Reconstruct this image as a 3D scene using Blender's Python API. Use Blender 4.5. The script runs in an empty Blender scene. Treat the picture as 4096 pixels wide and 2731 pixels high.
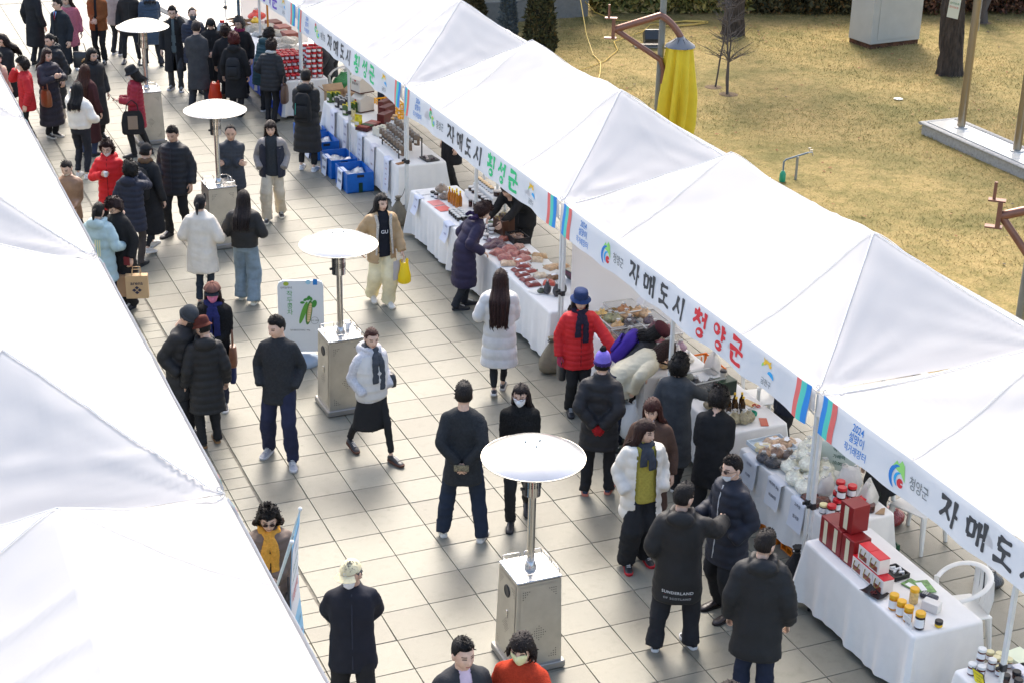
import bpy, math, random
import numpy as np
from mathutils import Matrix, Vector
R = math.radians
rnd = random.Random(7)
nrs = np.random.RandomState(11)
SC = bpy.context.scene
COL = SC.collection

# ---------------------------------------------------------------- camera
CAMPOS = np.array([-4.342, -14.658, 8.894])
PITCH, YAW, ROLL, FPX = R(23.407), R(23.280), R(1.305), 1666.23
_f = np.array([math.sin(YAW)*math.cos(PITCH), math.cos(YAW)*math.cos(PITCH), -math.sin(PITCH)])
_r = np.array([math.cos(YAW), -math.sin(YAW), 0.0])
_u = np.cross(_r, _f)
_r2 = math.cos(ROLL)*_r + math.sin(ROLL)*_u
_u2 = -math.sin(ROLL)*_r + math.cos(ROLL)*_u
cam = bpy.data.cameras.new('camera')
cam.sensor_width = 36.0
cam.lens = FPX/1024*36.0
cam.clip_end = 500
camo = bpy.data.objects.new('camera', cam)
COL.objects.link(camo)
camo.matrix_world = Matrix(((_r2[0], _u2[0], -_f[0], CAMPOS[0]), (_r2[1], _u2[1], -_f[1], CAMPOS[1]),
                            (_r2[2], _u2[2], -_f[2], CAMPOS[2]), (0, 0, 0, 1)))
SC.camera = camo

# ---------------------------------------------------------------- sky, sun, exposure
SUN_EL, SUN_AZ = R(45), R(21)          # azimuth from +Y towards +X: the sun stands ahead of the camera
w = bpy.data.worlds.new('World'); SC.world = w; w.use_nodes = True
nt = w.node_tree
sky = nt.nodes.new('ShaderNodeTexSky'); sky.sky_type = 'NISHITA'; sky.sun_disc = False
sky.sun_elevation = SUN_EL; sky.sun_rotation = SUN_AZ
sky.dust_density = 4.0; sky.air_density = 1.0; sky.ozone_density = 0.4
nt.links.new(sky.outputs[0], nt.nodes['Background'].inputs[0])
nt.nodes['Background'].inputs[1].default_value = 0.15
sl = bpy.data.lights.new('sun', 'SUN'); sl.energy = 1.15; sl.angle = R(16); sl.color = (1.0, 0.95, 0.87)
so = bpy.data.objects.new('sun', sl); COL.objects.link(so)
_sd = Vector((math.sin(SUN_AZ)*math.cos(SUN_EL), math.cos(SUN_AZ)*math.cos(SUN_EL), math.sin(SUN_EL)))
so.rotation_euler = _sd.to_track_quat('Z', 'Y').to_euler()
vs = SC.view_settings
vs.view_transform = 'Standard'; vs.look = 'None'; vs.exposure = 1.62; vs.gamma = 1.0; vs.use_curve_mapping = False
SC.cycles.use_denoising = True
SC.cycles.max_bounces = 8; SC.cycles.transparent_max_bounces = 8

# ---------------------------------------------------------------- materials
MATS = {}
def mat(key, col, rough=0.6, metal=0.0, spec=0.5, var=0.0, vscale=6.0, bump=0.0, bscale=40.0, stretch=None,
        trans=0.0, alpha=1.0, col2=None, island=0.0, objrand=0.0, emit=None, sheen=0.0, coat=0.0, wave=None, transl=0.0, ior=None):
    """a procedural principled material: colour with noise variation, fine relief, optional per-piece tint"""
    if key in MATS: return MATS[key]
    m = bpy.data.materials.new(key); m.use_nodes = True; MATS[key] = m
    t = m.node_tree; N = t.nodes; L = t.links
    b = N['Principled BSDF']
    b.inputs['Roughness'].default_value = rough; b.inputs['Metallic'].default_value = metal
    b.inputs['Specular IOR Level'].default_value = spec
    b.inputs['Alpha'].default_value = alpha
    b.inputs['Transmission Weight'].default_value = trans
    if ior: b.inputs['IOR'].default_value = ior
    b.inputs['Sheen Weight'].default_value = sheen
    b.inputs['Coat Weight'].default_value = coat
    c4 = (*col, 1)
    b.inputs['Base Color'].default_value = c4
    tc = N.new('ShaderNodeTexCoord'); mp = N.new('ShaderNodeMapping')
    L.new(tc.outputs['Object'], mp.inputs[0])
    if stretch: mp.inputs['Scale'].default_value = stretch
    last = None
    if var > 0 or col2:
        nz = N.new('ShaderNodeTexNoise'); nz.inputs['Scale'].default_value = vscale; nz.inputs['Detail'].default_value = 6
        nz.inputs['Roughness'].default_value = 0.6
        L.new(mp.outputs[0], nz.inputs['Vector'])
        rp = N.new('ShaderNodeValToRGB'); rp.color_ramp.elements[0].position = 0.32; rp.color_ramp.elements[1].position = 0.68
        c2 = col2 if col2 else tuple(max(0, c*(1-var)) for c in col)
        c1 = col if col2 else tuple(min(1, c*(1+var)) for c in col)
        rp.color_ramp.elements[0].color = (*c2, 1); rp.color_ramp.elements[1].color = (*c1, 1)
        L.new(nz.outputs[0], rp.inputs[0]); last = rp.outputs[0]
    if island > 0 or objrand > 0:
        hv = N.new('ShaderNodeHueSaturation')
        if last: L.new(last, hv.inputs['Color'])
        else: hv.inputs['Color'].default_value = c4
        mr = N.new('ShaderNodeMapRange')
        if island > 0:
            g = N.new('ShaderNodeNewGeometry'); L.new(g.outputs['Random Per Island'], mr.inputs[0]); a = island
        else:
            g = N.new('ShaderNodeObjectInfo'); L.new(g.outputs['Random'], mr.inputs[0]); a = objrand
        mr.inputs[3].default_value = 1-a; mr.inputs[4].default_value = 1+a
        L.new(mr.outputs[0], hv.inputs['Value']); last = hv.outputs[0]
    if last: L.new(last, b.inputs['Base Color'])
    if bump > 0:
        n2 = N.new('ShaderNodeTexNoise'); n2.inputs['Scale'].default_value = bscale; n2.inputs['Detail'].default_value = 4
        L.new(mp.outputs[0], n2.inputs['Vector'])
        bp = N.new('ShaderNodeBump'); bp.inputs['Strength'].default_value = min(1, bump); bp.inputs['Distance'].default_value = 0.02
        L.new(n2.outputs[0], bp.inputs['Height']); L.new(bp.outputs[0], b.inputs['Normal'])
    if wave:
        sc, axis, cc = wave
        wv = N.new('ShaderNodeTexWave'); wv.bands_direction = axis; wv.inputs['Scale'].default_value = sc
        wv.inputs['Distortion'].default_value = 0.4
        L.new(mp.outputs[0], wv.inputs['Vector'])
        mx = N.new('ShaderNodeMix'); mx.data_type = 'RGBA'
        L.new(wv.outputs[1], mx.inputs[0])
        if last: L.new(last, mx.inputs[6])
        else: mx.inputs[6].default_value = c4
        mx.inputs[7].default_value = (*cc, 1); L.new(mx.outputs[2], b.inputs['Base Color'])
    if emit:
        b.inputs['Emission Color'].default_value = (*emit[0], 1); b.inputs['Emission Strength'].default_value = emit[1]
    if transl > 0:
        tr = N.new('ShaderNodeBsdfTranslucent'); tr.inputs[0].default_value = c4
        ms = N.new('ShaderNodeMixShader'); ms.inputs[0].default_value = transl
        L.new(b.outputs[0], ms.inputs[1]); L.new(tr.outputs[0], ms.inputs[2])
        L.new(ms.outputs[0], N['Material Output'].inputs[0])
    return m
def hexc(h):
    v = [int(h[i:i+2], 16)/255 for i in (0, 2, 4)]
    return tuple(c/12.92 if c <= .04045 else ((c+.055)/1.055)**2.4 for c in v)
def paint(h, rough=0.6, **k):
    return mat('paint_%s_%s' % (h, '_'.join([str(rough)]+[str(a) for a in k.values()])), hexc(h), rough, **k)

# ---------------------------------------------------------------- mesh builder
class MB:
    def __init__(s): s.v = []; s.f = []; s.m = []; s.n = 0
    def add(s, v, f, mi=0):
        o = s.n
        s.v.append(np.asarray(v, float).reshape(-1, 3)); s.n += len(s.v[-1])
        s.f += [tuple(i+o for i in q) for q in f]
        s.m += (list(mi) if hasattr(mi, '__len__') else [mi]*len(f))
        return s
    def verts(s): return np.concatenate(s.v) if s.v else np.zeros((0, 3))
    def xf(s, M):
        M = np.array(M); s.v = [q@M[:3, :3].T+M[:3, 3] for q in s.v]; return s
    def merge(s, o, M=None, mi=None):
        v = o.verts()
        if M is not None: M = np.array(M); v = v@M[:3, :3].T+M[:3, 3]
        return s.add(v, o.f, o.m if mi is None else mi)
    def box(s, c, d, mi=0, rz=0, bev=0.0, M=None):
        x, y, z = [q/2 for q in d]
        if bev > 0:
            b = min(bev, x*.9, y*.9, z*.9); L = []
            for zz, i in ((-z, b), (-z+b, 0), (z-b, 0), (z, b)):
                X, Y = x-i, y-i
                L.append([(X-b, -Y, zz), (X, -Y+b, zz), (X, Y-b, zz), (X-b, Y, zz), (-X+b, Y, zz), (-X, Y-b, zz), (-X, -Y+b, zz), (-X+b, -Y, zz)])
            v = np.array(L).reshape(-1, 3); f = []
            for a in range(3):
                for k in range(8): f.append((a*8+k, a*8+(k+1) % 8, (a+1)*8+(k+1) % 8, (a+1)*8+k))
            f += [tuple(range(7, -1, -1)), tuple(range(24, 32))]
        else:
            v = np.array([(a, b_, e) for e in (-z, z) for a, b_ in ((-x, -y), (x, -y), (x, y), (-x, y))])
            f = [(3, 2, 1, 0), (4, 5, 6, 7), (0, 1, 5, 4), (1, 2, 6, 5), (2, 3, 7, 6), (3, 0, 4, 7)]
        if M is not None: v = v@np.array(M)[:3, :3].T
        if rz: ca, sa = math.cos(rz), math.sin(rz); v = v@np.array([[ca, sa, 0], [-sa, ca, 0], [0, 0, 1]])
        return s.add(v+np.array(c), f, mi)
    def loft(s, rings, cap=True, mi=0, closed=True):
        rings = np.asarray(rings, float); n, k = rings.shape[:2]; f = []
        kk = k if closed else k-1
        for a in range(n-1):
            for b in range(kk):
                c = (b+1) % k
                f.append((a*k+b, a*k+c, (a+1)*k+c, (a+1)*k+b))
        if cap and closed: f += [tuple(range(k-1, -1, -1)), tuple(range((n-1)*k, n*k))]
        return s.add(rings.reshape(-1, 3), f, mi)
    def tube(s, pts, rad, k=8, mi=0, cap=True, ref=None, ry=None):
        pts = np.asarray(pts, float); n = len(pts)
        rad = np.full(n, rad) if np.isscalar(rad) else np.asarray(rad, float)
        ryy = rad if ry is None else (np.full(n, ry) if np.isscalar(ry) else np.asarray(ry, float))
        t = np.gradient(pts, axis=0) if n > 2 else np.repeat(pts[1:]-pts[:1], 2, 0)
        t /= np.linalg.norm(t, axis=1)[:, None]+1e-12
        if ref is None: ref = np.array([1., 0, 0]) if abs(t[0][0]) < .8 else np.array([0, 1., 0])
        a = np.asarray(ref, float); R_ = []
        th = np.arange(k)*2*math.pi/k
        for i in range(n):
            a = a-t[i]*(a@t[i]); a = a/(np.linalg.norm(a)+1e-12); b = np.cross(t[i], a)
            R_.append(pts[i]+rad[i]*np.cos(th)[:, None]*a+ryy[i]*np.sin(th)[:, None]*b)
        return s.loft(R_, cap, mi)
    def lathe(s, prof, k=16, mi=0, c=(0, 0, 0), cap=True):
        th = np.arange(k)*2*math.pi/k
        R_ = [np.stack([r*np.cos(th), r*np.sin(th), np.full(k, z)], 1)+np.array(c) for r, z in prof]
        return s.loft(R_, cap, mi)
    def ball(s, c, r, k=10, n=7, mi=0):
        r = np.array([r]*3 if np.isscalar(r) else r, float); R_ = []
        th = np.arange(k)*2*math.pi/k
        for i in range(n):
            p = -math.pi/2+math.pi*(i+.04)/(n-1+.08)
            R_.append(np.stack([np.cos(th)*math.cos(p), np.sin(th)*math.cos(p), np.full(k, math.sin(p))], 1)*r+np.array(c))
        return s.loft(R_, True, mi)
    def grid(s, P, mi=0):
        P = np.asarray(P, float); a, b = P.shape[:2]
        f = [(i*b+j, i*b+j+1, (i+1)*b+j+1, (i+1)*b+j) for i in range(a-1) for j in range(b-1)]
        return s.add(P.reshape(-1, 3), f, mi)
    def mesh(s, name, mats, smooth=None):
        me = bpy.data.meshes.new(name)
        me.from_pydata(s.verts().tolist(), [], s.f)
        for m in (mats if isinstance(mats, (list, tuple)) else [mats]): me.materials.append(m)
        if any(s.m): me.polygons.foreach_set('material_index', s.m)
        if smooth is not None:
            me.polygons.foreach_set('use_smooth', [True]*len(s.f))
            if smooth < 180: me.set_sharp_from_angle(angle=R(smooth))
        me.update(); return me
    def obj(s, name, mats, parent=None, smooth=None):
        return link(name, s.mesh(name, mats, smooth), parent)
def link(name, data, parent=None):
    o = bpy.data.objects.new(name, data); COL.objects.link(o)
    if parent is not None: o.parent = parent
    return o
def tag(o, label=None, cat=None, group=None, kind=None):
    if label: o['label'] = label
    if cat: o['category'] = cat
    if group: o['group'] = group
    if kind: o['kind'] = kind
    return o
def thing(name, label, cat, loc=(0, 0, 0), rz=0.0, group=None, scale=None):
    o = link(name, None); o.empty_display_size = 0.2
    o.location = loc; o.rotation_euler = (0, 0, rz)
    if scale: o.scale = (scale,)*3
    return tag(o, label, cat, group)
def dup(root, loc, rz=None, label=None, rot=None):
    """a copy of a thing with copies of its parts and sub-parts"""
    r = root.copy(); COL.objects.link(r); r.location = loc
    if rz is not None: r.rotation_euler = (0, 0, rz)
    if rot is not None: r.rotation_euler = rot
    if label: r['label'] = label
    for ch in list(root.children):
        c = ch.copy(); COL.objects.link(c); c.parent = r
        for g in list(ch.children):
            d = g.copy(); COL.objects.link(d); d.parent = c
    return r
def fnoise(P, seed, scale, octv=3):
    """cheap smooth pseudo noise in [-1,1], vectorised"""
    rs = np.random.RandomState(seed); P = np.asarray(P, float); out = np.zeros(P.shape[:-1]); amp = 1.0; tot = 0
    for o in range(octv):
        for _ in range(4):
            d = rs.normal(size=P.shape[-1]); d *= scale*(1.9**o)/np.linalg.norm(d)
            out += amp*np.sin(P@d+rs.uniform(0, 6.28)); tot += amp
        amp *= .55
    return out/tot*1.8
# ---- print: text as flat lettering, made with the built-in font
TXT = {}
def text_mb(body, size=1.0, bold=0.0, align='CENTER', mi=0, sx=1.0, shear=0.0, space=1.0):
    key = (body, bold, align, space)
    if key not in TXT:
        c = bpy.data.curves.new('t', 'FONT'); c.body = body; c.align_x = align; c.align_y = 'CENTER'; c.offset = bold
        c.space_character = space; c.resolution_u = 3
        o = bpy.data.objects.new('t', c); me = bpy.data.meshes.new_from_object(o)
        v = np.zeros(len(me.vertices)*3); me.vertices.foreach_get('co', v)
        TXT[key] = (v.reshape(-1, 3), [tuple(q.vertices) for q in me.polygons])
        bpy.data.objects.remove(o); bpy.data.curves.remove(c); bpy.data.meshes.remove(me)
    v, f = TXT[key]; v = v*size; v = v*np.array([sx, 1, 1]); v[:, 0] += shear*v[:, 1]
    return MB().add(v, f, mi)
# ================================================================= SETTING: ground, paving, lawn
def pxof(X):
    d = np.asarray(X, float)-CAMPOS; z = d@_f
    return 512+FPX*(d@_r2)/z, 341-FPX*(d@_u2)/z, z
def stone(key, src, base, dark, rough):
    m = bpy.data.materials.new(key); m.use_nodes = True; t = m.node_tree; N = t.nodes; L = t.links; b = N['Principled BSDF']; b.inputs['Specular IOR Level'].default_value = .28
    g = N.new('ShaderNodeNewGeometry')
    n1 = N.new('ShaderNodeTexNoise'); n1.inputs['Scale'].default_value = .85; n1.inputs['Detail'].default_value = 5
    n2 = N.new('ShaderNodeTexNoise'); n2.inputs['Scale'].default_value = 170; n2.inputs['Detail'].default_value = 2
    n3 = N.new('ShaderNodeTexNoise'); n3.inputs['Scale'].default_value = 7; n3.inputs['Detail'].default_value = 7; n3.inputs['Roughness'].default_value = .7
    for n in (n1, n2, n3): L.new(g.outputs['Position'], n.inputs['Vector'])
    r1 = N.new('ShaderNodeValToRGB'); r1.color_ramp.elements[0].position = .36; r1.color_ramp.elements[1].position = .62
    r1.color_ramp.elements[0].color = (*dark, 1); r1.color_ramp.elements[1].color = (*base, 1)
    L.new(n1.outputs[0], r1.inputs[0])
    mx = N.new('ShaderNodeMix'); mx.data_type = 'RGBA'; mx.blend_type = 'MULTIPLY'; mx.inputs[0].default_value = 1
    r2 = N.new('ShaderNodeValToRGB'); r2.color_ramp.elements[0].position = .30; r2.color_ramp.elements[1].position = .60
    r2.color_ramp.elements[0].color = (.74, .74, .74, 1); r2.color_ramp.elements[1].color = (1.05, 1.05, 1.05, 1)
    L.new(n2.outputs[0], r2.inputs[0]); L.new(r1.outputs[0], mx.inputs[6]); L.new(r2.outputs[0], mx.inputs[7])
    m2 = N.new('ShaderNodeMix'); m2.data_type = 'RGBA'; m2.blend_type = 'MULTIPLY'; m2.inputs[0].default_value = 1
    r3 = N.new('ShaderNodeValToRGB'); r3.color_ramp.elements[0].position = .27; r3.color_ramp.elements[1].position = .5
    r3.color_ramp.elements[0].color = (.80, .79, .76, 1); r3.color_ramp.elements[1].color = (1, 1, 1, 1)
    L.new(n3.outputs[0], r3.inputs[0]); L.new(mx.outputs[2], m2.inputs[6]); L.new(r3.outputs[0], m2.inputs[7])
    hv = N.new('ShaderNodeHueSaturation'); mr = N.new('ShaderNodeMapRange'); mr.inputs[3].default_value = .84; mr.inputs[4].default_value = 1.10
    if src == 'obj': oi = N.new('ShaderNodeObjectInfo'); L.new(oi.outputs['Random'], mr.inputs[0])
    else: L.new(g.outputs['Random Per Island'], mr.inputs[0])
    vo = N.new('ShaderNodeTexVoronoi'); vo.inputs['Scale'].default_value = 2.6; L.new(g.outputs['Position'], vo.inputs['Vector'])
    r4 = N.new('ShaderNodeValToRGB'); r4.color_ramp.elements[0].position = .035; r4.color_ramp.elements[1].position = .075
    r4.color_ramp.elements[0].color = (.70, .68, .64, 1); r4.color_ramp.elements[1].color = (1, 1, 1, 1); L.new(vo.outputs['Distance'], r4.inputs[0])
    m4 = N.new('ShaderNodeMix'); m4.data_type = 'RGBA'; m4.blend_type = 'MULTIPLY'; m4.inputs[0].default_value = .7; L.new(m2.outputs[2], m4.inputs[6]); L.new(r4.outputs[0], m4.inputs[7])
    L.new(mr.outputs[0], hv.inputs['Value']); L.new(m4.outputs[2], hv.inputs['Color']); L.new(hv.outputs[0], b.inputs['Base Color'])
    rr = N.new('ShaderNodeMapRange'); rr.inputs[1].default_value = .3; rr.inputs[2].default_value = .7; rr.inputs[3].default_value = rough-.03; rr.inputs[4].default_value = rough+.05
    L.new(n3.outputs[0], rr.inputs[0]); L.new(rr.outputs[0], b.inputs['Roughness'])
    bp = N.new('ShaderNodeBump'); bp.inputs['Strength'].default_value = .25; bp.inputs['Distance'].default_value = .004
    L.new(n2.outputs[0], bp.inputs['Height']); L.new(bp.outputs[0], b.inputs['Normal'])
    return m
TILE_B, TILE_D = (.246, .236, .186), (.226, .217, .173)
m_tile = stone('granite_tile', 'obj', TILE_B, TILE_D, .50)
m_tile2 = stone('granite_tiles_far', 'isl', TILE_B, TILE_D, .50)
m_joint = mat('joint', (.155, .145, .118), .95, var=.3, vscale=9)
gr = MB().grid([[(-200, -120, -.06), (8.4, -120, -.06), (260, -120, -.06)], [(-200, 400, -.06), (8.4, 400, -.06), (260, 400, -.06)]]).obj('ground', mat('far_ground', (.36, .34, .29), .8, var=.12, vscale=.3))
tag(gr, kind='structure')
plaza = MB().grid([[(-12, -12, -.014), (8.3, -12, -.014)], [(-12, 60, -.014), (8.3, 60, -.014)]]).obj('plaza', m_joint)
tag(plaza, kind='structure')
TX, TY = .5, .495
def tile_mb(w, d, seed):
    rs = np.random.RandomState(seed); x, y, t, b = w/2-.0028, d/2-.0028, .013, .003
    def ring(i, z, j=0): return [(-x+i, -y+i, z), (x-i, -y+i, z), (x-i, y-i, z), (-x+i, y-i, z)]
    lo = np.array(ring(0, -t)); mid = np.array(ring(0, -b)); tp = np.array(ring(b, 0))
    for q in range(4):
        c = rs.uniform(0, .007) if rs.rand() < .35 else 0
        mid[q, :2] *= 1-c/x; tp[q, :2] *= 1-c/x
    m = MB(); f = [(k, (k+1) % 4, 4+(k+1) % 4, 4+k) for k in range(4)]+[(4+k, 4+(k+1) % 4, 8+(k+1) % 4, 8+k) for k in range(4)]+[(8, 9, 10, 11)]
    return m.add(np.concatenate([lo, mid, tp]), f)
cand = []
for i in range(-1, 16):
    for j in range(-24, 64):
        c = np.array([(i+.5)*TX, (j+.5)*TY, 0]); u, v, z = pxof(c); cand.append((z, i, j, -20 < u < 1044 and -20 < v < 702 and c[0] < 5.2))
near = sorted([q for q in cand if q[3]])[:300]
nearset = {(q[1], q[2]) for q in near}
tms = [tile_mb(TX, TY, s).mesh('tile', m_tile) for s in range(6)]
for z, i, j, _ in near:
    o = link('tile', tms[(i*7+j*3) % 6], plaza); o.location = ((i+.5)*TX, (j+.5)*TY, 0)
far = MB(); tmb = [tile_mb(TX, TY, s) for s in range(6)]
for z, i, j, _ in cand:
    if (i, j) in nearset: continue
    far.add(tmb[(i*7+j*3) % 6].verts()+np.array([(i+.5)*TX, (j+.5)*TY, 0]), tmb[0].f)
sm = tile_mb(.252, .2475, 3)
for i in range(10):
    for j in range(-48, 110):
        far.add(sm.verts()+np.array([-.522-.126-i*.252, (j+.5)*.2475, 0]), sm.f)
big = tile_mb(.9, .9, 2)
for i in range(-12, 10):
    for j in range(0, 12):
        if 31.7+j*.9 < 60: far.add(big.verts()+np.array([i*.9, 31.9+j*.9, .0]), big.f)
tag(far.obj('tile_field', m_tile2, plaza), kind='stuff')
# dark seam at the edge of the wide paving and a drain slot across the far end
dr = MB(); dr.box((-1.0, 27.6, .002), (9.0, .05, .008)); dr.obj('drain_slot', mat('drain', (.16, .15, .13), .6), plaza)
kb = MB()
kb.tube([(3.30, 28.2, .03), (3.50, 26.2, .03), (3.62, 25.4, .03), (3.85, 24.4, .03), (4.1, 22.9, .03), (4.3, 21.6, .03)], .07, 4)
tag(kb.obj('kerb', mat('kerb', (.21, .20, .18), .8, var=.15, vscale=12)), kind='structure')
apr = MB().grid([[(3.6, 20.9, .012), (8.2, 20.9, .012)], [(3.35, 30.0, .012), (8.2, 30.0, .012)]]).obj('apron', mat('apron', (.50, .455, .385), .5, var=.06, vscale=2)); tag(apr, kind='structure')
yl = MB()
for yy in (25.3, 25.7, 26.1): yl.box((5.6, yy, .018), (3.6, .035, .004), rz=-.16)
tag(yl.obj('yellow_lines', mat('yellow_line', (.75, .5, .22), .8), apr))
# ---- lawn
def lawn_mat(key):
    m = bpy.data.materials.new(key); m.use_nodes = True; t = m.node_tree; N = t.nodes; L = t.links; b = N['Principled BSDF']
    g = N.new('ShaderNodeNewGeometry'); b.inputs['Roughness'].default_value = .95; b.inputs['Specular IOR Level'].default_value = .1
    n1 = N.new('ShaderNodeTexNoise'); n1.inputs['Scale'].default_value = .55; n1.inputs['Detail'].default_value = 6; n1.inputs['Roughness'].default_value = .65
    n2 = N.new('ShaderNodeTexNoise'); n2.inputs['Scale'].default_value = 26; n2.inputs['Detail'].default_value = 5
    n3 = N.new('ShaderNodeTexNoise'); n3.inputs['Scale'].default_value = 5; n3.inputs['Detail'].default_value = 6; n3.inputs['Roughness'].default_value = .7
    for n in (n1, n2, n3): L.new(g.outputs['Position'], n.inputs['Vector'])
    r1 = N.new('ShaderNodeValToRGB'); e = r1.color_ramp.elements; e[0].position = .34; e[1].position = .62
    e[0].color = (.158, .142, .060, 1); e[1].color = (.312, .240, .112, 1)
    L.new(n1.outputs[0], r1.inputs[0])
    r3 = N.new('ShaderNodeValToRGB'); e = r3.color_ramp.elements; e[0].position = .28; e[1].position = .55
    e[0].color = (.62, .68, .52, 1); e[1].color = (1.08, 1.05, 1.0, 1); L.new(n3.outputs[0], r3.inputs[0])
    r2 = N.new('ShaderNodeValToRGB'); e = r2.color_ramp.elements; e[0].position = .25; e[1].position = .7
    e[0].color = (.68, .66, .60, 1); e[1].color = (1.2, 1.18, 1.12, 1); L.new(n2.outputs[0], r2.inputs[0])
    a = N.new('ShaderNodeMix'); a.data_type = 'RGBA'; a.blend_type = 'MULTIPLY'; a.inputs[0].default_value = 1
    L.new(r1.outputs[0], a.inputs[6]); L.new(r3.outputs[0], a.inputs[7])
    c = N.new('ShaderNodeMix'); c.data_type = 'RGBA'; c.blend_type = 'MULTIPLY'; c.inputs[0].default_value = 1
    L.new(a.outputs[2], c.inputs[6]); L.new(r2.outputs[0], c.inputs[7]); 
    hv = N.new('ShaderNodeHueSaturation'); mr = N.new('ShaderNodeMapRange'); mr.inputs[3].default_value = 1.0; mr.inputs[4].default_value = 1.9
    L.new(g.outputs['Random Per Island'], mr.inputs[0]); L.new(mr.outputs[0], hv.inputs['Value']); L.new(c.outputs[2], hv.inputs['Color'])
    L.new((hv if key == 'grass_blades' else c).outputs[0 if key == 'grass_blades' else 2], b.inputs['Base Color'])
    return m
LX = np.concatenate([np.arange(8.4, 27, .5), np.arange(27, 90, 6)]); LY = np.concatenate([np.arange(-60, -6, 6), np.arange(-6, 24, .5), np.arange(24, 120, 8)])
P = np.array([[(x_, y_, .035+.02*math.sin(x_*.7+y_*.3)*math.sin(y_*.5)) for x_ in LX] for y_ in LY])
lawn = MB().grid(P).obj('lawn', lawn_mat('lawn'), None, 180); tag(lawn, kind='structure')
ke = MB().box((8.34, 6, .02), (.12, 56, .10), 0, 0, .01).obj('lawn_kerb', mat('granite_kerb', (.36, .35, .32), .7, var=.12, vscale=20)); tag(ke, kind='structure')
# dry grass blades: short triangles spread over the part of the lawn that shows
NB = 180000
gx = nrs.uniform(8.6, 26, NB); gy = nrs.uniform(-2, 22, NB)
dd = np.stack([gx, gy, np.zeros(NB)], 1)-CAMPOS; zz = dd@_f; u = 512+FPX*(dd@_r2)/zz; v = 341-FPX*(dd@_u2)/zz
ok = (u > 520) & (u < 1060) & (v > -20) & (v < 330); gx, gy = gx[ok], gy[ok]; n = len(gx)
ang = nrs.uniform(0, 6.28, n); hgt_ = nrs.uniform(.010, .035, n); tilt = nrs.uniform(1.0, 3.0, n)*hgt_; wd = nrs.uniform(.003, .007, n)
base = np.stack([gx, gy, np.full(n, .03)], 1); dx = np.stack([np.cos(ang), np.sin(ang), np.zeros(n)], 1)
ta = nrs.uniform(0, 6.28, n); tip = base+np.stack([np.cos(ta)*tilt, np.sin(ta)*tilt, hgt_+.02], 1)
V = np.stack([base-dx*wd[:, None], base+dx*wd[:, None], tip], 1).reshape(-1, 3)
me = bpy.data.meshes.new('dry_grass'); me.vertices.add(len(V)); me.vertices.foreach_set('co', V.ravel())
me.loops.add(3*n); me.loops.foreach_set('vertex_index', np.arange(3*n)); me.polygons.add(n); me.polygons.foreach_set('loop_start', np.arange(n)*3)
me.update(calc_edges=True); me.materials.append(lawn_mat('grass_blades'))
tag(link('dry_grass', me), 'short dry winter grass covering the lawn', 'grass', kind='stuff')
# fallen leaves
lf = MB()
for _ in range(620):
    x_, y_ = rnd.uniform(9, 25), rnd.uniform(2, 21.5)
    if rnd.random() < .4: y_ = rnd.uniform(18, 21.5); x_ = rnd.uniform(14, 25)
    s = rnd.uniform(.02, .045); a = rnd.uniform(0, 6.28)
    pts = [(s*math.cos(a+t)*q, s*math.sin(a+t)*q, .062+rnd.uniform(0, .02)) for t, q in ((0, 1.2), (1.2, .6), (2.3, .9), (3.6, 1), (4.9, .6))]
    lf.add(np.array(pts)+np.array([x_, y_, 0]), [(0, 1, 2, 3, 4)], rnd.choice((0, 0, 1, 2)))
tag(lf.obj('fallen_leaves', [mat('leaf_a', (.22, .085, .03), .9), mat('leaf_b', (.30, .17, .07), .9), mat('leaf_c', (.05, .035, .025), .9)]), 'brown fallen leaves scattered over the lawn', 'leaves', kind='stuff')
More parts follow.
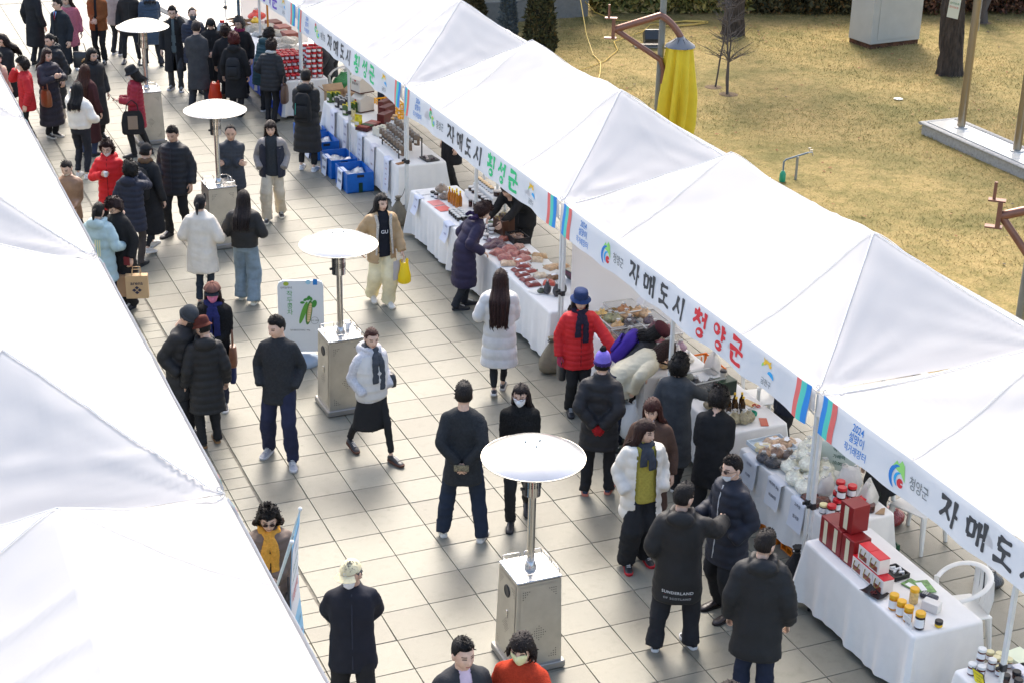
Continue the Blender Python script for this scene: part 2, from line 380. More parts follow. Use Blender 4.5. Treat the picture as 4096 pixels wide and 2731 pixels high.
# ================================================================= TENTS
def circ(cx, cy, r, n=18, sx=1.0): return [(cx+r*sx*math.cos(2*math.pi*i/n), cy+r*math.sin(2*math.pi*i/n)) for i in range(n+1)]
GL = {
 '자': [[(.02, .84), (.30, .88), (.56, .83)], [(.46, .84), (.34, .52), (.04, .18)], [(.28, .56), (.42, .38), (.58, .20)], [(.80, .98), (.77, .5), (.72, .0)], [(.76, .50), (.97, .47)]],
 '매': [[(.06, .80), (.10, .28)], [(.06, .80), (.42, .82)], [(.42, .82), (.38, .28)], [(.10, .30), (.40, .32)], [(.62, .90), (.60, .08)], [(.61, .50), (.84, .52)], [(.88, 1.0), (.85, .0)]],
 '도': [[(.20, .90), (.50, .89), (.80, .92)], [(.22, .90), (.18, .56)], [(.18, .56), (.50, .55), (.82, .58)], [(.52, .50), (.48, .18)], [(.0, .10), (.5, .17), (1.0, .08)]],
 '시': [[(.42, .92), (.28, .50), (.02, .16)], [(.30, .58), (.44, .40), (.58, .22)], [(.84, 1.0), (.82, .5), (.77, -.02)]],
 '횡': [[(.28, 1.0), (.40, .96)], [(.06, .86), (.36, .87), (.62, .88)], circ(.35, .70, .09, 14, 1.3), [(.35, .60), (.35, .49)], [(.02, .44), (.35, .48), (.64, .46)], [(.84, 1.0), (.80, .36)], circ(.50, .15, .14, 18, 1.4)],
 '성': [[(.38, .96), (.28, .72), (.02, .48)], [(.28, .74), (.50, .52)], [(.54, .72), (.80, .74)], [(.84, 1.0), (.80, .36)], circ(.50, .15, .14, 18, 1.4)],
 '군': [[(.16, .92), (.50, .93), (.80, .94), (.72, .62)], [(.0, .50), (.5, .56), (1.0, .50)], [(.54, .54), (.50, .28)], [(.18, .38), (.15, .06), (.52, .04), (.90, .09)]],
 '청': [[(.26, 1.0), (.40, .95)], [(.04, .84), (.32, .86), (.60, .87)], [(.38, .85), (.26, .66), (.02, .46)], [(.28, .68), (.52, .50)], [(.58, .70), (.80, .71)], [(.84, 1.0), (.80, .37)], circ(.50, .15, .14, 18, 1.4)],
 '양': [circ(.30, .74, .18, 18, 1.05), [(.76, 1.0), (.72, .38)], [(.75, .80), (.96, .81)], [(.73, .58), (.95, .58)], circ(.50, .15, .14, 18, 1.4)],
 '남': [[(.10, .95), (.10, .56), (.34, .57), (.56, .62)], [(.78, 1.0), (.74, .42)], [(.76, .70), (.97, .69)], [(.20, .32), (.22, .0)], [(.20, .32), (.76, .33)], [(.76, .33), (.73, .0)], [(.22, .02), (.74, .02)]],
 '해': [[(.20, 1.0), (.34, .96)], [(.02, .82), (.28, .83), (.52, .85)], circ(.27, .46, .18, 18, 1.1), [(.64, .92), (.62, .06)], [(.63, .50), (.84, .52)], [(.88, 1.0), (.85, .0)]],
}
def brush(pts, w):
    P = np.array(pts, float); closed = np.allclose(P[0], P[-1])
    s = np.concatenate([[0], np.cumsum(np.linalg.norm(np.diff(P, axis=0), axis=1))]); n = max(5, int(s[-1]/.05))
    q = np.linspace(0, s[-1], n); X = np.stack([np.interp(q, s, P[:, i]) for i in (0, 1)], 1)
    for _ in range(2): X[1:-1] = .25*X[:-2]+.5*X[1:-1]+.25*X[2:]
    t = np.gradient(X, axis=0); t /= np.linalg.norm(t, axis=1)[:, None]+1e-9; nrm = np.stack([-t[:, 1], t[:, 0]], 1)
    u = np.linspace(0, 1, n); ww = w*(.62+.30*np.cos(u*6.28) if closed else .80+.45*np.cos(u*4.2)*(1-u)+.0*u)
    if not closed: ww[-1] *= .55; ww[0] *= .75
    return X+nrm*ww[:, None]/2, X-nrm*ww[:, None]/2
def glyph(ch, cx, cy, sz, mi, w=.15):
    """brush-written syllable as flat strips in banner space"""
    m = MB()
    for st in GL[ch]:
        a, b = brush(st, w); z = np.zeros(len(a))
        pa = np.stack([(a[:, 0]-.5)*sz+cx, (a[:, 1]-.5)*sz+cy, z], 1); pb = np.stack([(b[:, 0]-.5)*sz+cx, (b[:, 1]-.5)*sz+cy, z], 1)
        m.grid(np.stack([pa, pb], 1), mi)
    return m
def poly2(pts, mi): return MB().add([(x, y, 0) for x, y in pts], [tuple(range(len(pts)))], mi)
def arc_band(cx, cy, r0, r1, a0, a1, mi, sx=1.0, n=14):
    t = np.linspace(a0, a1, n); tp = np.sin(np.linspace(0.05, 3.09, n))**.7
    rm = (r0+r1)/2; h = (r1-r0)/2
    A = np.stack([cx+sx*(rm+h*tp)*np.cos(t), cy+(rm+h*tp)*np.sin(t), 0*t], 1); B_ = np.stack([cx+sx*(rm-h*tp)*np.cos(t), cy+(rm-h*tp)*np.sin(t), 0*t], 1)
    return MB().grid(np.stack([A, B_], 1), mi)
BM = [mat('print_charcoal', (.055, .058, .062), .6), mat('print_blue', (.02, .21, .60), .6), mat('print_green', (.03, .56, .20), .6), mat('print_red', (.72, .035, .045), .6),
      mat('print_coral', (.82, .17, .15), .6), mat('print_teal', (.10, .62, .50), .6), mat('print_azure', (.03, .26, .68), .6), mat('print_purple', (.16, .07, .50), .6),
      mat('print_yellow', (.90, .55, .04), .6), mat('print_grey', (.22, .24, .24), .6), mat('print_leaf', (.33, .72, .18), .6), mat('print_sky', (.03, .40, .78), .6)]
def flower(cx, cy):
    m = MB()
    for i, a in enumerate(np.linspace(.45, 2.7, 6)):
        r = .095+.02*math.sin(i*2); c, s = math.cos(a), math.sin(a)
        m.merge(poly2([(cx+.03*c, cy+.03*s), (cx+.065*c-.022*s, cy+.065*s+.022*c), (cx+r*c, cy+r*s), (cx+.065*c+.022*s, cy+.065*s-.022*c)], 8))
    m.merge(arc_band(cx-.05, cy-.03, .035, .065, 1.2, 3.0, 10)); m.merge(arc_band(cx+.06, cy-.12, .05, .10, .4, 2.2, 11))
    return m
def emblem_mtn(cx, cy):
    m = poly2([(cx-.06, cy+.03), (cx-.01, cy+.10), (cx+.02, cy+.075), (cx+.06, cy+.125), (cx+.10, cy+.09), (cx+.12, cy-.06), (cx+.06, cy+.0)], 10)
    m.merge(arc_band(cx+.05, cy-.06, .10, .145, 1.7, 4.1, 1)); m.merge(arc_band(cx+.06, cy-.07, .055, .085, 1.6, 4.2, 11)); m.merge(arc_band(cx+.07, cy-.09, 0.0, .05, .2, 6.1, 3))
    return m
def emblem_swirl(cx, cy):
    m = arc_band(cx-.06, cy+.04, .02, .07, 0, 5.6, 2); m.merge(arc_band(cx+.06, cy-.03, .03, .075, 1.0, 6.6, 10)); m.merge(arc_band(cx+.10, cy-.04, .0, .035, .5, 6, 11))
    m.merge(poly2([(cx-.12, cy+.10), (cx-.08, cy+.15), (cx-.06, cy+.11), (cx-.03, cy+.13), (cx-.05, cy+.06), (cx-.10, cy+.05)], 3)); m.merge(poly2([(cx-.02, cy+.03), (cx+.04, cy+.05), (cx+.03, cy), (cx-.01, cy-.01)], 8))
    return m
m_canvas = mat('tent_canvas', (.722, .714, .714), .62, spec=.15, transl=.48, bump=.12, bscale=5)
m_seam = mat('tent_seam', (.84, .84, .84), .7, transl=.3)
m_banner = mat('banner_cloth', (.76, .77, .78), .6, spec=.25, transl=.12, bump=.05, bscale=6)
m_alu = mat('white_frame', (.62, .63, .61), .45, metal=.0, var=.06, vscale=14)
m_steel = mat('bare_steel', (.45, .45, .44), .35, metal=.8)
m_blackpl = mat('black_plastic', (.02, .02, .022), .45)
ZE, ZP = 2.24, 3.215
def roof_z(x, y, len_, seed, sagr=.10):
    """x in [-1.5,1.5] across, y in [0,len_]"""
    fx = (1.5-np.abs(x))/1.5; fy = np.minimum(y, len_-y)/1.48; f = np.clip(.5*(fx+fy-np.sqrt((fx-fy)**2+.009))+.0, 0, 1)
    # cloth pulled concave between peak and eave, ridge sagging between the peaks
    z = ZE+(ZP-ZE)*(f**1.13)
    t = np.clip((y-1.48)/(len_-2.96), 0, 1); z -= sagr*np.sin(math.pi*t)*np.clip(f*1.3-.25, 0, 1)
    # panels sag between their seams
    da = np.abs(fx-fy); z -= .045*np.sin(math.pi*np.clip(f, 0, 1))*np.clip(da*1.6, 0, 1)
    # radial pull folds at the four corners and below the peaks
    for cx in (-1.5, 1.5):
        for cy in (0, len_):
            dx, dy = x-cx, y-cy; r = np.hypot(dx, dy)+1e-6; a = np.arctan2(np.abs(dy), np.abs(dx))
            z += .020*np.sin(a*19+seed+cx*2)*np.exp(-r/.75)*np.clip(r/.25, 0, 1)+.010*np.sin(a*37+seed*2+cy)*np.exp(-r/1.2)*np.clip(r/.3, 0, 1)
    z = ZE+(z-ZE)*np.clip(.25+f*9, 0, 1)
    P = np.stack([x*1.0, y*.45, x*0], -1); z += .011*fnoise(P, seed, 5.5, 3)*np.clip(f*6, 0, 1)
    P2 = np.stack([x*.5, y*1.7, x*0], -1); z += .008*fnoise(P2, seed+3, 5, 2)*np.clip(f*5, 0, 1)
    # a mid rafter under the eave lifts the cloth slightly at mid length
    P3 = np.stack([x*1.2, y*3.2, x*0], -1); rg = np.clip(1-np.abs(fnoise(P3, seed+7, 2.6, 2))*2.6, 0, 1)*np.clip(fnoise(P3*.4, seed+8, 2.2, 1)+.15, 0, 1); z += .022*rg*np.clip(f*5, 0, 1)
    P4 = np.stack([x*2.4+y*.8, y*1.0, x*0], -1); z += .012*np.clip(1-np.abs(fnoise(P4, seed+17, 3.4, 2))*2.6, 0, 1)*np.clip(fnoise(P4*.4, seed+18, 2.2, 1), 0, 1)*np.clip(f*5, 0, 1)
    z += .02*np.exp(-((y-len_/2)/.12)**2)*np.clip(1-fx*1.2, 0, 1)
    return z
def tent(label, xf, y1, side, word, colmi, emb, small, len_=5.92, purple=False, textless=False):
    """y1 = far end; the front eave stands at xf, the canopy runs to xf+side*3"""
    y0 = y1-len_; xc = xf+side*1.5; sd = int(abs(y1*10))+(3 if side > 0 else 57)
    T = thing('market_tent', label, 'tent', (xc, y0, 0), 0, 'white market tents in two rows')
    nx, ny = 61, 121; X, Y = np.meshgrid(np.linspace(-1.5, 1.5, nx), np.linspace(.02, len_-.02, ny))
    Z = roof_z(X, Y, len_, sd)
    can = MB().grid(np.stack([X, Y, Z], -1)); co = can.obj('canopy', m_canvas, T, 180)
    # short skirts hanging from the eaves
    def skirt(P0, P1, out, n):
        rows = []
        for z in (0, -.10, -.22):
            row = []
            for i in range(n):
                u = i/(n-1); p = np.array(P0)*(1-u)+np.array(P1)*u
                wv = .012*math.sin(u*17+sd)+.008*math.sin(u*41+sd)
                row.append(p+np.array(out)*(.012+wv*(-z)*4)+np.array([0, 0, z]))
            rows.append(row)
        return np.array(rows)
    e = .002
    fz = roof_z(np.array([-1.5]), np.array([1.0]), len_, sd)[0]
    for nm, P0, P1, out in (('valance', (-1.5, .03, ZE), (-1.5, len_-.03, ZE), (-1, 0, 0)), ('valance', (1.5, .03, ZE), (1.5, len_-.03, ZE), (1, 0, 0)),
                            ('valance', (-1.48, .02, ZE), (1.48, .02, ZE), (0, -1, 0)), ('valance', (-1.48, len_-.02, ZE), (1.48, len_-.02, ZE), (0, 1, 0))):
        MB().grid(skirt(P0, P1, out, 48)).obj(nm, m_canvas, T, 180)
    # seams: hips and slope seams as raised tape
    def tape(a, b, n=26, w_=.016):
        t = np.linspace(0, 1, n); x = a[0]+(b[0]-a[0])*t; y = a[1]+(b[1]-a[1])*t
        z = roof_z(x, y, len_, sd)+.012
        return np.stack([x, y, z], 1)
    for py in (1.48, len_-1.48):
        cy = .03 if py < 2 else len_-.03
        for cx in (-1.49, 1.49):
            MB().tube(tape((0, py), (cx, cy)), .007, 5, 0, True).obj('seam', m_seam, T, 180)
            MB().tube(tape((0, py), (cx, py)), .0045, 5).obj('seam', m_seam, T, 180)
    # legs: six posts of two nested profiles with foot plates and clamps
    for ly in (.04, len_/2, len_-.04):
        for lx in (-1.46, 1.46):
            lg = MB(); lg.box((lx, ly, 1.62), (.042, .042, 1.16), 0, 0, .005); o = lg.obj('leg', m_alu, T, 40)
            MB().box((lx, ly, .54), (.032, .032, 1.04), 0, 0, .004).obj('inner_post', m_alu, o, 40)
            MB().box((lx, ly, .012), (.09, .09, .012), 0, 0, .003).obj('foot_plate', m_steel, o)
            c = MB(); c.box((lx, ly, 1.03), (.056, .056, .07), 0, 0, .006); c.box((lx-side*.04, ly, 1.03), (.05, .016, .03)); c.obj('clamp', m_blackpl, o)
    # scissor truss below the eaves, front and back
    for lx in (-1.46, 1.46):
        for a in range(4):
            ya, yb = .05+a*len_/4, .05+(a+1)*(len_/4)-.1
            tm = MB(); tm.tube([(lx, ya, 2.20), (lx, yb, 1.93)], .011, 4); tm.tube([(lx+.02, ya, 1.93), (lx+.02, yb, 2.20)], .011, 4); tm.obj('truss_bar', m_alu, T)
    for ly in (.05, len_-.05, len_/2):
        for a in range(2):
            xa, xb = -1.42+a*1.44, -.02+a*1.44
            tm = MB(); tm.tube([(xa, ly, 2.20), (xb, ly, 1.93)], .011, 4); tm.tube([(xa, ly+.02, 1.93), (xb, ly+.02, 2.20)], .011, 4); tm.obj('truss_bar', m_alu, T)
    for py in (1.48, len_-1.48): MB().tube([(0, py, 2.3), (0, py, ZP-.09)], .016, 6).obj('peak_pole', m_alu, T)
    # steel rings where the corner cords are tied
    for cy in (.06, len_-.06):
        rg = MB(); u = np.linspace(0, 6.28, 13); rg.tube(np.stack([-side*1.47+.018*np.cos(u), cy+0*u, ZE+.03+.018*np.sin(u)], 1), .004, 5); rg.obj('ring', m_steel, T)
    # ---- printed banner along the front eave
    b0, b1 = .10, len_-.10; zt, zb = 2.265, 1.865; nz = 8; ns = 90
    def surf(s, t):                       # s along the reading direction, t height 0..1
        y = (b1-s) if side > 0 else (b0+s)
        w_ = .010*np.sin(s*5.1+sd)+.006*np.sin(s*11.3+sd*2)+.010*np.sin(s*2.1+1)
        pull = .05*np.exp(-(s/.10)**2)+.05*np.exp(-((b1-b0-s)/.10)**2)
        z = zb+(zt-zb)*t-.022*np.sin(math.pi*np.clip(s/(b1-b0), 0, 1))*0-.012*np.sin(s*6.0)*(1-t)
        out = 1.52+.020*(1-t)+w_*(1.15-t)-pull*.3
        return np.stack([-side*out, y, z], -1)
    S_, T_ = np.meshgrid(np.linspace(0, b1-b0, ns), np.linspace(0, 1, nz)); bo = MB().grid(surf(S_, T_)).obj('banner', m_banner, T, 180)
    wd = b1-b0; H_ = zt-zb; hm = H_/2
    def put(nm, m, dx=0, dy=0):
        v = m.verts()+np.array([dx, dy, 0]); q = surf(v[:, 0], v[:, 1]/H_); q[:, 0] -= side*.004
        MB().add(q, m.f, m.m).obj(nm, BM, bo, 180)
    for i, mi in enumerate((6, 5, 4)):
        for a, b in ((.0+i*.085, .085+i*.085), (wd-.085-i*.085, wd-i*.085)):
            ss = np.linspace(a, b, 5); tt = np.linspace(.01, .99, 7); q = np.array([[(s_+.012*math.sin(t_*5+sd), t_*H_, 0) for s_ in ss] for t_ in tt]); q[:, :, 0] = np.clip(q[:, :, 0], 0, wd)
            put('stripe', MB().grid(q, mi))
    put('lettering', text_mb('2024', .105, .012, mi=1, sx=.85), .63, hm+.115); put('lettering', text_mb('설맞이', .105, .010, mi=1, sx=.85), .63, hm+.01); put('lettering', text_mb('직거래장터', .095, .008, mi=1, sx=.82), .63, hm-.105)
    put('emblem', emblem_mtn(1.24, hm+.01) if emb == 'mtn' else emblem_swirl(1.24, hm+.02))
    put('lettering', text_mb(small, .135, .008, mi=9, sx=.8), 1.57, hm-.015)
    for ch, s_ in zip('자매도시', (2.01, 2.38, 2.74, 3.10)): put('letter', glyph(ch, s_, hm, .262, 0, .20))
    for ch, s_ in zip(word, (3.58, 3.97, 4.34)): put('letter', glyph(ch, s_, hm, .285, colmi, .205))
    put('emblem', flower(4.93, hm+.055)); put('lettering', text_mb('금천구', .085, .006, mi=9, sx=.85), 4.93, hm-.12)
    # cords that tie the banner to the leg
    for s_ in (.0, wd):
        for t_ in (.05, .97):
            p = surf(np.array([s_]), np.array([t_]))[0]; yy = len_-.04 if ((s_ == 0) == (side > 0)) else .04
            MB().tube([p, (p+np.array([-side*1.46, yy, p[2]-.04]))/2+np.array([0, 0, -.02]), (-side*1.485, yy, p[2]-.02)], .004, 4).obj('cord', m_canvas, T)
    return T
YE = [9.19+5.92*2, 9.19+5.92, 9.19, 3.27, -2.65]
tent('white tent with purple lettered banner, farthest of the right row', 4.0, YE[0], 1, '남해군', 7, 'swirl', '남해군')
tent('white tent with green lettering over the blue crates', 4.0, YE[1], 1, '횡성군', 2, 'swirl', '횡성군')
tent('white tent with green lettering, in front of the yellow folded parasol', 4.0, YE[2], 1, '횡성군', 2, 'swirl', '횡성군')
tent('white tent with large red banner lettering', 4.0, YE[3], 1, '청양군', 3, 'mtn', '청양군')
tent('white tent over the honey jars at the right edge', 4.0, YE[4], 1, '청양군', 3, 'mtn', '청양군')
tent('white tent top at the far left edge beside the red jacket', -1.72, YE[1], -1, '횡성군', 2, 'swirl', '횡성군')
tent('white tent top on the left beside the mint jacket', -1.72, YE[2], -1, '횡성군', 2, 'swirl', '횡성군')
tent('white tent top on the left, beside the three black coats', -1.72, YE[3], -1, '청양군', 3, 'mtn', '청양군')
tent('white tent top filling the bottom left corner', -1.72, YE[4], -1, '청양군', 3, 'mtn', '청양군')
# ================================================================= PEOPLE
def sstep(x): x = np.clip(x, 0, 1); return x*x*(3-2*x)
def gauss(x, s): return np.exp(-(x/s)**2)
# ---- one sculpted head grid, front = -Y, centre at the ear line; used for faces, hair shells and masks
NU, NV = 56, 40
def head_grid(female):
    t = np.arange(NU)*2*math.pi/NU
    az = t-0.5*np.sin(t)                       # denser round the face (az 0 = front)
    pv = np.linspace(-math.pi/2, math.pi/2, NV); pv = pv*0.992
    A, P = np.meshgrid(az, pv)
    x = np.sin(A)*np.cos(P); y = -np.cos(A)*np.cos(P); z = np.sin(P)
    low = np.clip(-z, 0, 1)
    jaw = 0.34 if female else 0.27
    X = 0.074*x*(1-jaw*low**1.5); Y = 0.095*y*(1-0.20*low*(y > 0)-0.06*low*(y < 0)); Z = 0.118*z
    Y = Y-0.012*low
    fr = np.clip(-y, 0, 1)
    ax = np.abs(X)
    d = np.zeros_like(X)
    d += 0.020*gauss(X, .011)*gauss(Z+.026, .017)*fr          # nose tip
    d += 0.011*gauss(X, .008)*gauss(Z+.002, .024)*fr          # bridge
    d -= 0.007*gauss(ax-.031, .014)*gauss(Z-.010, .012)*fr    # eye sockets
    d += 0.004*gauss(ax-.030, .022)*gauss(Z-.034, .009)*fr    # brow
    d += 0.004*gauss(ax-.042, .018)*gauss(Z+.022, .020)*fr    # cheek
    d += 0.006*gauss(X, .018)*gauss(Z+.056, .010)*fr          # lips
    d -= 0.003*gauss(X, .022)*gauss(Z+.072, .006)*fr
    d += 0.007*gauss(X, .020)*gauss(Z+.098, .014)*fr          # chin
    Y = Y-d
    return np.stack([X, Y, Z], -1), A, P
HEADS = {}
def head_mb(female):
    if female in HEADS: return HEADS[female]
    G, A, P = head_grid(female)
    mb = MB(); k = NU
    v = G.reshape(-1, 3); f = []; mi = []
    for a in range(NV-1):
        for b in range(k):
            c = (b+1) % k; q = (a*k+b, a*k+c, (a+1)*k+c, (a+1)*k+b)
            cx, cy, cz = v[list(q)].mean(0); ax = abs(cx); m = 0
            if cy < -.04:
                if ax < .021 and abs(cz+.056) < .0085-.13*ax: m = 1
                elif abs(ax-.031) < .0135 and abs(cz-.009) < .0048: m = 2
                elif .016 < ax < .049 and abs(cz-.031+.10*(ax-.03)) < .0042: m = 3
            f.append(q); mi.append(m)
    mb.add(v, f, mi)
    for s in (-1, 1):                                          # ears
        mb.ball((s*.077, .006, -.004), (.009, .020, .032), 8, 6, 0)
    mb.tube([(0, .018, -.19), (0, .012, -.10), (0, .004, -.03)], [.056 if not female else .047, .052 if not female else .044, .05], 12, 0)
    HEADS[female] = mb
    return mb
def head_shell(female, fn, smooth=True, grow=None):
    """a patch of the head grid pushed out by fn(az, pol, X, Y, Z) metres; points with fn <= 0 are dropped"""
    G, A, P = head_grid(female)
    C0 = np.array([0, .004, 0.0]); N_ = G-C0; N_ = N_/np.linalg.norm(N_, axis=-1)[..., None]
    az = np.arctan2(np.sin(A), np.cos(A))
    T = fn(az, P, G[..., 0], G[..., 1], G[..., 2])
    V = G+N_*T[..., None]
    return V, T
def shell_mb(V, T, mi=0):
    mb = MB(); k = NU; v = V.reshape(-1, 3); f = []
    Tf = T.reshape(-1)
    for a in range(NV-1):
        for b in range(k):
            c = (b+1) % k; q = (a*k+b, a*k+c, (a+1)*k+c, (a+1)*k+b)
            if sum(Tf[i] > -.004 for i in q) >= 3: f.append(q)
    mb.add(v, f, mi); return mb
def hair_fn(style, seed):
    def fn(az, P, X, Y, Z):
        a = np.abs(az)
        front = {'bangs': .030, 'perm': .052, 'short': .066, 'bald': .10, 'bob': .045, 'long': .058, 'pony': .070, 'part': .060}.get(style, .06)
        line = np.where(a < 1.0, front, front-(a-1.0)*{'short': .13, 'bald': .13}.get(style, .20))
        nape = {'short': -.048, 'bald': -.048, 'pony': -.075, 'perm': -.080}.get(style, -.11)
        line = np.maximum(line, nape)
        line = np.where((a > 1.25) & (a < 1.75) & (style in ('short', 'bald', 'pony')), np.maximum(line, .012), line)
        d = (Z-line)
        th = {'short': .020, 'bald': .012, 'perm': .042, 'bob': .026, 'long': .018, 'bangs': .020, 'pony': .010, 'part': .020}.get(style, .02)
        cover = np.clip(d/.018, -1, 1)
        Tt = np.where(cover > 0, th*cover**.6, d*1.0)
        if style == 'short': Tt = np.where(cover > 0, Tt*(.45+.75*np.clip(Z/.1, 0, 1)), Tt)
        n = fnoise(np.stack([X*1, Y, Z], -1), seed, 75 if style == 'perm' else 48, 3)
        amp = {'perm': .012, 'short': .0035, 'bob': .005}.get(style, .0025)
        return np.where(cover > 0, Tt+amp*n*np.clip(cover, 0, 1), Tt)
    return fn
def hair_mb(style, female, seed, length=.3, back=0.0):
    V, T = head_shell(female, hair_fn(style, seed)); mb = shell_mb(V, T)
    # loose locks so the outline is never a smooth cap
    rs = np.random.RandomState(seed); vv = V.reshape(-1, 3); tt = T.reshape(-1); idx = np.where(tt > .006)[0]
    n = {'perm': 420, 'short': 260, 'bald': 90, 'pony': 60}.get(style, 160); idx = rs.choice(idx, n); P = vv[idx]; N_ = P/np.linalg.norm(P, axis=1)[:, None]
    dn = np.array([0, .35, -1.0])-N_*(N_@np.array([0, .35, -1.0]))[:, None]; rd = rs.normal(size=(n, 3))
    if style == 'perm': D = .55*rd+.75*N_; L_ = rs.uniform(.014, .030, n); W_ = rs.uniform(.005, .010, n)
    elif style == 'short': D = .22*rd+.22*N_+.8*np.array([.35, -.8, .1]); L_ = rs.uniform(.012, .028, n); W_ = rs.uniform(.004, .007, n)
    else: D = dn+.10*rd; L_ = rs.uniform(.02, .05, n); W_ = rs.uniform(.003, .006, n)
    D /= np.linalg.norm(D, axis=1)[:, None]; X_ = np.cross(D, N_+.3*rd); X_ /= np.linalg.norm(X_, axis=1)[:, None]+1e-9
    b0 = P-N_*.004; m1 = b0+D*(L_*.55)[:, None]+N_*.004; e1 = b0+D*L_[:, None]-N_*(.002 if style == 'short' else .012)*(style != 'perm')
    Q = np.stack([b0-X_*W_[:, None], b0+X_*W_[:, None], m1+X_*W_[:, None]*.8, m1-X_*W_[:, None]*.8, e1], 1).reshape(-1, 3)
    mb.add(Q, [q for i in range(n) for q in ((5*i, 5*i+1, 5*i+2, 5*i+3), (5*i+3, 5*i+2, 5*i+4))])
    if style in ('bob', 'long', 'bangs', 'part'):
        L = {'bob': .14}.get(style, length)
        rows = max(6, int(L/.03)); k = 40
        a0, a1 = (.95, 2*math.pi-.95) if style != 'part' else (.80, 2*math.pi-.80)
        az = np.linspace(a0, a1, k); Pg = []
        for i in range(rows+1):
            u = i/rows; z = .015-u*(L+.06)
            sp = 1+.10*math.sin(min(1, u*1.6)*math.pi/2) if style == 'bob' else 1.0+.12*min(1, u*2.2)
            taper = 1-.35*max(0, u-.45)*(1 if L > .2 else .0)
            x = np.sin(az)*.096*sp*taper; y = -np.cos(az)*(.108)*sp
            y = np.where(y < 0, y*(.55 if u > .2 else .8), y)
            if z < -.10: q = min(1, (-z-.10)/.14); y = y*(1-.42*q)+(.085+back)*q+.02*min(1, (-z-.1)/.3); x = x*(1+.18*q)
            zz = z+.012*np.sin(az*7+seed)*u+nrs.uniform(-.02, .02, k)*u
            r = .004*np.sin(az*23+seed)+.003*np.sin(az*41)
            Pg.append(np.stack([x*(1+r*8), y*(1+r*8)+.004, zz], 1))
        Pg = np.array(Pg)
        mb.grid(Pg)
        mb.grid(Pg*np.array([.90, .90, 1])+np.array([0, .002, 0]))
        for j in range(0, k-1, 2):
            a0_, a1_, q_ = Pg[-3][j], Pg[-1][j], rs.uniform(.01, .05)
            mb.tube([a0_, a1_, a1_+np.array([rs.normal()*.012, rs.normal()*.01, -q_])], [.010, .008, .002], 5)
    if style == 'pony':
        pts = [(0, .095, .02), (0, .125, .0), (0, .135, -.06), (0, .12, -.14)]
        mb.tube(pts, [.018, .026, .024, .008], 10)
    return mb
def ik(S, T, l1, l2, hint):
    S = np.array(S, float); T = np.array(T, float); d = T-S; D = np.linalg.norm(d)
    D2 = min(D, (l1+l2)*.995); d = d/(D+1e-9); T = S+d*D2
    a = (l1*l1-l2*l2+D2*D2)/(2*D2); h = math.sqrt(max(0, l1*l1-a*a))
    hn = np.array(hint, float); hn = hn-d*(hn@d); hn = hn/(np.linalg.norm(hn)+1e-9)
    return S+d*a+hn*h, T
def along(pts, rads, step):
    """resample a polyline with radii to even steps (smoothed corners)"""
    pts = np.array(pts, float); rads = np.array(rads, float)
    s = np.concatenate([[0], np.cumsum(np.linalg.norm(np.diff(pts, axis=0), axis=1))])
    n = max(3, int(s[-1]/step)); q = np.linspace(0, s[-1], n)
    P = np.stack([np.interp(q, s, pts[:, i]) for i in range(3)], 1); r = np.interp(q, s, rads)
    for _ in range(max(1, int(.04/step))):
        P[1:-1] = .25*P[:-2]+.5*P[1:-1]+.25*P[2:]; r[1:-1] = .25*r[:-2]+.5*r[1:-1]+.25*r[2:]
    return P, r, q
def quilt(q, a, pitch): return a*1.5*(np.abs(np.sin(math.pi*q/pitch))**.5-.72)
def hand_mb(side, curl, frame):
    """palm, four unequal fingers with two bends and a thumb leaving the side of the palm; +X fingers, +Z back of the hand, thumb at side*(-Y)"""
    mb = MB(); R_ = []
    for x, w_, t in ((-.02, .022, .018), (0, .024, .018), (.03, .036, .016), (.06, .041, .014), (.085, .039, .012), (.092, .030, .008)):
        th = np.arange(10)*2*math.pi/10
        R_.append(np.stack([np.full(10, x), w_*np.cos(th), t*np.sin(th)], 1))
    mb.loft(R_)
    for i, (yy, L) in enumerate(((-.029, .068), (-.010, .076), (.010, .070), (.028, .054))):
        p = np.array([.080, yy*side, .0]); pts = [p-np.array([.02, 0, 0]), p]; ang = 0.0
        for j, fr in enumerate((.45, .32, .23)):
            ang += curl*(.75 if j == 0 else 1.0)+.02*i
            p = p+L*fr*np.array([math.cos(ang), 0, -math.sin(ang)]); pts.append(p)
        mb.tube(pts, [.0085, .0085, .008, .0072, .005], 6)
    p0 = np.array([.005, -.028*side, -.004]); pts = [p0, p0+[.022, -.018*side, -.008], p0+[.045, -.026*side, -.016-.012*curl], p0+[.066, -.022*side+.01*side*curl, -.022-.02*curl]]
    mb.tube(pts, [.012, .0105, .009, .006], 6)
    return mb.xf(frame)
def frame_from(o, fwd, up):
    f = np.array(fwd, float); f /= np.linalg.norm(f)+1e-9
    u = np.array(up, float); u = u-f*(u@f); u /= np.linalg.norm(u)+1e-9
    s = np.cross(u, f); M = np.eye(4); M[:3, 0] = f; M[:3, 1] = s; M[:3, 2] = u; M[:3, 3] = o
    return M
ARM = {'down': (.255, -.03, .845), 'pocket': (.195, -.115, .93), 'front': (.035, -.205, 1.00), 'chest': (.06, -.25, 1.20), 'behind': (.045, .175, .93),
       'phone': (.125, -.10, 1.50), 'face': (.055, -.175, 1.47), 'read': (.07, -.29, 1.10), 'reach': (.16, -.50, 1.02), 'cross': (-.12, -.185, 1.14), 'back': (.27, .10, .86),
       'swing': (.26, -.17, .87), 'strap': (.12, -.20, 1.25), 'bent': (.23, -.20, 1.02), 'low': (.14, -.20, .90), 'touch': (.34, -.40, 1.30)}
SHOES = {}
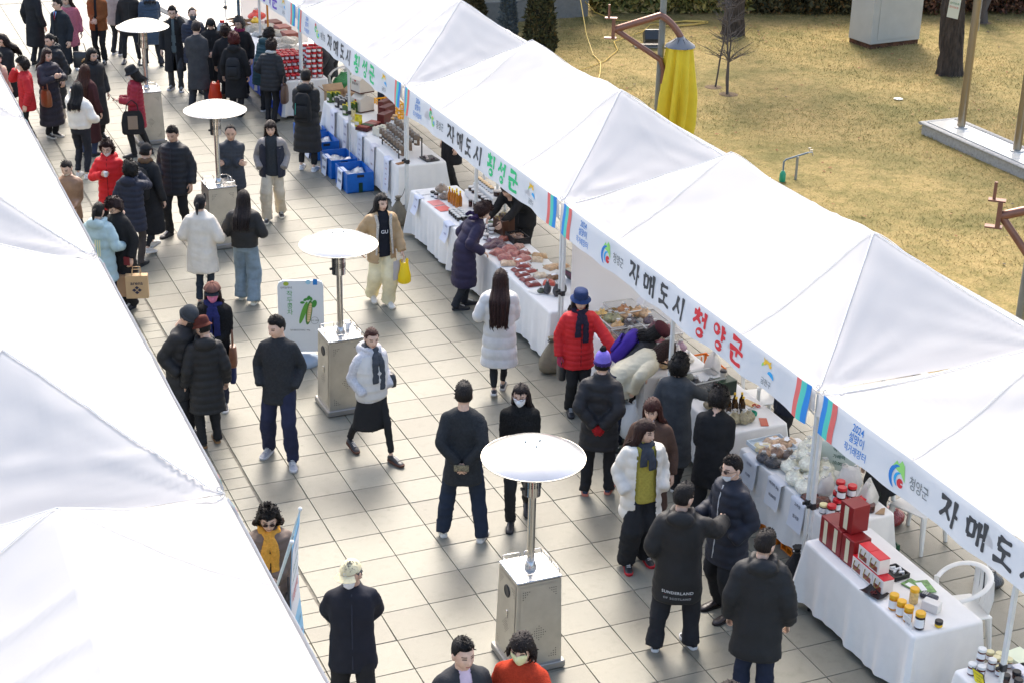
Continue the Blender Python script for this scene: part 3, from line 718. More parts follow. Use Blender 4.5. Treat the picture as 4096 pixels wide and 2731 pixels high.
def shoe_meshes(kind):
    if kind in SHOES: return SHOES[kind]
    up, so_ = MB(), MB(); th = np.arange(14)*2*math.pi/14
    prof = [(-.085, .026, .030, .075), (-.06, .034, .040, .085), (-.02, .036, .048, .088), (.03, .036, .040, .075), (.075, .041, .030, .056), (.12, .042, .024, .046), (.155, .034, .018, .036), (.172, .018, .012, .024)]
    R_ = []
    for y, wx, hz, top in prof:
        c = (top+.018)/2; hh = (top-.018)/2
        R_.append(np.stack([wx*np.cos(th), np.full(14, -y), c+hh*np.sin(th)], 1))
    up.loft(R_)
    if kind == 'boot': up.tube([(0, .04, .05), (0, .045, .14), (0, .045, .24)], [.046, .046, .05], 12)
    outline = [(-.094, .020), (-.075, .036), (-.02, .041), (.03, .041), (.08, .046), (.13, .046), (.165, .034), (.182, .014)]
    poly = [(w_, -y) for y, w_ in outline]+[(-w_, -y) for y, w_ in outline[::-1]]
    hs = .026 if kind in ('sneaker', 'boot') else .016
    R_ = [[(x*s, y*s+.0*z, z) for x, y in poly] for z, s in ((.0, .97), (.006, 1.0), (hs, 1.0), (hs+.004, .96))]
    so_.loft(R_)
    if kind == 'sneaker':
        for i in range(4): up.tube([(-.02, -.035-.018*i, .083-.0075*i), (0, -.037-.018*i, .09-.0075*i), (.02, -.035-.018*i, .083-.0075*i)], .004, 5, 1)
    SHOES[kind] = (up, so_); return SHOES[kind]
BATCH = []      # objects whose overlapping shells are fused into one skin
def fuse(o, voxel, smooth=2, post=None):
    m = o.modifiers.new('r', 'REMESH'); m.mode = 'VOXEL'; m.voxel_size = voxel; m.use_smooth_shade = True
    if smooth:
        s = o.modifiers.new('s', 'SMOOTH'); s.factor = .5; s.iterations = smooth
    BATCH.append((o, post))
def run_batch():
    bpy.context.view_layer.update()
    dg = bpy.context.evaluated_depsgraph_get()
    res = [(o, post, bpy.data.meshes.new_from_object(o.evaluated_get(dg))) for o, post in BATCH]
    for o, post, me in res:
        old = o.data; o.modifiers.clear()
        if len(old.materials) and not len(me.materials):
            for m in old.materials: me.materials.append(m)
        if post: me = post(me)
        me.name = old.name; o.data = me
        bpy.data.meshes.remove(old)
    BATCH.clear()
def post_cloth(seed, amp, scale, cut=None, keepmats=None):
    def fn(me):
        n = len(me.vertices); v = np.zeros(n*3); me.vertices.foreach_get('co', v); v = v.reshape(-1, 3)
        nn = np.zeros(n*3); me.vertices.foreach_get('normal', nn); nn = nn.reshape(-1, 3)
        d = fnoise(v*np.array([1, 1, .55]), seed, scale, 3)+.6*fnoise(v*np.array([.6, .6, 1.6]), seed+5, scale*1.5, 2)
        fo = fnoise(v*np.array([.8, .8, 2.2]), seed+9, scale*2.2, 2); d = d+.9*np.clip(1-np.abs(fo)*2.2, 0, 1)*np.clip(fnoise(v, seed+11, 7, 1)+.3, 0, 1)
        v = v+nn*(amp*d)[:, None]
        me.vertices.foreach_set('co', v.ravel())
        if cut is not None:
            fs = [tuple(p.vertices) for p in me.polygons]
            keep = [q for q in fs if not cut(v[list(q)].mean(0))]
            m2 = bpy.data.meshes.new(me.name); m2.from_pydata(v.tolist(), [], keep)
            for m in me.materials: m2.materials.append(m)
            m2.polygons.foreach_set('use_smooth', [True]*len(keep)); m2.update()
            # give the cut-open coat a thickness at its edge
            return m2
        me.update(); return me
    return fn
def cloth(col, kind='wool'):
    c = tuple(q*.97+.016 for q in hexc(col))
    k = {'wool': dict(rough=.92, spec=.15, var=.16, vscale=9, bump=.25, bscale=60), 'puffer': dict(rough=.62, spec=.25, var=.10, vscale=5, bump=.35, bscale=14),
         'knit': dict(rough=.95, spec=.1, var=.14, vscale=40, bump=.5, bscale=90), 'denim': dict(rough=.85, spec=.2, var=.22, vscale=7, bump=.3, bscale=30),
         'cotton': dict(rough=.85, spec=.2, var=.12, vscale=6, bump=.3, bscale=16), 'fur': dict(rough=1.0, spec=.05, var=.35, vscale=60, bump=1.0, bscale=110),
         'leather': dict(rough=.38, spec=.5, var=.15, vscale=8, bump=.2, bscale=25)}[kind]
    return mat('cloth_%s_%s' % (kind, col), c, **k)
def skinmats(tone, eye=True):
    t = {0: (.66, .43, .31), 1: (.58, .36, .25), 2: (.70, .47, .35)}[tone]
    return [mat('skin_%d' % tone, t, .55, var=.10, vscale=25, bump=.08, bscale=80), mat('lips', (.42, .13, .11), .5), mat('eye_dark', (.05, .032, .026), .3),
            mat('brow', (.09, .06, .045), .9)]
def hairmat(col):
    return mat('hair_'+col, hexc(col), .5, spec=.28, var=.5, vscale=38, stretch=(2.2, 2.2, .25), bump=.8, bscale=60)
PCOUNT = [0]
TOCAM = np.array([-math.sin(YAW), -math.cos(YAW)]); TORT = np.array([math.cos(YAW), -math.sin(YAW)])
class Per: pass
def person(label, x, y, face, h=1.65, fem=True, top='222222', kind='wool', L=.80, bulk=.012, pitch=.07, hood=None, collar=.0, opening=None, inner=None, sleeve=None,
           legs='1a1a1c', lw=1.0, lkind='cotton', skirt=None, shoe='17171a', sole='2a2a2a', skind='sneaker', hair=('bob', '15110f'), hlen=.3, hat=None, hy=0, nod=8, lean=0,
           al='down', ar='down', feet=None, mask=None, glasses=None, scarf=None, tone=0, ground=0.0, gloves=None, voxel=None, furhood=None, showfeet=True, bald=False,
           curl=.45, waist=None, lhand=True, rhand=True, zipline=None, chin=False, belt=None, legmat=None):
    PCOUNT[0] += 1; sd = PCOUNT[0]*7; a = R(face)
    if hair[0] in ('long', 'part') and hood: hood = None; collar = min(collar, .0)
    bulk = bulk*.62
    d = math.cos(a)*TOCAM+math.sin(a)*TORT
    rz = math.atan2(d[0], -d[1])
    root = thing('person', label, 'person', (x, y, ground), rz, None, h/1.70)
    me = Per(); me.root = root; me.M = np.array(Matrix.Translation((x, y, ground))@Matrix.Rotation(rz, 4, 'Z')@Matrix.Scale(h/1.70, 4)); me.rz = rz; me.sc = h/1.7
    th = R(lean)
    def B(p):                                                  # bend the upper body forward at the waist
        p = np.atleast_2d(np.asarray(p, float)).copy(); u = sstep((p[:, 2]-.84)/.30)*th
        y0, z0 = p[:, 1]-.0, p[:, 2]-.93
        c, s = np.cos(u), np.sin(u)
        p[:, 1] = y0*c-z0*s; p[:, 2] = .93+z0*c+y0*s
        return p
    Bp = lambda q: B(q)[0]
    me.B = Bp
    # --- pose
    if feet is None: feet = ((.10, .0, 0, 8), (-.10, .02, 0, -8))
    (fx, fy, fl, fyaw), (gx, gy, gl, gyaw) = feet
    F = {1: (fx, fy, fl, fyaw), -1: (gx, gy, gl, gyaw)}
    J = {}
    hipdrop = 0.0
    for s in (1, -1):
        fx_, fy_, fl_, fw_ = F[s]
        hip = np.array([s*.088, .0+.12*math.sin(th), .90-hipdrop]); ank = np.array([fx_, fy_+.03, .085+fl_])
        kn, ank = ik(hip, ank, .435, .415, (0.05*s, -1, .0)); J[s] = (hip, kn, ank, fw_, fl_)
    poses = {1: al, -1: ar}; A_ = {}
    for s in (1, -1):
        p = poses[s]; tg = np.array(ARM[p] if isinstance(p, str) else p, float); tg[0] *= s
        S_ = Bp((s*.158, .005, 1.350))
        if isinstance(p, str) and lean and p not in ('reach',): tg = Bp(tg) if tg[2] > .9 else tg+np.array([0, -.35*math.sin(th), 0])
        hint = (s*.45, .8, -.5) if not (isinstance(p, str) and p in ('behind', 'back')) else (s*1.0, .5, 0)
        if isinstance(p, str) and p in ('phone', 'face', 'touch', 'chest'): hint = (s*.55, -.3, -.9)
        el, wr = ik(S_, tg, .285, .255, hint); A_[s] = (S_, el, wr)
    me.A = A_
    me.wr = {s: A_[s][2] for s in (1, -1)}
    # --- body: one continuous skin; head and hands sculpted onto it
    body = MB(); k = 14
    T_ = [(1.45, .050, .050, 0), (1.42, .085, .062, 0), (1.38, .150, .075, 0), (1.30, .155, .092, 0), (1.15, .135, .088, 0), (1.02, .128, .085, 0), (.92, .145, .095, 0), (.85, .14, .09, 0)]
    thv = np.arange(k)*2*math.pi/k
    body.loft([B(np.stack([rx*np.cos(thv), ry*np.sin(thv)+.0, np.full(k, z)], 1)) for z, rx, ry, _ in T_[::-1]])
    for s in (1, -1):
        S_, el, wr = A_[s]; P_, r_, _ = along([S_, el, wr], [.048, .040, .028], .04); body.tube(P_, r_, 10)
        hip, kn, ank, _, _ = J[s]; P_, r_, _ = along([hip, kn, ank, ank+(0, 0, -.03)], [.078, .046*min(1, lw+.1), .030, .028], .05); body.tube(P_, r_, 10)
    nk0, nk1 = Bp((0, .0, 1.42)), Bp((0, -.012, 1.50)); body.tube([nk0, nk1], [.05, .046], 12)
    hc = Bp((0, -.022, 1.580)); hrot = Matrix.Rotation(R(hy), 4, 'Z')@Matrix.Rotation(R(nod)+th*.75, 4, 'X')
    HM = np.array(Matrix.Translation(hc)@hrot@Matrix.Scale(1.05, 4)); me.HM = HM
    bo = body.obj('body', skinmats(tone), root)
    hd = MB().merge(head_mb(fem), HM)
    for s in (1, -1):
        S_, el, wr = A_[s]
        if poses[s] == 'pocket' or not (lhand if s == 1 else rhand): continue
        fw = (wr-el)/np.linalg.norm(wr-el)
        p = poses[s]
        upv = np.array([s*.9, -.2, .3])
        if p in ('reach', 'read', 'bent'): upv = np.array([0.2*s, 0, 1.0])
        if p in ('behind',): upv = np.array([0, 1., .2])
        if p in ('face', 'phone', 'chest', 'strap', 'front', 'cross'): upv = np.array([.3*s, -1., .1])
        hm = hand_mb(s, curl, frame_from(wr+fw*.012, fw, upv))
        if gloves: continue
        hd.merge(hm)
    def post_body(m, hd=hd):
        mm = MB(); n = len(m.vertices); v = np.zeros(n*3); m.vertices.foreach_get('co', v)
        mm.add(v.reshape(-1, 3), [tuple(q.vertices) for q in m.polygons]); mm.merge(hd)
        return mm.mesh('body', skinmats(tone), 60)
    fuse(bo, .026, 1, post_body)
    # --- coat / jacket / top
    quilted = kind == 'puffer' and pitch
    def garment(name, colr, kd, L, bulk, q, hoodcol, cut=None, sl=True, zcol=0.0):
        g = MB(); k = 22; thv = np.arange(k)*2*math.pi/k
        hem = 1.44-.04-L
        key = np.array([(1.47+zcol, .066, .066), (1.44, .084, .076), (1.418, .125, .088), (1.388, .160, .100), (1.33, .176, .112), (1.24, .172, .124), (1.12, .164, .120), (1.0, .162, .122), (.90, .174, .132), (.78, .182, .140), (.60, .196, .150), (.40, .21, .165), (.2, .22, .18)])
        zz = np.arange(1.47+zcol, hem, -.012)
        if waist: zz = np.arange(1.47+zcol, waist, -.012)
        rings = []
        for z in zz:
            rx = np.interp(-z, -key[:, 0], key[:, 1]); ry = np.interp(-z, -key[:, 0], key[:, 2])
            bl = bulk*(1 if z < 1.40 else .55)
            if waist and z < waist+.05: bl *= .5
            e = quilt(1.44-z, .012, pitch) if (q and z < 1.41) else 0
            kk = 2.35
            cx = np.sign(np.cos(thv))*np.abs(np.cos(thv))**(2/kk); cy = np.sign(np.sin(thv))*np.abs(np.sin(thv))**(2/kk)
            rings.append(B(np.stack([(rx+bl+e)*cx, (ry+bl+e)*cy-.004, np.full(k, z)], 1)))
        # long hems hang straight and part over the stride
        g.loft(rings[::-1])
        if sl:
            for s in (1, -1):
                S_, el, wr = A_[s]; S0 = Bp((s*.115, .005, 1.372))
                P_, r_, q_ = along([S0, S_, el, wr+(wr-el)*.03], [.050, .060, .053, .043], .012); r_ = r_+bulk*np.interp(np.linspace(0, 1, len(r_)), [0, .2, 1], [.2, .8, .9])
                if q: r_ = r_+quilt(q_, .009, pitch)
                r_[-1] *= .82
                g.tube(P_, r_, 14)
        if hoodcol == 'same':
            g.xf(np.eye(4))
            h0 = MB().ball((0, 0, 0), (.135, .075, .085), 14, 9).xf(np.array(Matrix.Translation(Bp((0, .105, 1.425)))@Matrix.Rotation(th-.35, 4, 'X')))
            g.merge(h0)
            g.tube([Bp((-.10, .06, 1.455)), Bp((-.085, -.05, 1.465)), Bp((-.045, -.105, 1.425))], [.035, .032, .02], 8)
            g.tube([Bp((.10, .06, 1.455)), Bp((.085, -.05, 1.465)), Bp((.045, -.105, 1.425))], [.035, .032, .02], 8)
        o = g.obj(name, cloth(colr, kd), root)
        fuse(o, voxel or (.0150 if q else .019), 0 if q else 3, post_cloth(sd, {'puffer': .0045 if q else .009, 'wool': .0065, 'knit': .008, 'cotton': .008, 'leather': .008, 'fur': .007, 'denim': .006}[kd], 16, cut))
        return o
    me.inner = None
    if inner:
        garment('sweater', inner[0], inner[1], min(L, .62), .0, False, None, None, sleeve is not None)
    cut = None
    if opening:
        def cut(c, w_=opening):
            p = c
            return p[1] < -.03 and abs(p[0]) < w_*(1.0+(1.3-p[2])*.25) and p[2] < 1.50
    jname = 'coat' if L > .80 else 'jacket'
    me.coat = garment(jname if kind not in ('knit',) else 'sweater', top, kind, L, bulk, quilted, hood, cut, True, collar)
    if furhood:
        fr = MB(); n = 26; pts = []
        for i in range(n+1):
            u = -2.5+5.0*i/n; pts.append(Bp((.125*math.sin(u), .085+.06*math.cos(u)*-1+.02, 1.46+.03*math.cos(u))))
        fr.tube(pts, .032, 10); o = fr.obj('fur_trim', cloth(furhood, 'fur'), root); fuse(o, .013, 1, post_cloth(sd, .010, 90))
    # --- trousers or skirt
    tr = MB()
    if skirt:
        hemz, rx = skirt; k = 22; thv = np.arange(k)*2*math.pi/k
        zs = np.arange(1.02, hemz, -.03); mx = (J[1][2]+J[-1][2])/2; rings = []
        for z in zs:
            u = (1.02-z)/(1.02-hemz); r0 = .15+(rx-.15)*u
            rings.append(np.stack([r0*np.cos(thv)*(1+.05*np.sin(thv*5+sd)*u), (r0*.8)*np.sin(thv)+mx[1]*u*.5, np.full(k, z)], 1))
        tr.loft(rings[::-1]); o = tr.obj('skirt', cloth(legs, lkind), root); fuse(o, .02, 2, post_cloth(sd+1, .006, 14))
        tr = MB(); lw = .72
    tr.loft([np.stack([rx*np.cos(thv), ry*np.sin(thv)+.10*math.sin(th), np.full(len(thv), z)], 1) for thv in [np.arange(16)*2*math.pi/16] for z, rx, ry in ((.80, .14, .10), (.86, .158, .115), (.94, .155, .112), (1.03, .138, .10))])
    for s in (1, -1):
        hip, kn, ank, fw_, fl_ = J[s]
        sh = ank-kn; sh /= np.linalg.norm(sh)
        r = [.086, .090, .066*max(.82, lw), .056*lw, .057*lw]
        P_, r_, _ = along([hip+(0, 0, .03), hip*.86+kn*.14, kn, ank-sh*.10, ank+sh*(.035 if lw > .95 else -.03)], r, .02)
        if lw > .9: r_ = r_+.004*np.sin(np.linspace(0, 14, len(r_))+sd)*np.linspace(0, 1, len(r_))
        tr.tube(P_, r_, 14)
    o = tr.obj('leggings' if skirt else 'trousers', cloth('141416' if skirt else legs, lkind), root)
    fuse(o, .0165, 1, post_cloth(sd+2, .0085, 22))
    # --- shoes
    if showfeet:
        up, sl_ = shoe_meshes(skind)
        for s in (1, -1):
            hip, kn, ank, fw_, fl_ = J[s]
            pit = min(.75, fl_*5.0) if fl_ > 0 else 0
            M = Matrix.Translation(ank-np.array([0, .045*math.cos(R(fw_)), .085]))@Matrix.Rotation(R(fw_), 4, 'Z')@Matrix.Translation((0, 0, .0))@Matrix.Rotation(pit, 4, 'X')@Matrix.Translation((0, .0, 0))
            M = np.array(M)
            so2 = MB().merge(up, M).obj('shoe', [cloth(shoe, 'leather'), cloth('d8d8d4', 'cotton')], root, 60)
            MB().merge(sl_, M).obj('sole', cloth(sole, 'cotton'), so2, 50)
    # --- hair, hats
    bigh = hat is not None
    st, hcol = hair
    if st:
        hm = hair_mb(st, fem, sd, hlen, bulk+(.075 if hood else .018))
        if bigh:
            v = hm.verts(); v2 = v.copy(); up = v[:, 2] > .02; v2[up] = v[up]*np.array([.93, .93, .9]); hm = MB().add(v2, hm.f)
        MB().merge(hm, HM).obj('hair', hairmat(hcol), root, 75)
    if hat:
        hk, hcol2 = hat[0], hat[1]
        hb = MB(); parts = []
        def shell(fn): V, T = head_shell(fem, fn); return shell_mb(V, T)
        if hk in ('beanie', 'pom'):
            hb.merge(shell(lambda az, P, X, Y, Z: np.where(Z > .028-.03*(np.abs(az) > 1.2), .016+.026*np.clip((Z-.04)/.06, 0, 1)+.003*np.cos(az*26)*(Z < .06), -.02)))
            pts = [(.083*math.sin(u), -.103*math.cos(u), .038-.02*(1-math.cos(u))/2) for u in np.linspace(0, 2*math.pi, 33)]
            bd = MB().tube(pts, .014, 8, ry=.020)
        elif hk in ('cap', 'newsboy'):
            puff = .014 if hk == 'cap' else .024
            hb.merge(shell(lambda az, P, X, Y, Z: np.where(Z > .048-.012*(np.abs(az) > 1.2), puff+(.016 if hk == 'newsboy' else .004)*np.sin(np.clip(Z/.118, 0, 1)*3.1)+.003*np.cos(az*8)*(hk == 'newsboy'), -.02)))
            Vz = []
            for i in range(7):
                u = i/6; row = []
                for j in range(13):
                    b = -.85+1.7*j/12; rr = .098+u*(.060 if hk == 'cap' else .042)*math.cos(b*.9)
                    row.append((math.sin(b)*rr*.92, -math.cos(b)*rr-.006*u, .054-.014*u-.022*u*abs(math.sin(b))**1.5))
                Vz.append(row)
            bd = MB().grid(Vz); bd.grid(np.array(Vz)-np.array([0, 0, .004]))
        elif hk in ('bucket', 'felt', 'brim'):
            fl = .028 if hk == 'felt' else .040
            rings = []
            for r, z in ((.096, .058), (.097, .085), (.094, .118), (.086, .140), (.060, .152), (.01, .155)):
                u = np.arange(24)*2*math.pi/24; rings.append(np.stack([r*np.cos(u)*.92, r*np.sin(u)*1.08, np.full(24, z)], 1))
            hb.loft(rings)
            Bm = []
            for i in range(5):
                v_ = i/4; u = np.linspace(0, 2*math.pi, 33); r = .096+fl*v_
                Bm.append(np.stack([r*np.cos(u)*.93, r*np.sin(u)*1.07, .060-.034*v_-.0*u], 1))
            bd = MB().grid(Bm)
        elif hk == 'beret':
            hb.ball((0, .012, .085), (.115, .125, .062), 24, 12)
            bd = MB().tube([(.085*math.sin(u), -.102*math.cos(u)+.004, .050) for u in np.linspace(0, 2*math.pi, 29)], .012, 8)
        ho = MB().merge(hb, HM).obj('hat', cloth(hcol2, hat[3] if len(hat) > 3 else 'wool'), root, 70)
        MB().merge(bd, HM).obj('brim' if hk in ('cap', 'newsboy', 'bucket', 'felt', 'brim') else 'band', cloth(hat[2] if len(hat) > 2 else hcol2, 'wool'), ho, 70)
        if hk == 'pom':
            o = MB().ball(HM@np.array([0, .01, .165, 1])[:4] if False else (HM@np.array([0, .01, .165, 1]))[:3], .040, 14, 10).obj('pompom', cloth('151316', 'fur'), ho); fuse(o, .010, 0, post_cloth(sd, .008, 140))
    if mask:
        low = -.030 if chin else .012
        def mf(az, P, X, Y, Z): return np.where((np.abs(az) < 1.05) & (Z < low) & (Z > -.112-.0*Z) & (Y < .0), .006+.010*gauss(X, .02)*gauss(Z+.045, .05), -.02)
        V, T = head_shell(fem, mf); mb = shell_mb(V, T)
        for s in (-1, 1): mb.tube([(s*.058, -.055, low-.02), (s*.080, .010, .004)], .0018, 5)
        MB().merge(mb, HM).obj('face_mask', mat('mask_'+mask, hexc(mask), .8, bump=.3, bscale=50), root, 70)
    if glasses:
        gcol, dark = glasses; mb = MB(); ln = MB()
        for s in (-1, 1):
            cx = s*.031; u = np.linspace(0, 2*math.pi, 17)
            mb.tube(np.stack([cx+.0215*np.cos(u), -.102+.006*np.abs(np.cos(u))*0-.0*u, .008+.0165*np.sin(u)], 1), .0021, 5)
            ln.add(np.stack([cx+.021*np.cos(u[:-1]), np.full(16, -.1015), .008+.016*np.sin(u[:-1])], 1), [tuple(range(16))])
            mb.tube([(s*.052, -.101, .012), (s*.078, -.06, .012), (s*.082, .005, .008)], .002, 5)
        mb.tube([(-.010, -.105, .010), (.010, -.105, .010)], .002, 5)
        go = MB().merge(mb, HM).obj('glasses', mat('frame_'+gcol, hexc(gcol), .3), root, 60)
        if dark: MB().merge(ln, HM).obj('lens', mat('dark_lens', (.03, .012, .012), .08), go)
    if scarf:
        sc_, skd = scarf[0], scarf[1]; mb = MB(); n = 24
        pts = [Bp((.078*math.sin(u), .004-.080*math.cos(u), 1.452+.018*math.cos(u+2.6)+.012*math.sin(3*u))) for u in np.linspace(0, 2*math.pi, n+1)]
        mb.tube(pts, [.036+.006*math.sin(i*1.7) for i in range(n+1)], 10)
        if len(scarf) > 2:
            for s, l in ((1, scarf[2]), (-1, scarf[2]*.8)):
                mb.tube([Bp((s*.03, -.12, 1.42)), Bp((s*.045, -.165, 1.32)), Bp((s*.05, -.172, 1.42-l))], [.032, .045, .048], 10, ry=[.022, .018, .012])
        o = mb.obj('scarf', cloth(sc_, skd) if len(sc_) == 6 else sc_, root); fuse(o, .0125, 1, post_cloth(sd+3, .006, 45))
    if gloves:
        gm = MB()
        for s in (1, -1):
            if poses[s] == 'pocket': continue
            S_, el, wr = A_[s]; fw = (wr-el)/np.linalg.norm(wr-el)
            gm2 = hand_mb(s, curl, frame_from(wr+fw*.01, fw, (s*.9, -.2, .3) if poses[s] != 'behind' else (0, 1, .2)))
            v = gm2.verts(); c = v.mean(0); gm2 = MB().add(c+(v-c)*1.1, gm2.f)
            gm2.obj('glove', cloth(gloves, 'wool'), root, 60)
    if not zipline and not opening and kind in ('puffer', 'wool', 'cotton') and abs((face+180) % 360-180) < 115: zipline = ''.join('%02x' % min(255, int(int(top[i:i+2], 16)*.55)+(34 if int(top[0:2], 16) < 60 else 0)) for i in (0, 2, 4))
    if zipline:
        mb = MB()
        zs = np.linspace(1.43, 1.44-L+.03, 14)
        pts = []
        for z in zs: pts.append(Bp((0, -(np.interp(-z, [-1.47, -1.44, -1.33, -1.24, -1.0, -.78, -.4], [.066, .076, .112, .124, .122, .14, .165])+bulk+.004), z)))
        mb.tube(pts, .006, 6); mb.obj('zip', cloth(zipline, 'cotton'), root, 60)
    return me
def decal(P, child, m, x0, z0, col, back=True, eps=.004):
    """print lettering m onto a finished garment by casting onto its surface"""
    from mathutils.bvhtree import BVHTree
    o = next(c for c in P.root.children if c.name.split('.')[0] == child); me = o.data
    bv = BVHTree.FromPolygons([v.co[:] for v in me.vertices], [tuple(p.vertices) for p in me.polygons]); s = 1 if back else -1; pts = []
    for a, b, _ in m.verts():
        x = -s*a+x0; h = bv.ray_cast(Vector((x, s*.8, z0+b)), Vector((0, -s, 0)))[0]; pts.append((x, (h.y if h else s*.2)+s*eps, z0+b))
    yy = np.array(pts); f = np.polyfit(yy[:, 0], yy[:, 1], 2); r = yy[:, 1]-np.polyval(f, yy[:, 0]); yy[:, 1] = np.polyval(f, yy[:, 0])+s*max(0, (s*r).max())
    return MB().add(yy, m.f).obj('lettering', paint(col, .6), P.root)
def world(P, loc): return (P.M@np.array([*loc, 1]))[:3]
# ================================================================= STALLS
m_cloth = mat('white_tablecloth', (.81, .795, .765), .8, spec=.2, var=.03, vscale=5, bump=.06, bscale=20)
m_blackmetal = mat('black_metal', (.015, .015, .016), .4)
m_white = mat('white_plastic', (.74, .74, .71), .4, var=.03, vscale=8)
m_paper = mat('paper', (.76, .77, .78), .8)
m_ink = mat('ink', (.03, .03, .05), .8)
m_card = mat('cardboard', (.42, .28, .16), .85, var=.12, vscale=10)
m_clear = mat('clear_plastic', (.80, .80, .80), .12, alpha=.32, spec=.6)
ZT = .752
def table(label, clab, x0, x1, y0, y1, hem=.10, seed=0, skirtcol=None):
    """folding table with a white cloth draped over it to near the ground"""
    cx, cy = (x0+x1)/2, (y0+y1)/2; w, d = x1-x0, y1-y0
    t = thing('folding_table', label, 'table', (cx, cy, 0))
    MB().box((0, 0, .725), (w-.03, d-.03, .03), 0, 0, .006).obj('tabletop', m_white, t)
    for sx in (-1, 1):
        for sy in (-1, 1): MB().tube([(sx*(w/2-.06), sy*(d/2-.12), .71), (sx*(w/2-.05), sy*(d/2-.10), .0)], .014, 8).obj('leg', m_blackmetal, t, 40)
    rs = np.random.RandomState(seed+5); n = 200; r = .025; per = []
    pts = []
    def corner(px, py, a0):
        for k in range(7):
            a = a0+k/6*math.pi/2; pts.append((px+r*math.cos(a), py+r*math.sin(a)))
    corner(w/2-r, d/2-r, 0); corner(-w/2+r, d/2-r, math.pi/2); corner(-w/2+r, -d/2+r, math.pi); corner(w/2-r, -d/2+r, 1.5*math.pi)
    P = np.array(pts+[pts[0]]); s = np.concatenate([[0], np.cumsum(np.hypot(*np.diff(P, axis=0).T))]); q = np.linspace(0, s[-1], n+1)[:-1]
    base = np.stack([np.interp(q, s, P[:, 0]), np.interp(q, s, P[:, 1])], 1)
    nrm = base/np.array([w/2, d/2]); nn = np.zeros_like(base)
    ex = np.clip((np.abs(nrm)-.93)/.07, 0, 1); nn = np.sign(nrm)*np.where(ex.sum(1, keepdims=True) > 0, ex, np.abs(nrm)); nn /= np.linalg.norm(nn, axis=1)[:, None]+1e-9
    cor = np.clip(ex.min(1)*3, 0, 1)
    ph = rs.uniform(0, 6.28, 4); fold = .5*np.sin(q*13+ph[0])+.35*np.sin(q*23+ph[1])+.25*np.sin(q*37+ph[2])+.3*np.sin(q*7+ph[3])
    M = MB(); rings = []
    inner = base*(1-.06); rings.append(np.column_stack([inner, np.full(n, ZT-.006)])); rings.append(np.column_stack([base*.995, np.full(n, ZT-.006)]))
    H = ZT-hem
    for u in (.015, .05, .12, .22, .34, .48, .62, .76, .88, 1.0):
        out = .008+.050*u**1.3*(fold*.55+.35)+cor*.10*u
        z = ZT-.008-H*u+(.018*np.sin(q*5+ph[1])*u if u == 1.0 else 0)
        rings.append(np.column_stack([base+nn*out[:, None], np.full(n, 1.0)*z]))
    M.loft(rings, cap=False); M.add(rings[0], [tuple(range(n-1, -1, -1))][0:1])
    c = M.obj('tablecloth', m_cloth, None, 50); c.location = (cx, cy, 0); tag(c, clab, 'tablecloth')
    return t
def fin(o, label, cat, group=None, loc=None, rz=0):
    tag(o, label, cat, group)
    if loc is not None: o.location = loc
    o.rotation_euler = (0, 0, rz); return o
def place(t, spots, group=None, z=ZT, labels=None, rzs=None, jit=.0):
    for i, p in enumerate(spots):
        zz = p[2] if len(p) > 2 else z
        rz = rzs[i % len(rzs)] if rzs else rnd.uniform(-.2, .2)
        lb = labels[i] if labels else None
        if i == 0:
            t.location = (p[0], p[1], zz); t.rotation_euler = (0, 0, rz)
            if lb: t['label'] = lb
        else: dup(t, (p[0], p[1], zz), rz, lb)
    if group: pass
def jar(label, r, h, body, lid, group=None, lab=True, lidh=.28, k=14, cat='jar', clear=True):
    t = thing('jar', label, cat, group=group)
    m = mat('jarbody_'+body, hexc(body), .18, var=.25, vscale=30, coat=.3)
    MB().lathe([(r*.9, 0), (r, .006), (r, h*(1-lidh)-.01), (r*.9, h*(1-lidh))], k).obj('glass', m, t, 50)
    MB().lathe([(r*1.03, h*(1-lidh)), (r*1.04, h*(1-lidh)+.004), (r*1.04, h-.004), (r*.97, h)], k).obj('lid', paint(lid, .35), t, 50)
    if lab:
        a = np.linspace(-2.4, .9, 9)+math.pi/2+math.pi-.6
        g = [[((r+.0015)*math.cos(b), (r+.0015)*math.sin(b), z) for b in a] for z in (h*.14, h*(1-lidh)*.82)]
        MB().grid(g).obj('label_strip', m_paper, t, 180)
    return t
def bottle(label, r, h, body, cap, group=None):
    t = thing('bottle', label, 'bottle', group=group)
    MB().lathe([(r*.9, 0), (r, .008), (r, h*.55), (r*.45, h*.74), (r*.36, h*.90)], 12).obj('glass', mat('bottle_'+body, hexc(body), .12, var=.2, vscale=20, coat=.4), t, 60)
    MB().lathe([(r*.46, h*.88), (r*.46, h*.99), (r*.38, h)], 10).obj('cap', paint(cap, .4), t, 50)
    return t
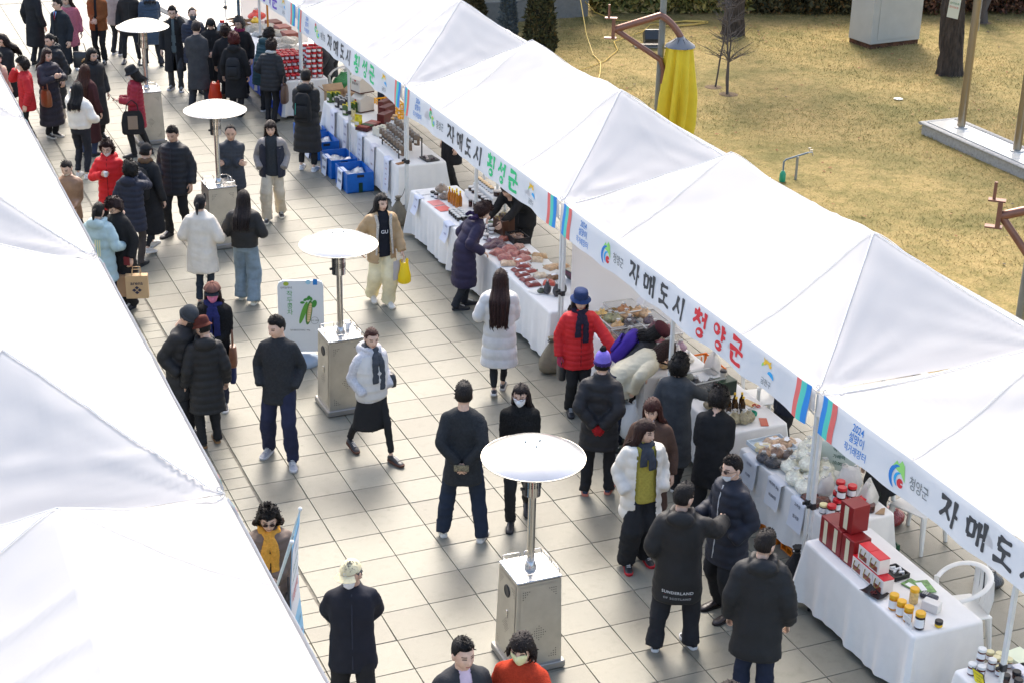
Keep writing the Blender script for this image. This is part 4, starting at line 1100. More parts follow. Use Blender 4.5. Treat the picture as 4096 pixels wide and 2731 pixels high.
def sack(label, r, h, col, group=None, seed=0, cat='bag', grain=True, knot=True, name='food_bag', flat=False):
    """a clear bag of dry goods, lumpy, tied at the neck"""
    t = thing(name, label, cat, group=group); k, n = 18, 12; th = np.arange(k)*2*math.pi/k; rings = []
    for i in range(n):
        u = i/(n-1); rr = r*(math.sin(min(1, u*1.15+.12)*math.pi*.92)**.55 if u < .86 else .42-.5*(u-.86))
        rings.append(np.stack([rr*np.cos(th), rr*np.sin(th)*.85, np.full(k, u*h)], 1))
    v = np.array(rings); nz = fnoise(v.reshape(-1, 3)/r, seed, 3.2, 3).reshape(n, k); ctr = v.mean(1, keepdims=True)
    v = ctr+(v-ctr)*(1+.10*nz)[..., None]; v[..., 2] = np.maximum(0, v[..., 2]+.05*h*nz*np.linspace(0, 1, n)[:, None])
    MB().loft(v).obj('contents', mat('sack_'+col, hexc(col), .32, spec=.6, var=.24, vscale=26 if grain else 9, bump=.9, bscale=45, coat=.35), t, 60)
    if knot:
        kn = MB(); kr = [np.stack([q*r*np.cos(th)*(1+.25*np.sin(th*5+seed)), q*r*np.sin(th)*(1+.25*np.cos(th*4)), np.full(k, z*h)], 1) for q, z in ((.30, .93), (.13, 1.0), (.10, 1.04), (.28, 1.18))]
        kn.loft(kr, cap=False).obj('knot', mat('bag_film', (.66, .66, .64), .25, alpha=.8), t, 60)
    return t
def packet(label, w, d, h, col, group=None, cat='packet', lab=None, seed=1):
    t = thing('packet', label, cat, group=group); nx, ny = 11, 11; P = np.zeros((nx, ny, 3)); Q = P.copy()
    for i in range(nx):
        for j in range(ny):
            x, y = i/(nx-1)*2-1, j/(ny-1)*2-1; b = ((1-x**4)*(1-y**4))**.5
            z = h*b*(1+.25*math.sin(3*x+seed)*math.sin(4*y+seed*2)); P[i, j] = (x*w/2, y*d/2, .004+z); Q[i, j] = (x*w/2, y*d/2, .003)
    MB().grid(P.transpose(1, 0, 2)).grid(Q).obj('film', mat('pack_'+col, hexc(col), .28, var=.3, vscale=30, bump=.7, bscale=35, coat=.3), t, 60)
    if lab: MB().grid([[(-.25*w, -.22*d, .006+h*1.04), (.25*w, -.22*d, .006+h*1.04)], [(-.25*w, .22*d, .006+h*1.04), (.25*w, .22*d, .006+h*1.04)]]).obj('sticker', m_paper, t)
    return t
def pouch(label, w, h, col, col2, group=None):
    """stand-up pouch: wide gusset at the foot, flat sealed top"""
    t = thing('pouch', label, 'pouch', group=group); k = 14; th = np.arange(k)*2*math.pi/k; rings = []
    for z, dd in ((0, .30), (.03, .34), (.3, .34), (.6, .26), (.85, .10), (1, .02)): rings.append(np.stack([w/2*np.cos(th), dd*w*np.sin(th), np.full(k, z*h)], 1))
    MB().loft(rings).obj('film', mat('pouch_'+col, hexc(col), .3, var=.5, vscale=18, bump=.4, bscale=30, coat=.3), t, 60)
    MB().box((0, 0, h*.90), (w*.96, .03*w+.012, h*.17), 0).obj('band', paint(col2, .35), t)
    MB().box((0, -.345*w, h*.33), (w*.5, .004, h*.25), 0).obj('print', paint('efe9dc', .5), t)
    return t
def carton(label, w, d, h, col, group=None, top=None, front=None, cat='box', name='gift_box', handle=False, text=None):
    t = thing(name, label, cat, group=group)
    MB().box((0, 0, h/2), (w, d, h), 0, 0, .004).obj('body', paint(col, .4), t)
    if top: MB().box((0, 0, h+.004), (w*1.01, d*1.01, .008), 0, 0, .003).obj('lid', paint(top, .35), t)
    if front:
        MB().box((-w/2-.001, 0, h*.5), (.003, d*.30, h*.86)).obj('label_strip', paint(front, .5), t)
    if handle:
        MB().tube([(-w/2-.004, -d*.22, h*.82), (-w/2-.02, -d*.20, h*.45), (-w/2-.022, 0, h*.28), (-w/2-.02, d*.20, h*.45), (-w/2-.004, d*.22, h*.82)], .005, 6).obj('handle', paint('8a7636', .6), t, 60)
        MB().box((-w/2-.001, 0, h*.30), (.003, d*.72, h*.34)).obj('picture', mat('berry_print', (.28, .05, .03), .4, var=.7, vscale=60), t)
    return t
def sheet(label, cx, cy, z0, w, h, face, lines, col='d6d9e0', ink='2a2a3a', big=None, curl=.05, name='price_sheet', rz=0, red=None):
    """a paper price sheet hanging over the table edge; face = direction it looks (unit xy)"""
    t = thing(name, label, 'sign', (cx, cy, 0)); fx, fy = face; rx, ry = -fy, fx
    def S(u, v): return np.array([rx*u*w+fx*(.02+curl*v*v), ry*u*w+fy*(.02+curl*v*v), z0-v*h])
    g = [[S(u, v) for u in np.linspace(-.5, .5, 7)] for v in np.linspace(0, 1, 9)]
    # the upper part lies back on the table
    top = [[S(u, 0)+np.array([-fx*q, -fy*q, .004]) for u in np.linspace(-.5, .5, 7)] for q in (.10, .05)]
    MB().grid(top+g).obj('paper', paint(col, .8), t, 180)
    def put(m, cu, cv, sc, c):
        v = m.verts()*sc; P = np.array([S(cu+a/w, cv-b/h)+np.array([fx, fy, 0])*.004 for a, b, _ in v]); MB().add(P, m.f).obj('lettering', paint(c, .8), t)
    for i, ln in enumerate(lines):
        put(text_mb(ln, 1, .01), 0, .16+i*.75/max(1, len(lines)-.2), (big or .05), red if (red and i % 2) else ink)
    return t
# ---------------------------------------------------------------- tables
table('folding table under the white cloth with the honey jars', 'white cloth under the honey jars and maroon gift boxes', 3.90, 4.64, -4.62, -2.83, .10, 1)
table('folding table at the bottom right corner of the picture', 'white cloth under the white lidded jars at bottom right', 3.93, 4.68, -6.98, -5.17, .10, 2)
table('folding table holding the rice cake bags', 'white cloth under the rice cake bags', 4.31, 5.03, -2.68, -.87, .12, 3)
table('folding table holding the amber bottles', 'white cloth under the amber bottles and green gift box', 4.30, 5.10, -.52, 1.05, .12, 4)
table('folding table holding the grain bins', 'white cloth under the clear bins of grain bags', 4.15, 5.02, 1.12, 2.98, .10, 5)
table('folding table holding the chilli powder packets', 'white cloth under the chilli powder packets', 3.92, 4.68, 3.32, 5.02, .08, 6)
table('folding table beside the purple coat', 'white cloth beside the purple coat', 3.91, 4.68, 5.05, 6.80, .08, 7)
table('folding table holding the yellow capped oil bottles', 'white cloth under the yellow capped oil bottles', 3.90, 4.66, 6.83, 8.60, .08, 8)
table('folding table behind the lower blue crates', 'white cloth behind the lower blue crates', 4.12, 4.94, 9.82, 11.90, .08, 9)
table('folding table holding the green and yellow pouches', 'white cloth under the green and yellow pouches', 4.14, 4.98, 11.93, 14.02, .08, 10)
table('folding table carrying the stacks of red lidded jars', 'white cloth under the stacks of red lidded jars', 3.84, 4.68, 15.55, 17.40, .10, 11)
table('folding table with dried fish and roots at the far end', 'white cloth under the dried fish and roots', 3.84, 4.90, 17.45, 20.75, .12, 12)
sk = MB(); g = [[(3.755-.010*math.sin(y_*9), y_, z_) for y_ in np.linspace(15.50, 18.6, 40)] for z_ in (.73, .5, .25, .06)]
sko = sk.grid(g).obj('skirt_banner', mat('blue_banner', (.012, .07, .50), .6)); tag(sko, 'blue banner with white lettering hung along the red jar table', 'banner')
tx = MB()
for ch, yy in zip('남해', (16.95, 16.2)):
    m_ = glyph(ch, 0, 0, .42, 0, .17); v = m_.verts(); tx.add(np.stack([np.full(len(v), 3.738), yy-v[:, 0], .42+v[:, 1]], 1), m_.f)
tx.obj('lettering', m_paper, sko)
# ---------------------------------------------------------------- honey stall (front right)
b = carton('', .20, .24, .28, '861418', None, None, 'd8cfae')
for i, (p, l) in enumerate((((4.12, -2.95), 'maroon gift box at the back of the row beside the tent leg'), ((4.12, -3.12), 'maroon gift box in the middle of the row of three'), ((4.12, -3.32), 'maroon gift box at the front of the row, next to the red and white boxes'),
                            ((4.16, -3.19, ZT+.285), 'maroon gift box standing on top of the two others'))):
    loc = (p[0], p[1]-.02, p[2] if len(p) > 2 else ZT)
    if i == 0: b.location = loc; b['label'] = l; b.scale = (1, .78, 1)
    else: dup(b, loc, .04*(i-1), l)
rw = carton('red lidded white gift box with a cord handle and berry picture in the stack', .12, .165, .15, 'e4dcd4', 'red and white gift boxes', 'd01526', None, handle=True)
place(rw, [(4.075, -3.53), (4.075, -3.70), (4.075, -3.87), (4.08, -3.60, ZT+.16), (4.08, -3.77, ZT+.16)], rzs=[0])
hj = jar('', .042, .155, 'c8860c', 'e0a81c', None, True, .22)
place(hj, [(3.985, -4.17), (3.985, -4.285), (3.99, -4.39)], labels=['yellow honey jar with gold lid, farthest of the front three', 'amber honey jar with gold lid, middle of the front three', 'amber honey jar with gold lid right behind the price card'], rzs=[0, .1, -.1])
fin(jar('', .045, .165, '1c0806', 'e0a81c', None, True, .2), 'dark syrup jar with gold lid at the table corner', 'jar', None, (4.02, -4.52, ZT))
fin(jar('', .042, .155, 'd6b878', 'e0a81c', None, False, .22), 'pale clear jar with gold lid behind the honey jars', 'jar', None, (4.22, -4.15, ZT))
fin(jar('', .036, .062, 'd8b01c', '17171a', None, False, .5), 'small yellow jar with black lid on the bare cloth', 'jar', None, (4.20, -4.56, ZT))
t = thing('tray', 'black tray of small white paper cups', 'tray', (4.35, -3.68, ZT), .1)
MB().box((0, 0, .006), (.17, .20, .012)).obj('base', m_blackpl, t)
for a, bq, c_, d_ in ((.085, 0, .012, .20), (-.085, 0, .012, .20), (0, .10, .17, .012), (0, -.10, .17, .012)): MB().box((a, bq, .022), (c_, d_, .045)).obj('side', m_blackpl, t)
for i in range(8):
    a = rnd.uniform(0, 3.1); c = np.array([rnd.uniform(-.05, .05), rnd.uniform(-.07, .07), .035+.004*i]); d_ = np.array([math.cos(a), math.sin(a), 0])*.025
    tag(MB().tube([np.array([4.35, -3.68, ZT])+c-d_, np.array([4.35, -3.68, ZT])+c+d_], .012, 8).obj('paper_cup', m_paper, None, 50), 'small white paper cup lying in the black tray', 'cup', 'white cups in the black tray')
pl = MB(); g = [[(x_, y_, .012+.03*(x_/.09)**2*.6+.006) for x_ in np.linspace(-.085, .085, 9)] for y_ in np.linspace(-.11, .11, 7)]; fin(pl.grid(g).obj('plate', mat('black_lacquer', (.015, .013, .015), .25), None, 60), 'curved black plate of dried berries at the cloth edge', 'plate', None, (3.965, -3.90, ZT-.005), .3)
be = MB()
for _ in range(18): be.ball((3.965+rnd.uniform(-.03, .03), -3.90+rnd.uniform(-.03, .03), ZT+.014+rnd.uniform(0, .008)), (.009, .006, .005), 6, 5)
tag(be.obj('dried_berries', paint('5a1210', .5)), 'heap of dried red berries on the black plate', 'berries', kind='stuff')
for i, (x_, y_, r_, l) in enumerate(((4.40, -3.92, .3, 'green photo leaflet lying nearest the chair'), (4.47, -3.97, -.2, 'green photo leaflet half under the card reader'))):
    lf = thing('leaflet', l, 'leaflet', (x_, y_, ZT+.004+.004*i), r_); MB().box((0, 0, .003), (.15, .21, .005)).obj('page', mat('leaflet_print', (.12, .26, .07), .4, var=.7, vscale=25), lf); MB().box((-.03, 0, .0065), (.06, .14, .001)).obj('text_block', m_paper, lf)
cr = thing('card_reader', 'dark blue card reader on the white cloth', 'card reader', (4.40, -4.14, ZT), .5); MB().box((0, 0, .02), (.08, .16, .04), 0, 0, .008).obj('case', paint('14182e', .4), cr); MB().box((0, -.035, .041), (.055, .05, .004)).obj('screen', paint('3a4450', .2), cr)
for i in range(9): MB().box((-.018+.018*(i % 3), .02+.018*(i//3), .042), (.012, .012, .005)).obj('key', paint('b8b8b4', .5), cr)
fin(carton('', .10, .16, .09, 'd6d3ce', None, None, None, name='carton'), 'small white printed carton behind the honey jars', 'box', None, (4.30, -4.31, ZT), .5)
pc = thing('price_card', 'white handwritten price card leaning before the dark jar', 'sign', (3.925, -4.48, ZT), 0); M_ = np.array(Matrix.Rotation(-.25, 4, 'Y'))
MB().box((0, 0, .065), (.004, .10, .13), M=M_).obj('card', m_paper, pc)
for i, s_ in enumerate(('구기자', '2.4', '20,000원')):
    m_ = text_mb(s_, .022); v = m_.verts(); MB().add(np.stack([-.004+.25*(.105-.028*i+v[:, 1]-.065)-.001, -v[:, 0], .105-.028*i+v[:, 1]], 1), m_.f).obj('lettering', paint('7a2a3a' if i == 1 else '3a3a5a', .8), pc)
# ---- bottom right table: white lidded jars
wj = jar('', .036, .105, '5a1a12', 'dcdcd8', None, True, .24)
place(wj, [(4.02, -5.27), (4.07, -5.33), (4.16, -5.20), (4.22, -5.28), (4.13, -5.24, ZT+.105)], labels=['white lidded red paste jar, nearest the table corner', 'white lidded red paste jar behind the yellow card', 'white lidded red paste jar in the back row', 'white lidded red paste jar beside the cream lids', 'white lidded red paste jar on top of the others'])
cj = jar('cream lidded jar in the cluster by the tent leg', .034, .085, '7a3a20', 'd9cfa0', 'cream lidded jars', True, .3); place(cj, [(4.30, -5.15), (4.36, -5.20), (4.30, -5.24), (4.38, -5.30), (4.30, -5.33), (4.23, -5.37)])
bj = jar('black lidded jar beside the books at bottom right', .036, .07, '3a140c', '17171a', 'black lidded jars', False, .4); place(bj, [(4.22, -5.47), (4.34, -5.46), (4.42, -5.52), (4.28, -5.56)])
ys = thing('price_card', 'yellow handwritten price card in a black frame', 'sign', (4.00, -5.42, ZT)); M_ = np.array(Matrix.Rotation(.15, 4, 'Z')@Matrix.Rotation(-.35, 4, 'Y'))
q_ = MB().box((0, 0, .075), (.006, .125, .165)).xf(M_); q_.obj('frame', m_blackpl, ys); MB().box((-.005, 0, .075), (.004, .112, .150)).xf(M_).obj('card', paint('f0e01a', .6), ys)
for i, s_ in enumerate(('구기자분말', '150g', '18,000')):
    m_ = text_mb(s_, .026); v = m_.verts(); MB().add(np.stack([np.full(len(v), -.0085), -v[:, 0], .115-.038*i+v[:, 1]], 1), m_.f).xf(M_).obj('lettering', m_ink, ys)
for l, p, c1, rz_ in (('green edged picture box flat on the bottom right table', (4.56, -5.26, ZT), 'dfe6c8', .12), ('white and blue picture box flat on the bottom right table', (4.48, -5.46, ZT), 'e6e6ee', -.1)):
    fin(carton('', .20, .26, .035, c1, None, None, None, name='flat_box'), l, 'box', None, p, rz_)
# ---- plastic chairs
def chair(label, x_, y_, rz_):
    t = thing('plastic_chair', label, 'chair', (x_, y_, 0), rz_)
    MB().box((0, 0, .43), (.44, .44, .022), 0, 0, .01).obj('seat', m_white, t, 50)
    for sx in (-1, 1):
        for sy in (-1, 1): MB().tube([(sx*.19, sy*.19, .43), (sx*.235, sy*.235, 0)], [.034, .022], 8).obj('leg', m_white, t, 40)
    R1 = []; u = np.linspace(-2.2, 2.2, 31)
    top = np.stack([.27*np.sin(u), .24*np.cos(u)-.02, .66+.16*np.clip(np.cos(u*.72), 0, 1)], 1)
    MB().tube(top, .03, 8, ry=.014).obj('arm_rail', m_white, t, 60)
    for s in (-1, 1): MB().tube([(s*.225, -.14, .44), (s*.245, -.155, .66)], .024, 8).obj('arm_post', m_white, t, 60)
    for i, wd_ in ((-2, .050), (-1, .031), (0, .031), (1, .031), (2, .050)): MB().tube([(i*.062, .20, .44), (i*.074, .235-.010*abs(i), .62), (i*.070, .222-.010*abs(i), .80)], wd_, 8, ry=.007).obj('back_slat', m_white, t, 60)
    return t
chair('white plastic armchair behind the honey jars', 4.92, -3.98, -1.75)
chair('white plastic armchair under the banner behind the rice cakes', 5.75, -2.15, -1.2)
chair('white plastic armchair behind the bottles, under the red lettering', 5.55, .75, -1.7)
chair('white plastic armchair behind the oil bottle table', 5.55, 9.0, -1.5)
chair('white plastic armchair by the red jar stacks', 5.1, 15.9, -1.2)
# ---------------------------------------------------------------- rice cake table
rc = sack('clear bag of sliced white rice cakes in the heap', .125, .15, 'f2ecd6', 'rice cake bags', 3, knot=True, grain=True)
place(rc, [(4.77, -1.36), (4.95, -1.50), (4.52, -1.55), (4.68, -1.62), (4.83, -1.70), (4.42, -1.78), (4.58, -1.85), (4.72, -1.88), (4.42, -1.98), (4.68, -1.60, ZT+.13), (4.78, -1.45, ZT+.14), (4.60, -1.75, ZT+.12)], rzs=[0, .8, 1.7, 2.6, 3.4, 4.2, 5.1])
tb = thing('tray', 'pale blue plastic tray under the noodle bags', 'tray', (4.62, -1.0, ZT), .05)
MB().box((0, 0, .008), (.42, .36, .012), 0, 0, .004).obj('base', paint('c8d4dc', .4), tb)
for a, bq, c_, d_ in ((.21, 0, .01, .36), (-.21, 0, .01, .36), (0, .18, .42, .01), (0, -.18, .42, .01)): MB().box((a, bq, .025), (c_, d_, .045)).obj('side', paint('c8d4dc', .4), tb)
for l, p, c_ in (('beige noodle bag with a green sticker, back of the pale blue tray', (4.68, -.93), 'c8a888'), ('cream folded noodle bag at the front of the tray', (4.50, -1.02), 'd8cca0'), ('brown noodle bag with a round sticker, right of the tray', (4.80, -1.0), 'b89878'), ('pale pink noodle bag in the tray corner', (4.62, -1.10), 'd0b098')):
    fin(packet('', .20, .16, .05, c_, lab=1, seed=int(p[0]*70)), l, 'bag', None, (*p, ZT+.02), rnd.uniform(-.5, .5))
for l, p, c_, r in (('dark grey bean bag with a green label at the table edge', (4.40, -1.38), '2c2c30', .10), ('charcoal bag of beans hanging over the front of the cloth', (4.36, -1.25), '3a3a40', .09), ('tied brown grain bag beside the dark bean bags', (4.56, -1.20), '8a6a54', .09), ('tied grey brown grain bag in front of the rice cakes', (4.66, -1.28), '6a5a50', .085), ('beige tied grain bag by the tray', (4.46, -1.14), 'b08e70', .085)):
    fin(sack('', r, r*1.2, c_, None, int(p[0]*31)), l, 'bag', None, (*p, ZT), rnd.uniform(0, 6))
for l, p, c_ in (('brown block packet at the front of the rice cake table', (4.40, -2.12), '5a2a18'), ('reddish brown block packet next to the jars', (4.47, -2.24), '6a3420'), ('dark pressed block packet by the tent leg', (4.40, -2.26), '4a2418')):
    fin(packet('', .17, .13, .05, c_, seed=5), l, 'packet', None, (*p, ZT), rnd.uniform(-.6, .6))
def vestbag(label, x_, y_, z_, h, w, col, rz_, mk=None, alpha=.93):
    """thin plastic carrier bag with two handle loops"""
    t = thing('plastic_bag', label, 'bag', (x_, y_, z_), rz_); k = 20; th = np.arange(k)*2*math.pi/k; R1 = []
    for u, wx, wy in ((0, .36, .26), (.06, .46, .34), (.3, .50, .36), (.55, .44, .26), (.75, .36, .14), (.84, .34, .08)): R1.append(np.stack([w*wx*np.cos(th), w*wy*np.sin(th), np.full(k, u*h)], 1))
    v = np.array(R1); n_ = fnoise(v.reshape(-1, 3)*8, int(abs(x_*31+y_*17)), 2.4, 3).reshape(len(R1), k); c = v.mean(1, keepdims=True); v = c+(v-c)*(1+.26*n_)[..., None]; v[..., 2] *= (1+.10*np.roll(n_, 3, 1))
    m = mat('film_'+col, hexc(col), .3, spec=.5, alpha=alpha, transl=.25, bump=.6, bscale=22)
    MB().loft(v, cap=True).obj('bag_body', m, t, 60)
    for s in (-1, 1): MB().tube([(s*w*.26, 0, .80*h), (s*w*.30, .01, .93*h), (s*w*.22, 0, 1.0*h), (s*w*.12, -.01, .93*h), (s*w*.16, 0, .80*h)], .012, 6, ry=.005).obj('handle', m, t, 60)
    if mk:
        m_ = text_mb(mk[0], mk[2], .01); vv = m_.verts(); MB().add(np.stack([vv[:, 0], np.full(len(vv), -w*.40), h*.36+vv[:, 1]], 1), m_.f).obj('lettering', paint(mk[1], .6), t)
    return t
vestbag('white plastic bag with green lettering at the table end', 4.88, -2.42, ZT, .26, .30, 'e6e4de', .9, ('가루', '1f6a30', .08))
vestbag('translucent white plastic bag behind the tent leg', 4.60, -2.08, ZT, .22, .24, 'e2e0dc', .3)
vestbag('tall white plastic bag at the back of the rice cake table', 4.90, -2.06, ZT, .28, .28, 'e8e6e2', -.5)
sheet('green printed price board tilted behind the rice cakes', 4.99, -1.72, ZT+.30, .40, .28, (-.8, -.6), ['떡국떡', '가래떡', '10,000'], 'b8c4bc', '2a5a4a', .05, .0)
rj = jar('', .046, .125, '4a1c10', 'c81420', None, True, .24); 
place(rj, [(4.40, -2.50), (4.52, -2.42), (4.60, -2.44), (4.70, -2.50), (4.70, -2.30), (4.79, -2.48), (4.56, -2.42, ZT+.128), (4.68, -2.42, ZT+.128), (4.62, -2.30, ZT+.128), (4.61, -2.28)], labels=['large red lidded paste jar next to the maroon boxes', 'red lidded jar under the front stack, left', 'red lidded jar under the front stack, middle', 'red lidded jar at the right foot of the stack', 'red lidded jar at the back of the stack', 'red lidded jar nearest the lettered plastic bag', 'red lidded jar on top at the front left', 'red lidded jar on top at the right', 'red lidded jar on top at the back', 'red lidded jar hidden low in the stack'])
fin(jar('', .042, .10, '3a1410', 'e8dca0', None, True, .2), 'dark jar with a pale yellow lid beside the red lids', 'jar', None, (4.36, -2.42, ZT))
fin(jar('', .05, .085, '3a1210', '6a4a44', None, False, .12), 'low dark red tub right of the red jars', 'tub', None, (4.82, -2.56, ZT))
ck = MB()
for i in range(9): tag(MB().box((4.90+.015*i*.4, -2.60-.012*i*.3, ZT+.004+.0005*i), (.14, .008, .006), rz=.5+.05*i).obj('wooden_stick', m_card), 'thin wooden sample stick on the white cloth', 'stick', 'sample sticks on the cloth')
sheet('handwritten white price sheet with two prices under the noodle tray', 4.275, -1.15, .745, .30, .30, (-1, 0), ['10,000', '10,000'], 'd2d6dc', '50506a', .038, .03)
sheet('handwritten white price sheet below the rice cake bags', 4.275, -1.66, .745, .26, .30, (-1, 0), ['떡국떡 2kg', '10,000원'], 'd6d8dc', '3a3a4a', .042, .03)
sheet('handwritten white price sheet by the tent leg under the jars', 4.275, -2.12, .745, .26, .32, (-1, 0), ['고추장', '청국장'], 'd2d6de', '3a3a4a', .042, .03)
# ---------------------------------------------------------------- bottle table
def bin_(label, x_, y_, z_, w, d, h, rz_=0, col='b8b8b4'):
    t = thing('plastic_bin', label, 'bin', (x_, y_, z_), rz_); m = mat('clearbin_'+col, hexc(col), .18, alpha=.28, spec=.6)
    MB().box((0, 0, .004), (w*.9, d*.9, .008)).obj('base', m, t)
    for sx in (-1, 1):
        MB().add([(sx*w*.45, -d*.45, 0), (sx*w*.45, d*.45, 0), (sx*w*.5, d*.5, h), (sx*w*.5, -d*.5, h)], [(0, 1, 2, 3)]).obj('side', m, t)
        MB().add([(-w*.45, sx*d*.45, 0), (w*.45, sx*d*.45, 0), (w*.5, sx*d*.5, h), (-w*.5, sx*d*.5, h)], [(0, 1, 2, 3)]).obj('side', m, t)
    u = [(-w/2, -d/2, h), (w/2, -d/2, h), (w/2, d/2, h), (-w/2, d/2, h), (-w/2, -d/2, h), (w/2, -d/2, h)]
    MB().tube(u, .009, 6).obj('rim', paint('d0d0cc', .3), t, 60)
    return t
bin_('clear plastic bin of dark seaweed bags by the calculator', 4.60, .52, ZT, .42, .30, .20, .1)
for l, p in (('black seaweed bag at the back of the clear bin', (4.55, .60)), ('black seaweed bag at the front of the clear bin', (4.58, .46)), ('black seaweed bag at the right of the clear bin', (4.70, .52))): fin(sack('', .10, .14, '1c1a1a', None, int(p[1]*90)), l, 'bag', None, (*p, ZT+.01), rnd.uniform(0, 6))
g_ = carton('', .22, .17, .17, '0e2a1c', None, '123420', None); fin(g_, 'dark green lettered gift box under the coffee cup', 'box', None, (4.82, .40, ZT), .12)
m_ = text_mb('PIZZA', .045, .01); v = m_.verts(); MB().add(np.stack([np.full(len(v), -.114), -v[:, 0], .125+v[:, 1]], 1), m_.f).obj('lettering', paint('9a2a20', .5), g_)
cu = thing('coffee_cup', 'pale paper coffee cup with black lid on the green box', 'cup', (4.80, .42, ZT+.18)); MB().lathe([(.030, 0), (.040, .09)], 14).obj('cup_body', paint('cfc6b8', .6), cu, 50); MB().lathe([(.043, .088), (.043, .098), (.036, .102), (.034, .112), (.0, .112)], 14).obj('lid', m_blackpl, cu, 50)
ab = bottle('', .030, .20, '2a1606', 'd8741c', None); place(ab, [(4.60, .18), (4.64, .12), (4.66, .04), (4.60, .05)], labels=['brown bottle with orange cap, back of the cluster', 'brown bottle with orange cap behind the curly black hair', 'brown bottle with orange cap, right of the pair', 'brown bottle with orange cap at the front left'])
ab2 = bottle('', .030, .20, '3a2408', 'e0b41c', None); place(ab2, [(4.72, .0), (4.68, -.10), (4.76, -.12), (4.80, -.02), (4.62, -.05)], labels=['brown bottle with yellow cap behind the front pair', 'brown bottle with yellow cap, left of the front pair', 'brown bottle with yellow cap nearest the zucchini bags', 'brown bottle with yellow cap by the tape roll', 'brown bottle with yellow cap half hidden by black hair'])
zb = sack('', .085, .14, '9a9070', None, 8); place(zb, [(4.44, -.36), (4.54, -.32), (4.63, -.36), (4.71, -.34)], labels=['bag of dried zucchini slices nearest the black coat', 'bag of dried zucchini slices, second from the black coat', 'bag of dried zucchini slices, second from the leaflet', 'bag of dried zucchini slices at the right end'], rzs=[0, 1, 2.2, 4])
tp = MB(); u = np.linspace(0, 6.28, 25); tp.tube(np.stack([.045*np.cos(u), .045*np.sin(u), .022+0*u], 1), .011, 8, ry=.022); fin(tp.obj('tape_roll', paint('0e8a6a', .35), None, 60), 'green roll of packing tape near the scissors', 'tape', None, (4.83, -.22, ZT))
sc_ = thing('scissors', 'red handled scissors on the bottle table', 'scissors', (4.95, -.06, ZT+.008), .6)
for s in (-1, 1):
    u = np.linspace(0, 6.28, 13); MB().tube(np.stack([.05+.028*np.cos(u), s*.026+.018*np.sin(u), 0*u], 1), .006, 6).obj('handle', paint('c8201c', .4), sc_, 60); MB().tube([(.02, s*.01, 0), (-.09, -s*.008, 0)], [.006, .002], 5).obj('blade', m_steel, sc_)
fin(carton('', .12, .20, .004, 'c8a868', None, None, None, name='card_sheet'), 'brown printed sticker sheet beside the bottles', 'leaflet', None, (4.96, .06, ZT), .3); fin(carton('', .09, .20, .004, 'b84a2a', None, None, None, name='leaflet'), 'colourful leaflet at the right end of the bottle table', 'leaflet', None, (4.86, -.42, ZT), -.4)
fin(carton('', .26, .20, .012, 'd2d6da', None, None, None, name='notebook'), 'open white notebook beside the calculator', 'notebook', None, (4.80, .86, ZT), .2)
ca = thing('calculator', 'dark calculator at the edge of the notebook', 'calculator', (4.86, .66, ZT), .4); MB().box((0, 0, .008), (.10, .15, .016), 0, 0, .004).obj('case', paint('2a2c30', .4), ca)
for i in range(16): MB().box((-.03+.02*(i % 4), -.04+.022*(i//4), .018), (.013, .014, .004)).obj('key', paint('c8c8c8', .5), ca)
vestbag('crumpled white plastic bag at the back of the bottle table', 5.0, 1.0, ZT, .26, .30, 'e0dcd8', 1.1)
def crate(label, x_, y_, z_, w, d, h, col, rz_=0, bars=True):
    """perforated stacking crate: slatted walls with rims and corner posts"""
    t = thing('crate', label, 'crate', (x_, y_, z_), rz_); m = paint(col, .5)
    MB().box((0, 0, .01), (w*.97, d*.97, .018)).obj('base', m, t)
    for sx in (-1, 1):
        for sy in (-1, 1): MB().box((sx*(w/2-.012), sy*(d/2-.012), h/2), (.024, .024, h)).obj('corner_post', m, t)
    for z0 in (h*.30, h*.55, h-.016):
        for s in (-1, 1):
            MB().box((0, s*(d/2-.006), z0), (w-.05, .010, .024)).obj('rail', m, t); MB().box((s*(w/2-.006), 0, z0), (.010, d-.05, .024)).obj('rail', m, t)
    for s in (-1, 1):
        for i in range(5): MB().box((-w/2+w*(i+1)/6, s*(d/2-.008), h*.46), (.014, .008, h*.86)).obj('slat', m, t)
        for i in range(4): MB().box((s*(w/2-.008), -d/2+d*(i+1)/5, h*.46), (.008, .014, h*.86)).obj('slat', m, t)
    return t
crate('orange crate under the rice cake table next to the black coat', 4.50, -1.45, 0, .36, .52, .30, 'e07a10'); crate('orange crate under the rice cake table by the tent leg', 4.50, -2.05, 0, .36, .52, .30, 'e07a10')
crate('orange crate on the ground beside the black coat', 4.50, -.30, 0, .40, .52, .30, 'd8700e'); crate('orange crate of dark bags behind the grain bins', 5.35, 1.85, .0, .40, .52, .45, 'd8700e')
crate('yellow crate behind the white gift cartons', 5.15, 13.3, .55, .40, .52, .30, 'e8a80c'); crate('green crate on the ground behind the rice cake table', 5.12, -2.35, 0, .28, .40, .26, '12482e')
crate('red basket on the ground behind the chilli packets', 5.35, 4.75, 0, .34, .42, .20, 'b81a1a')
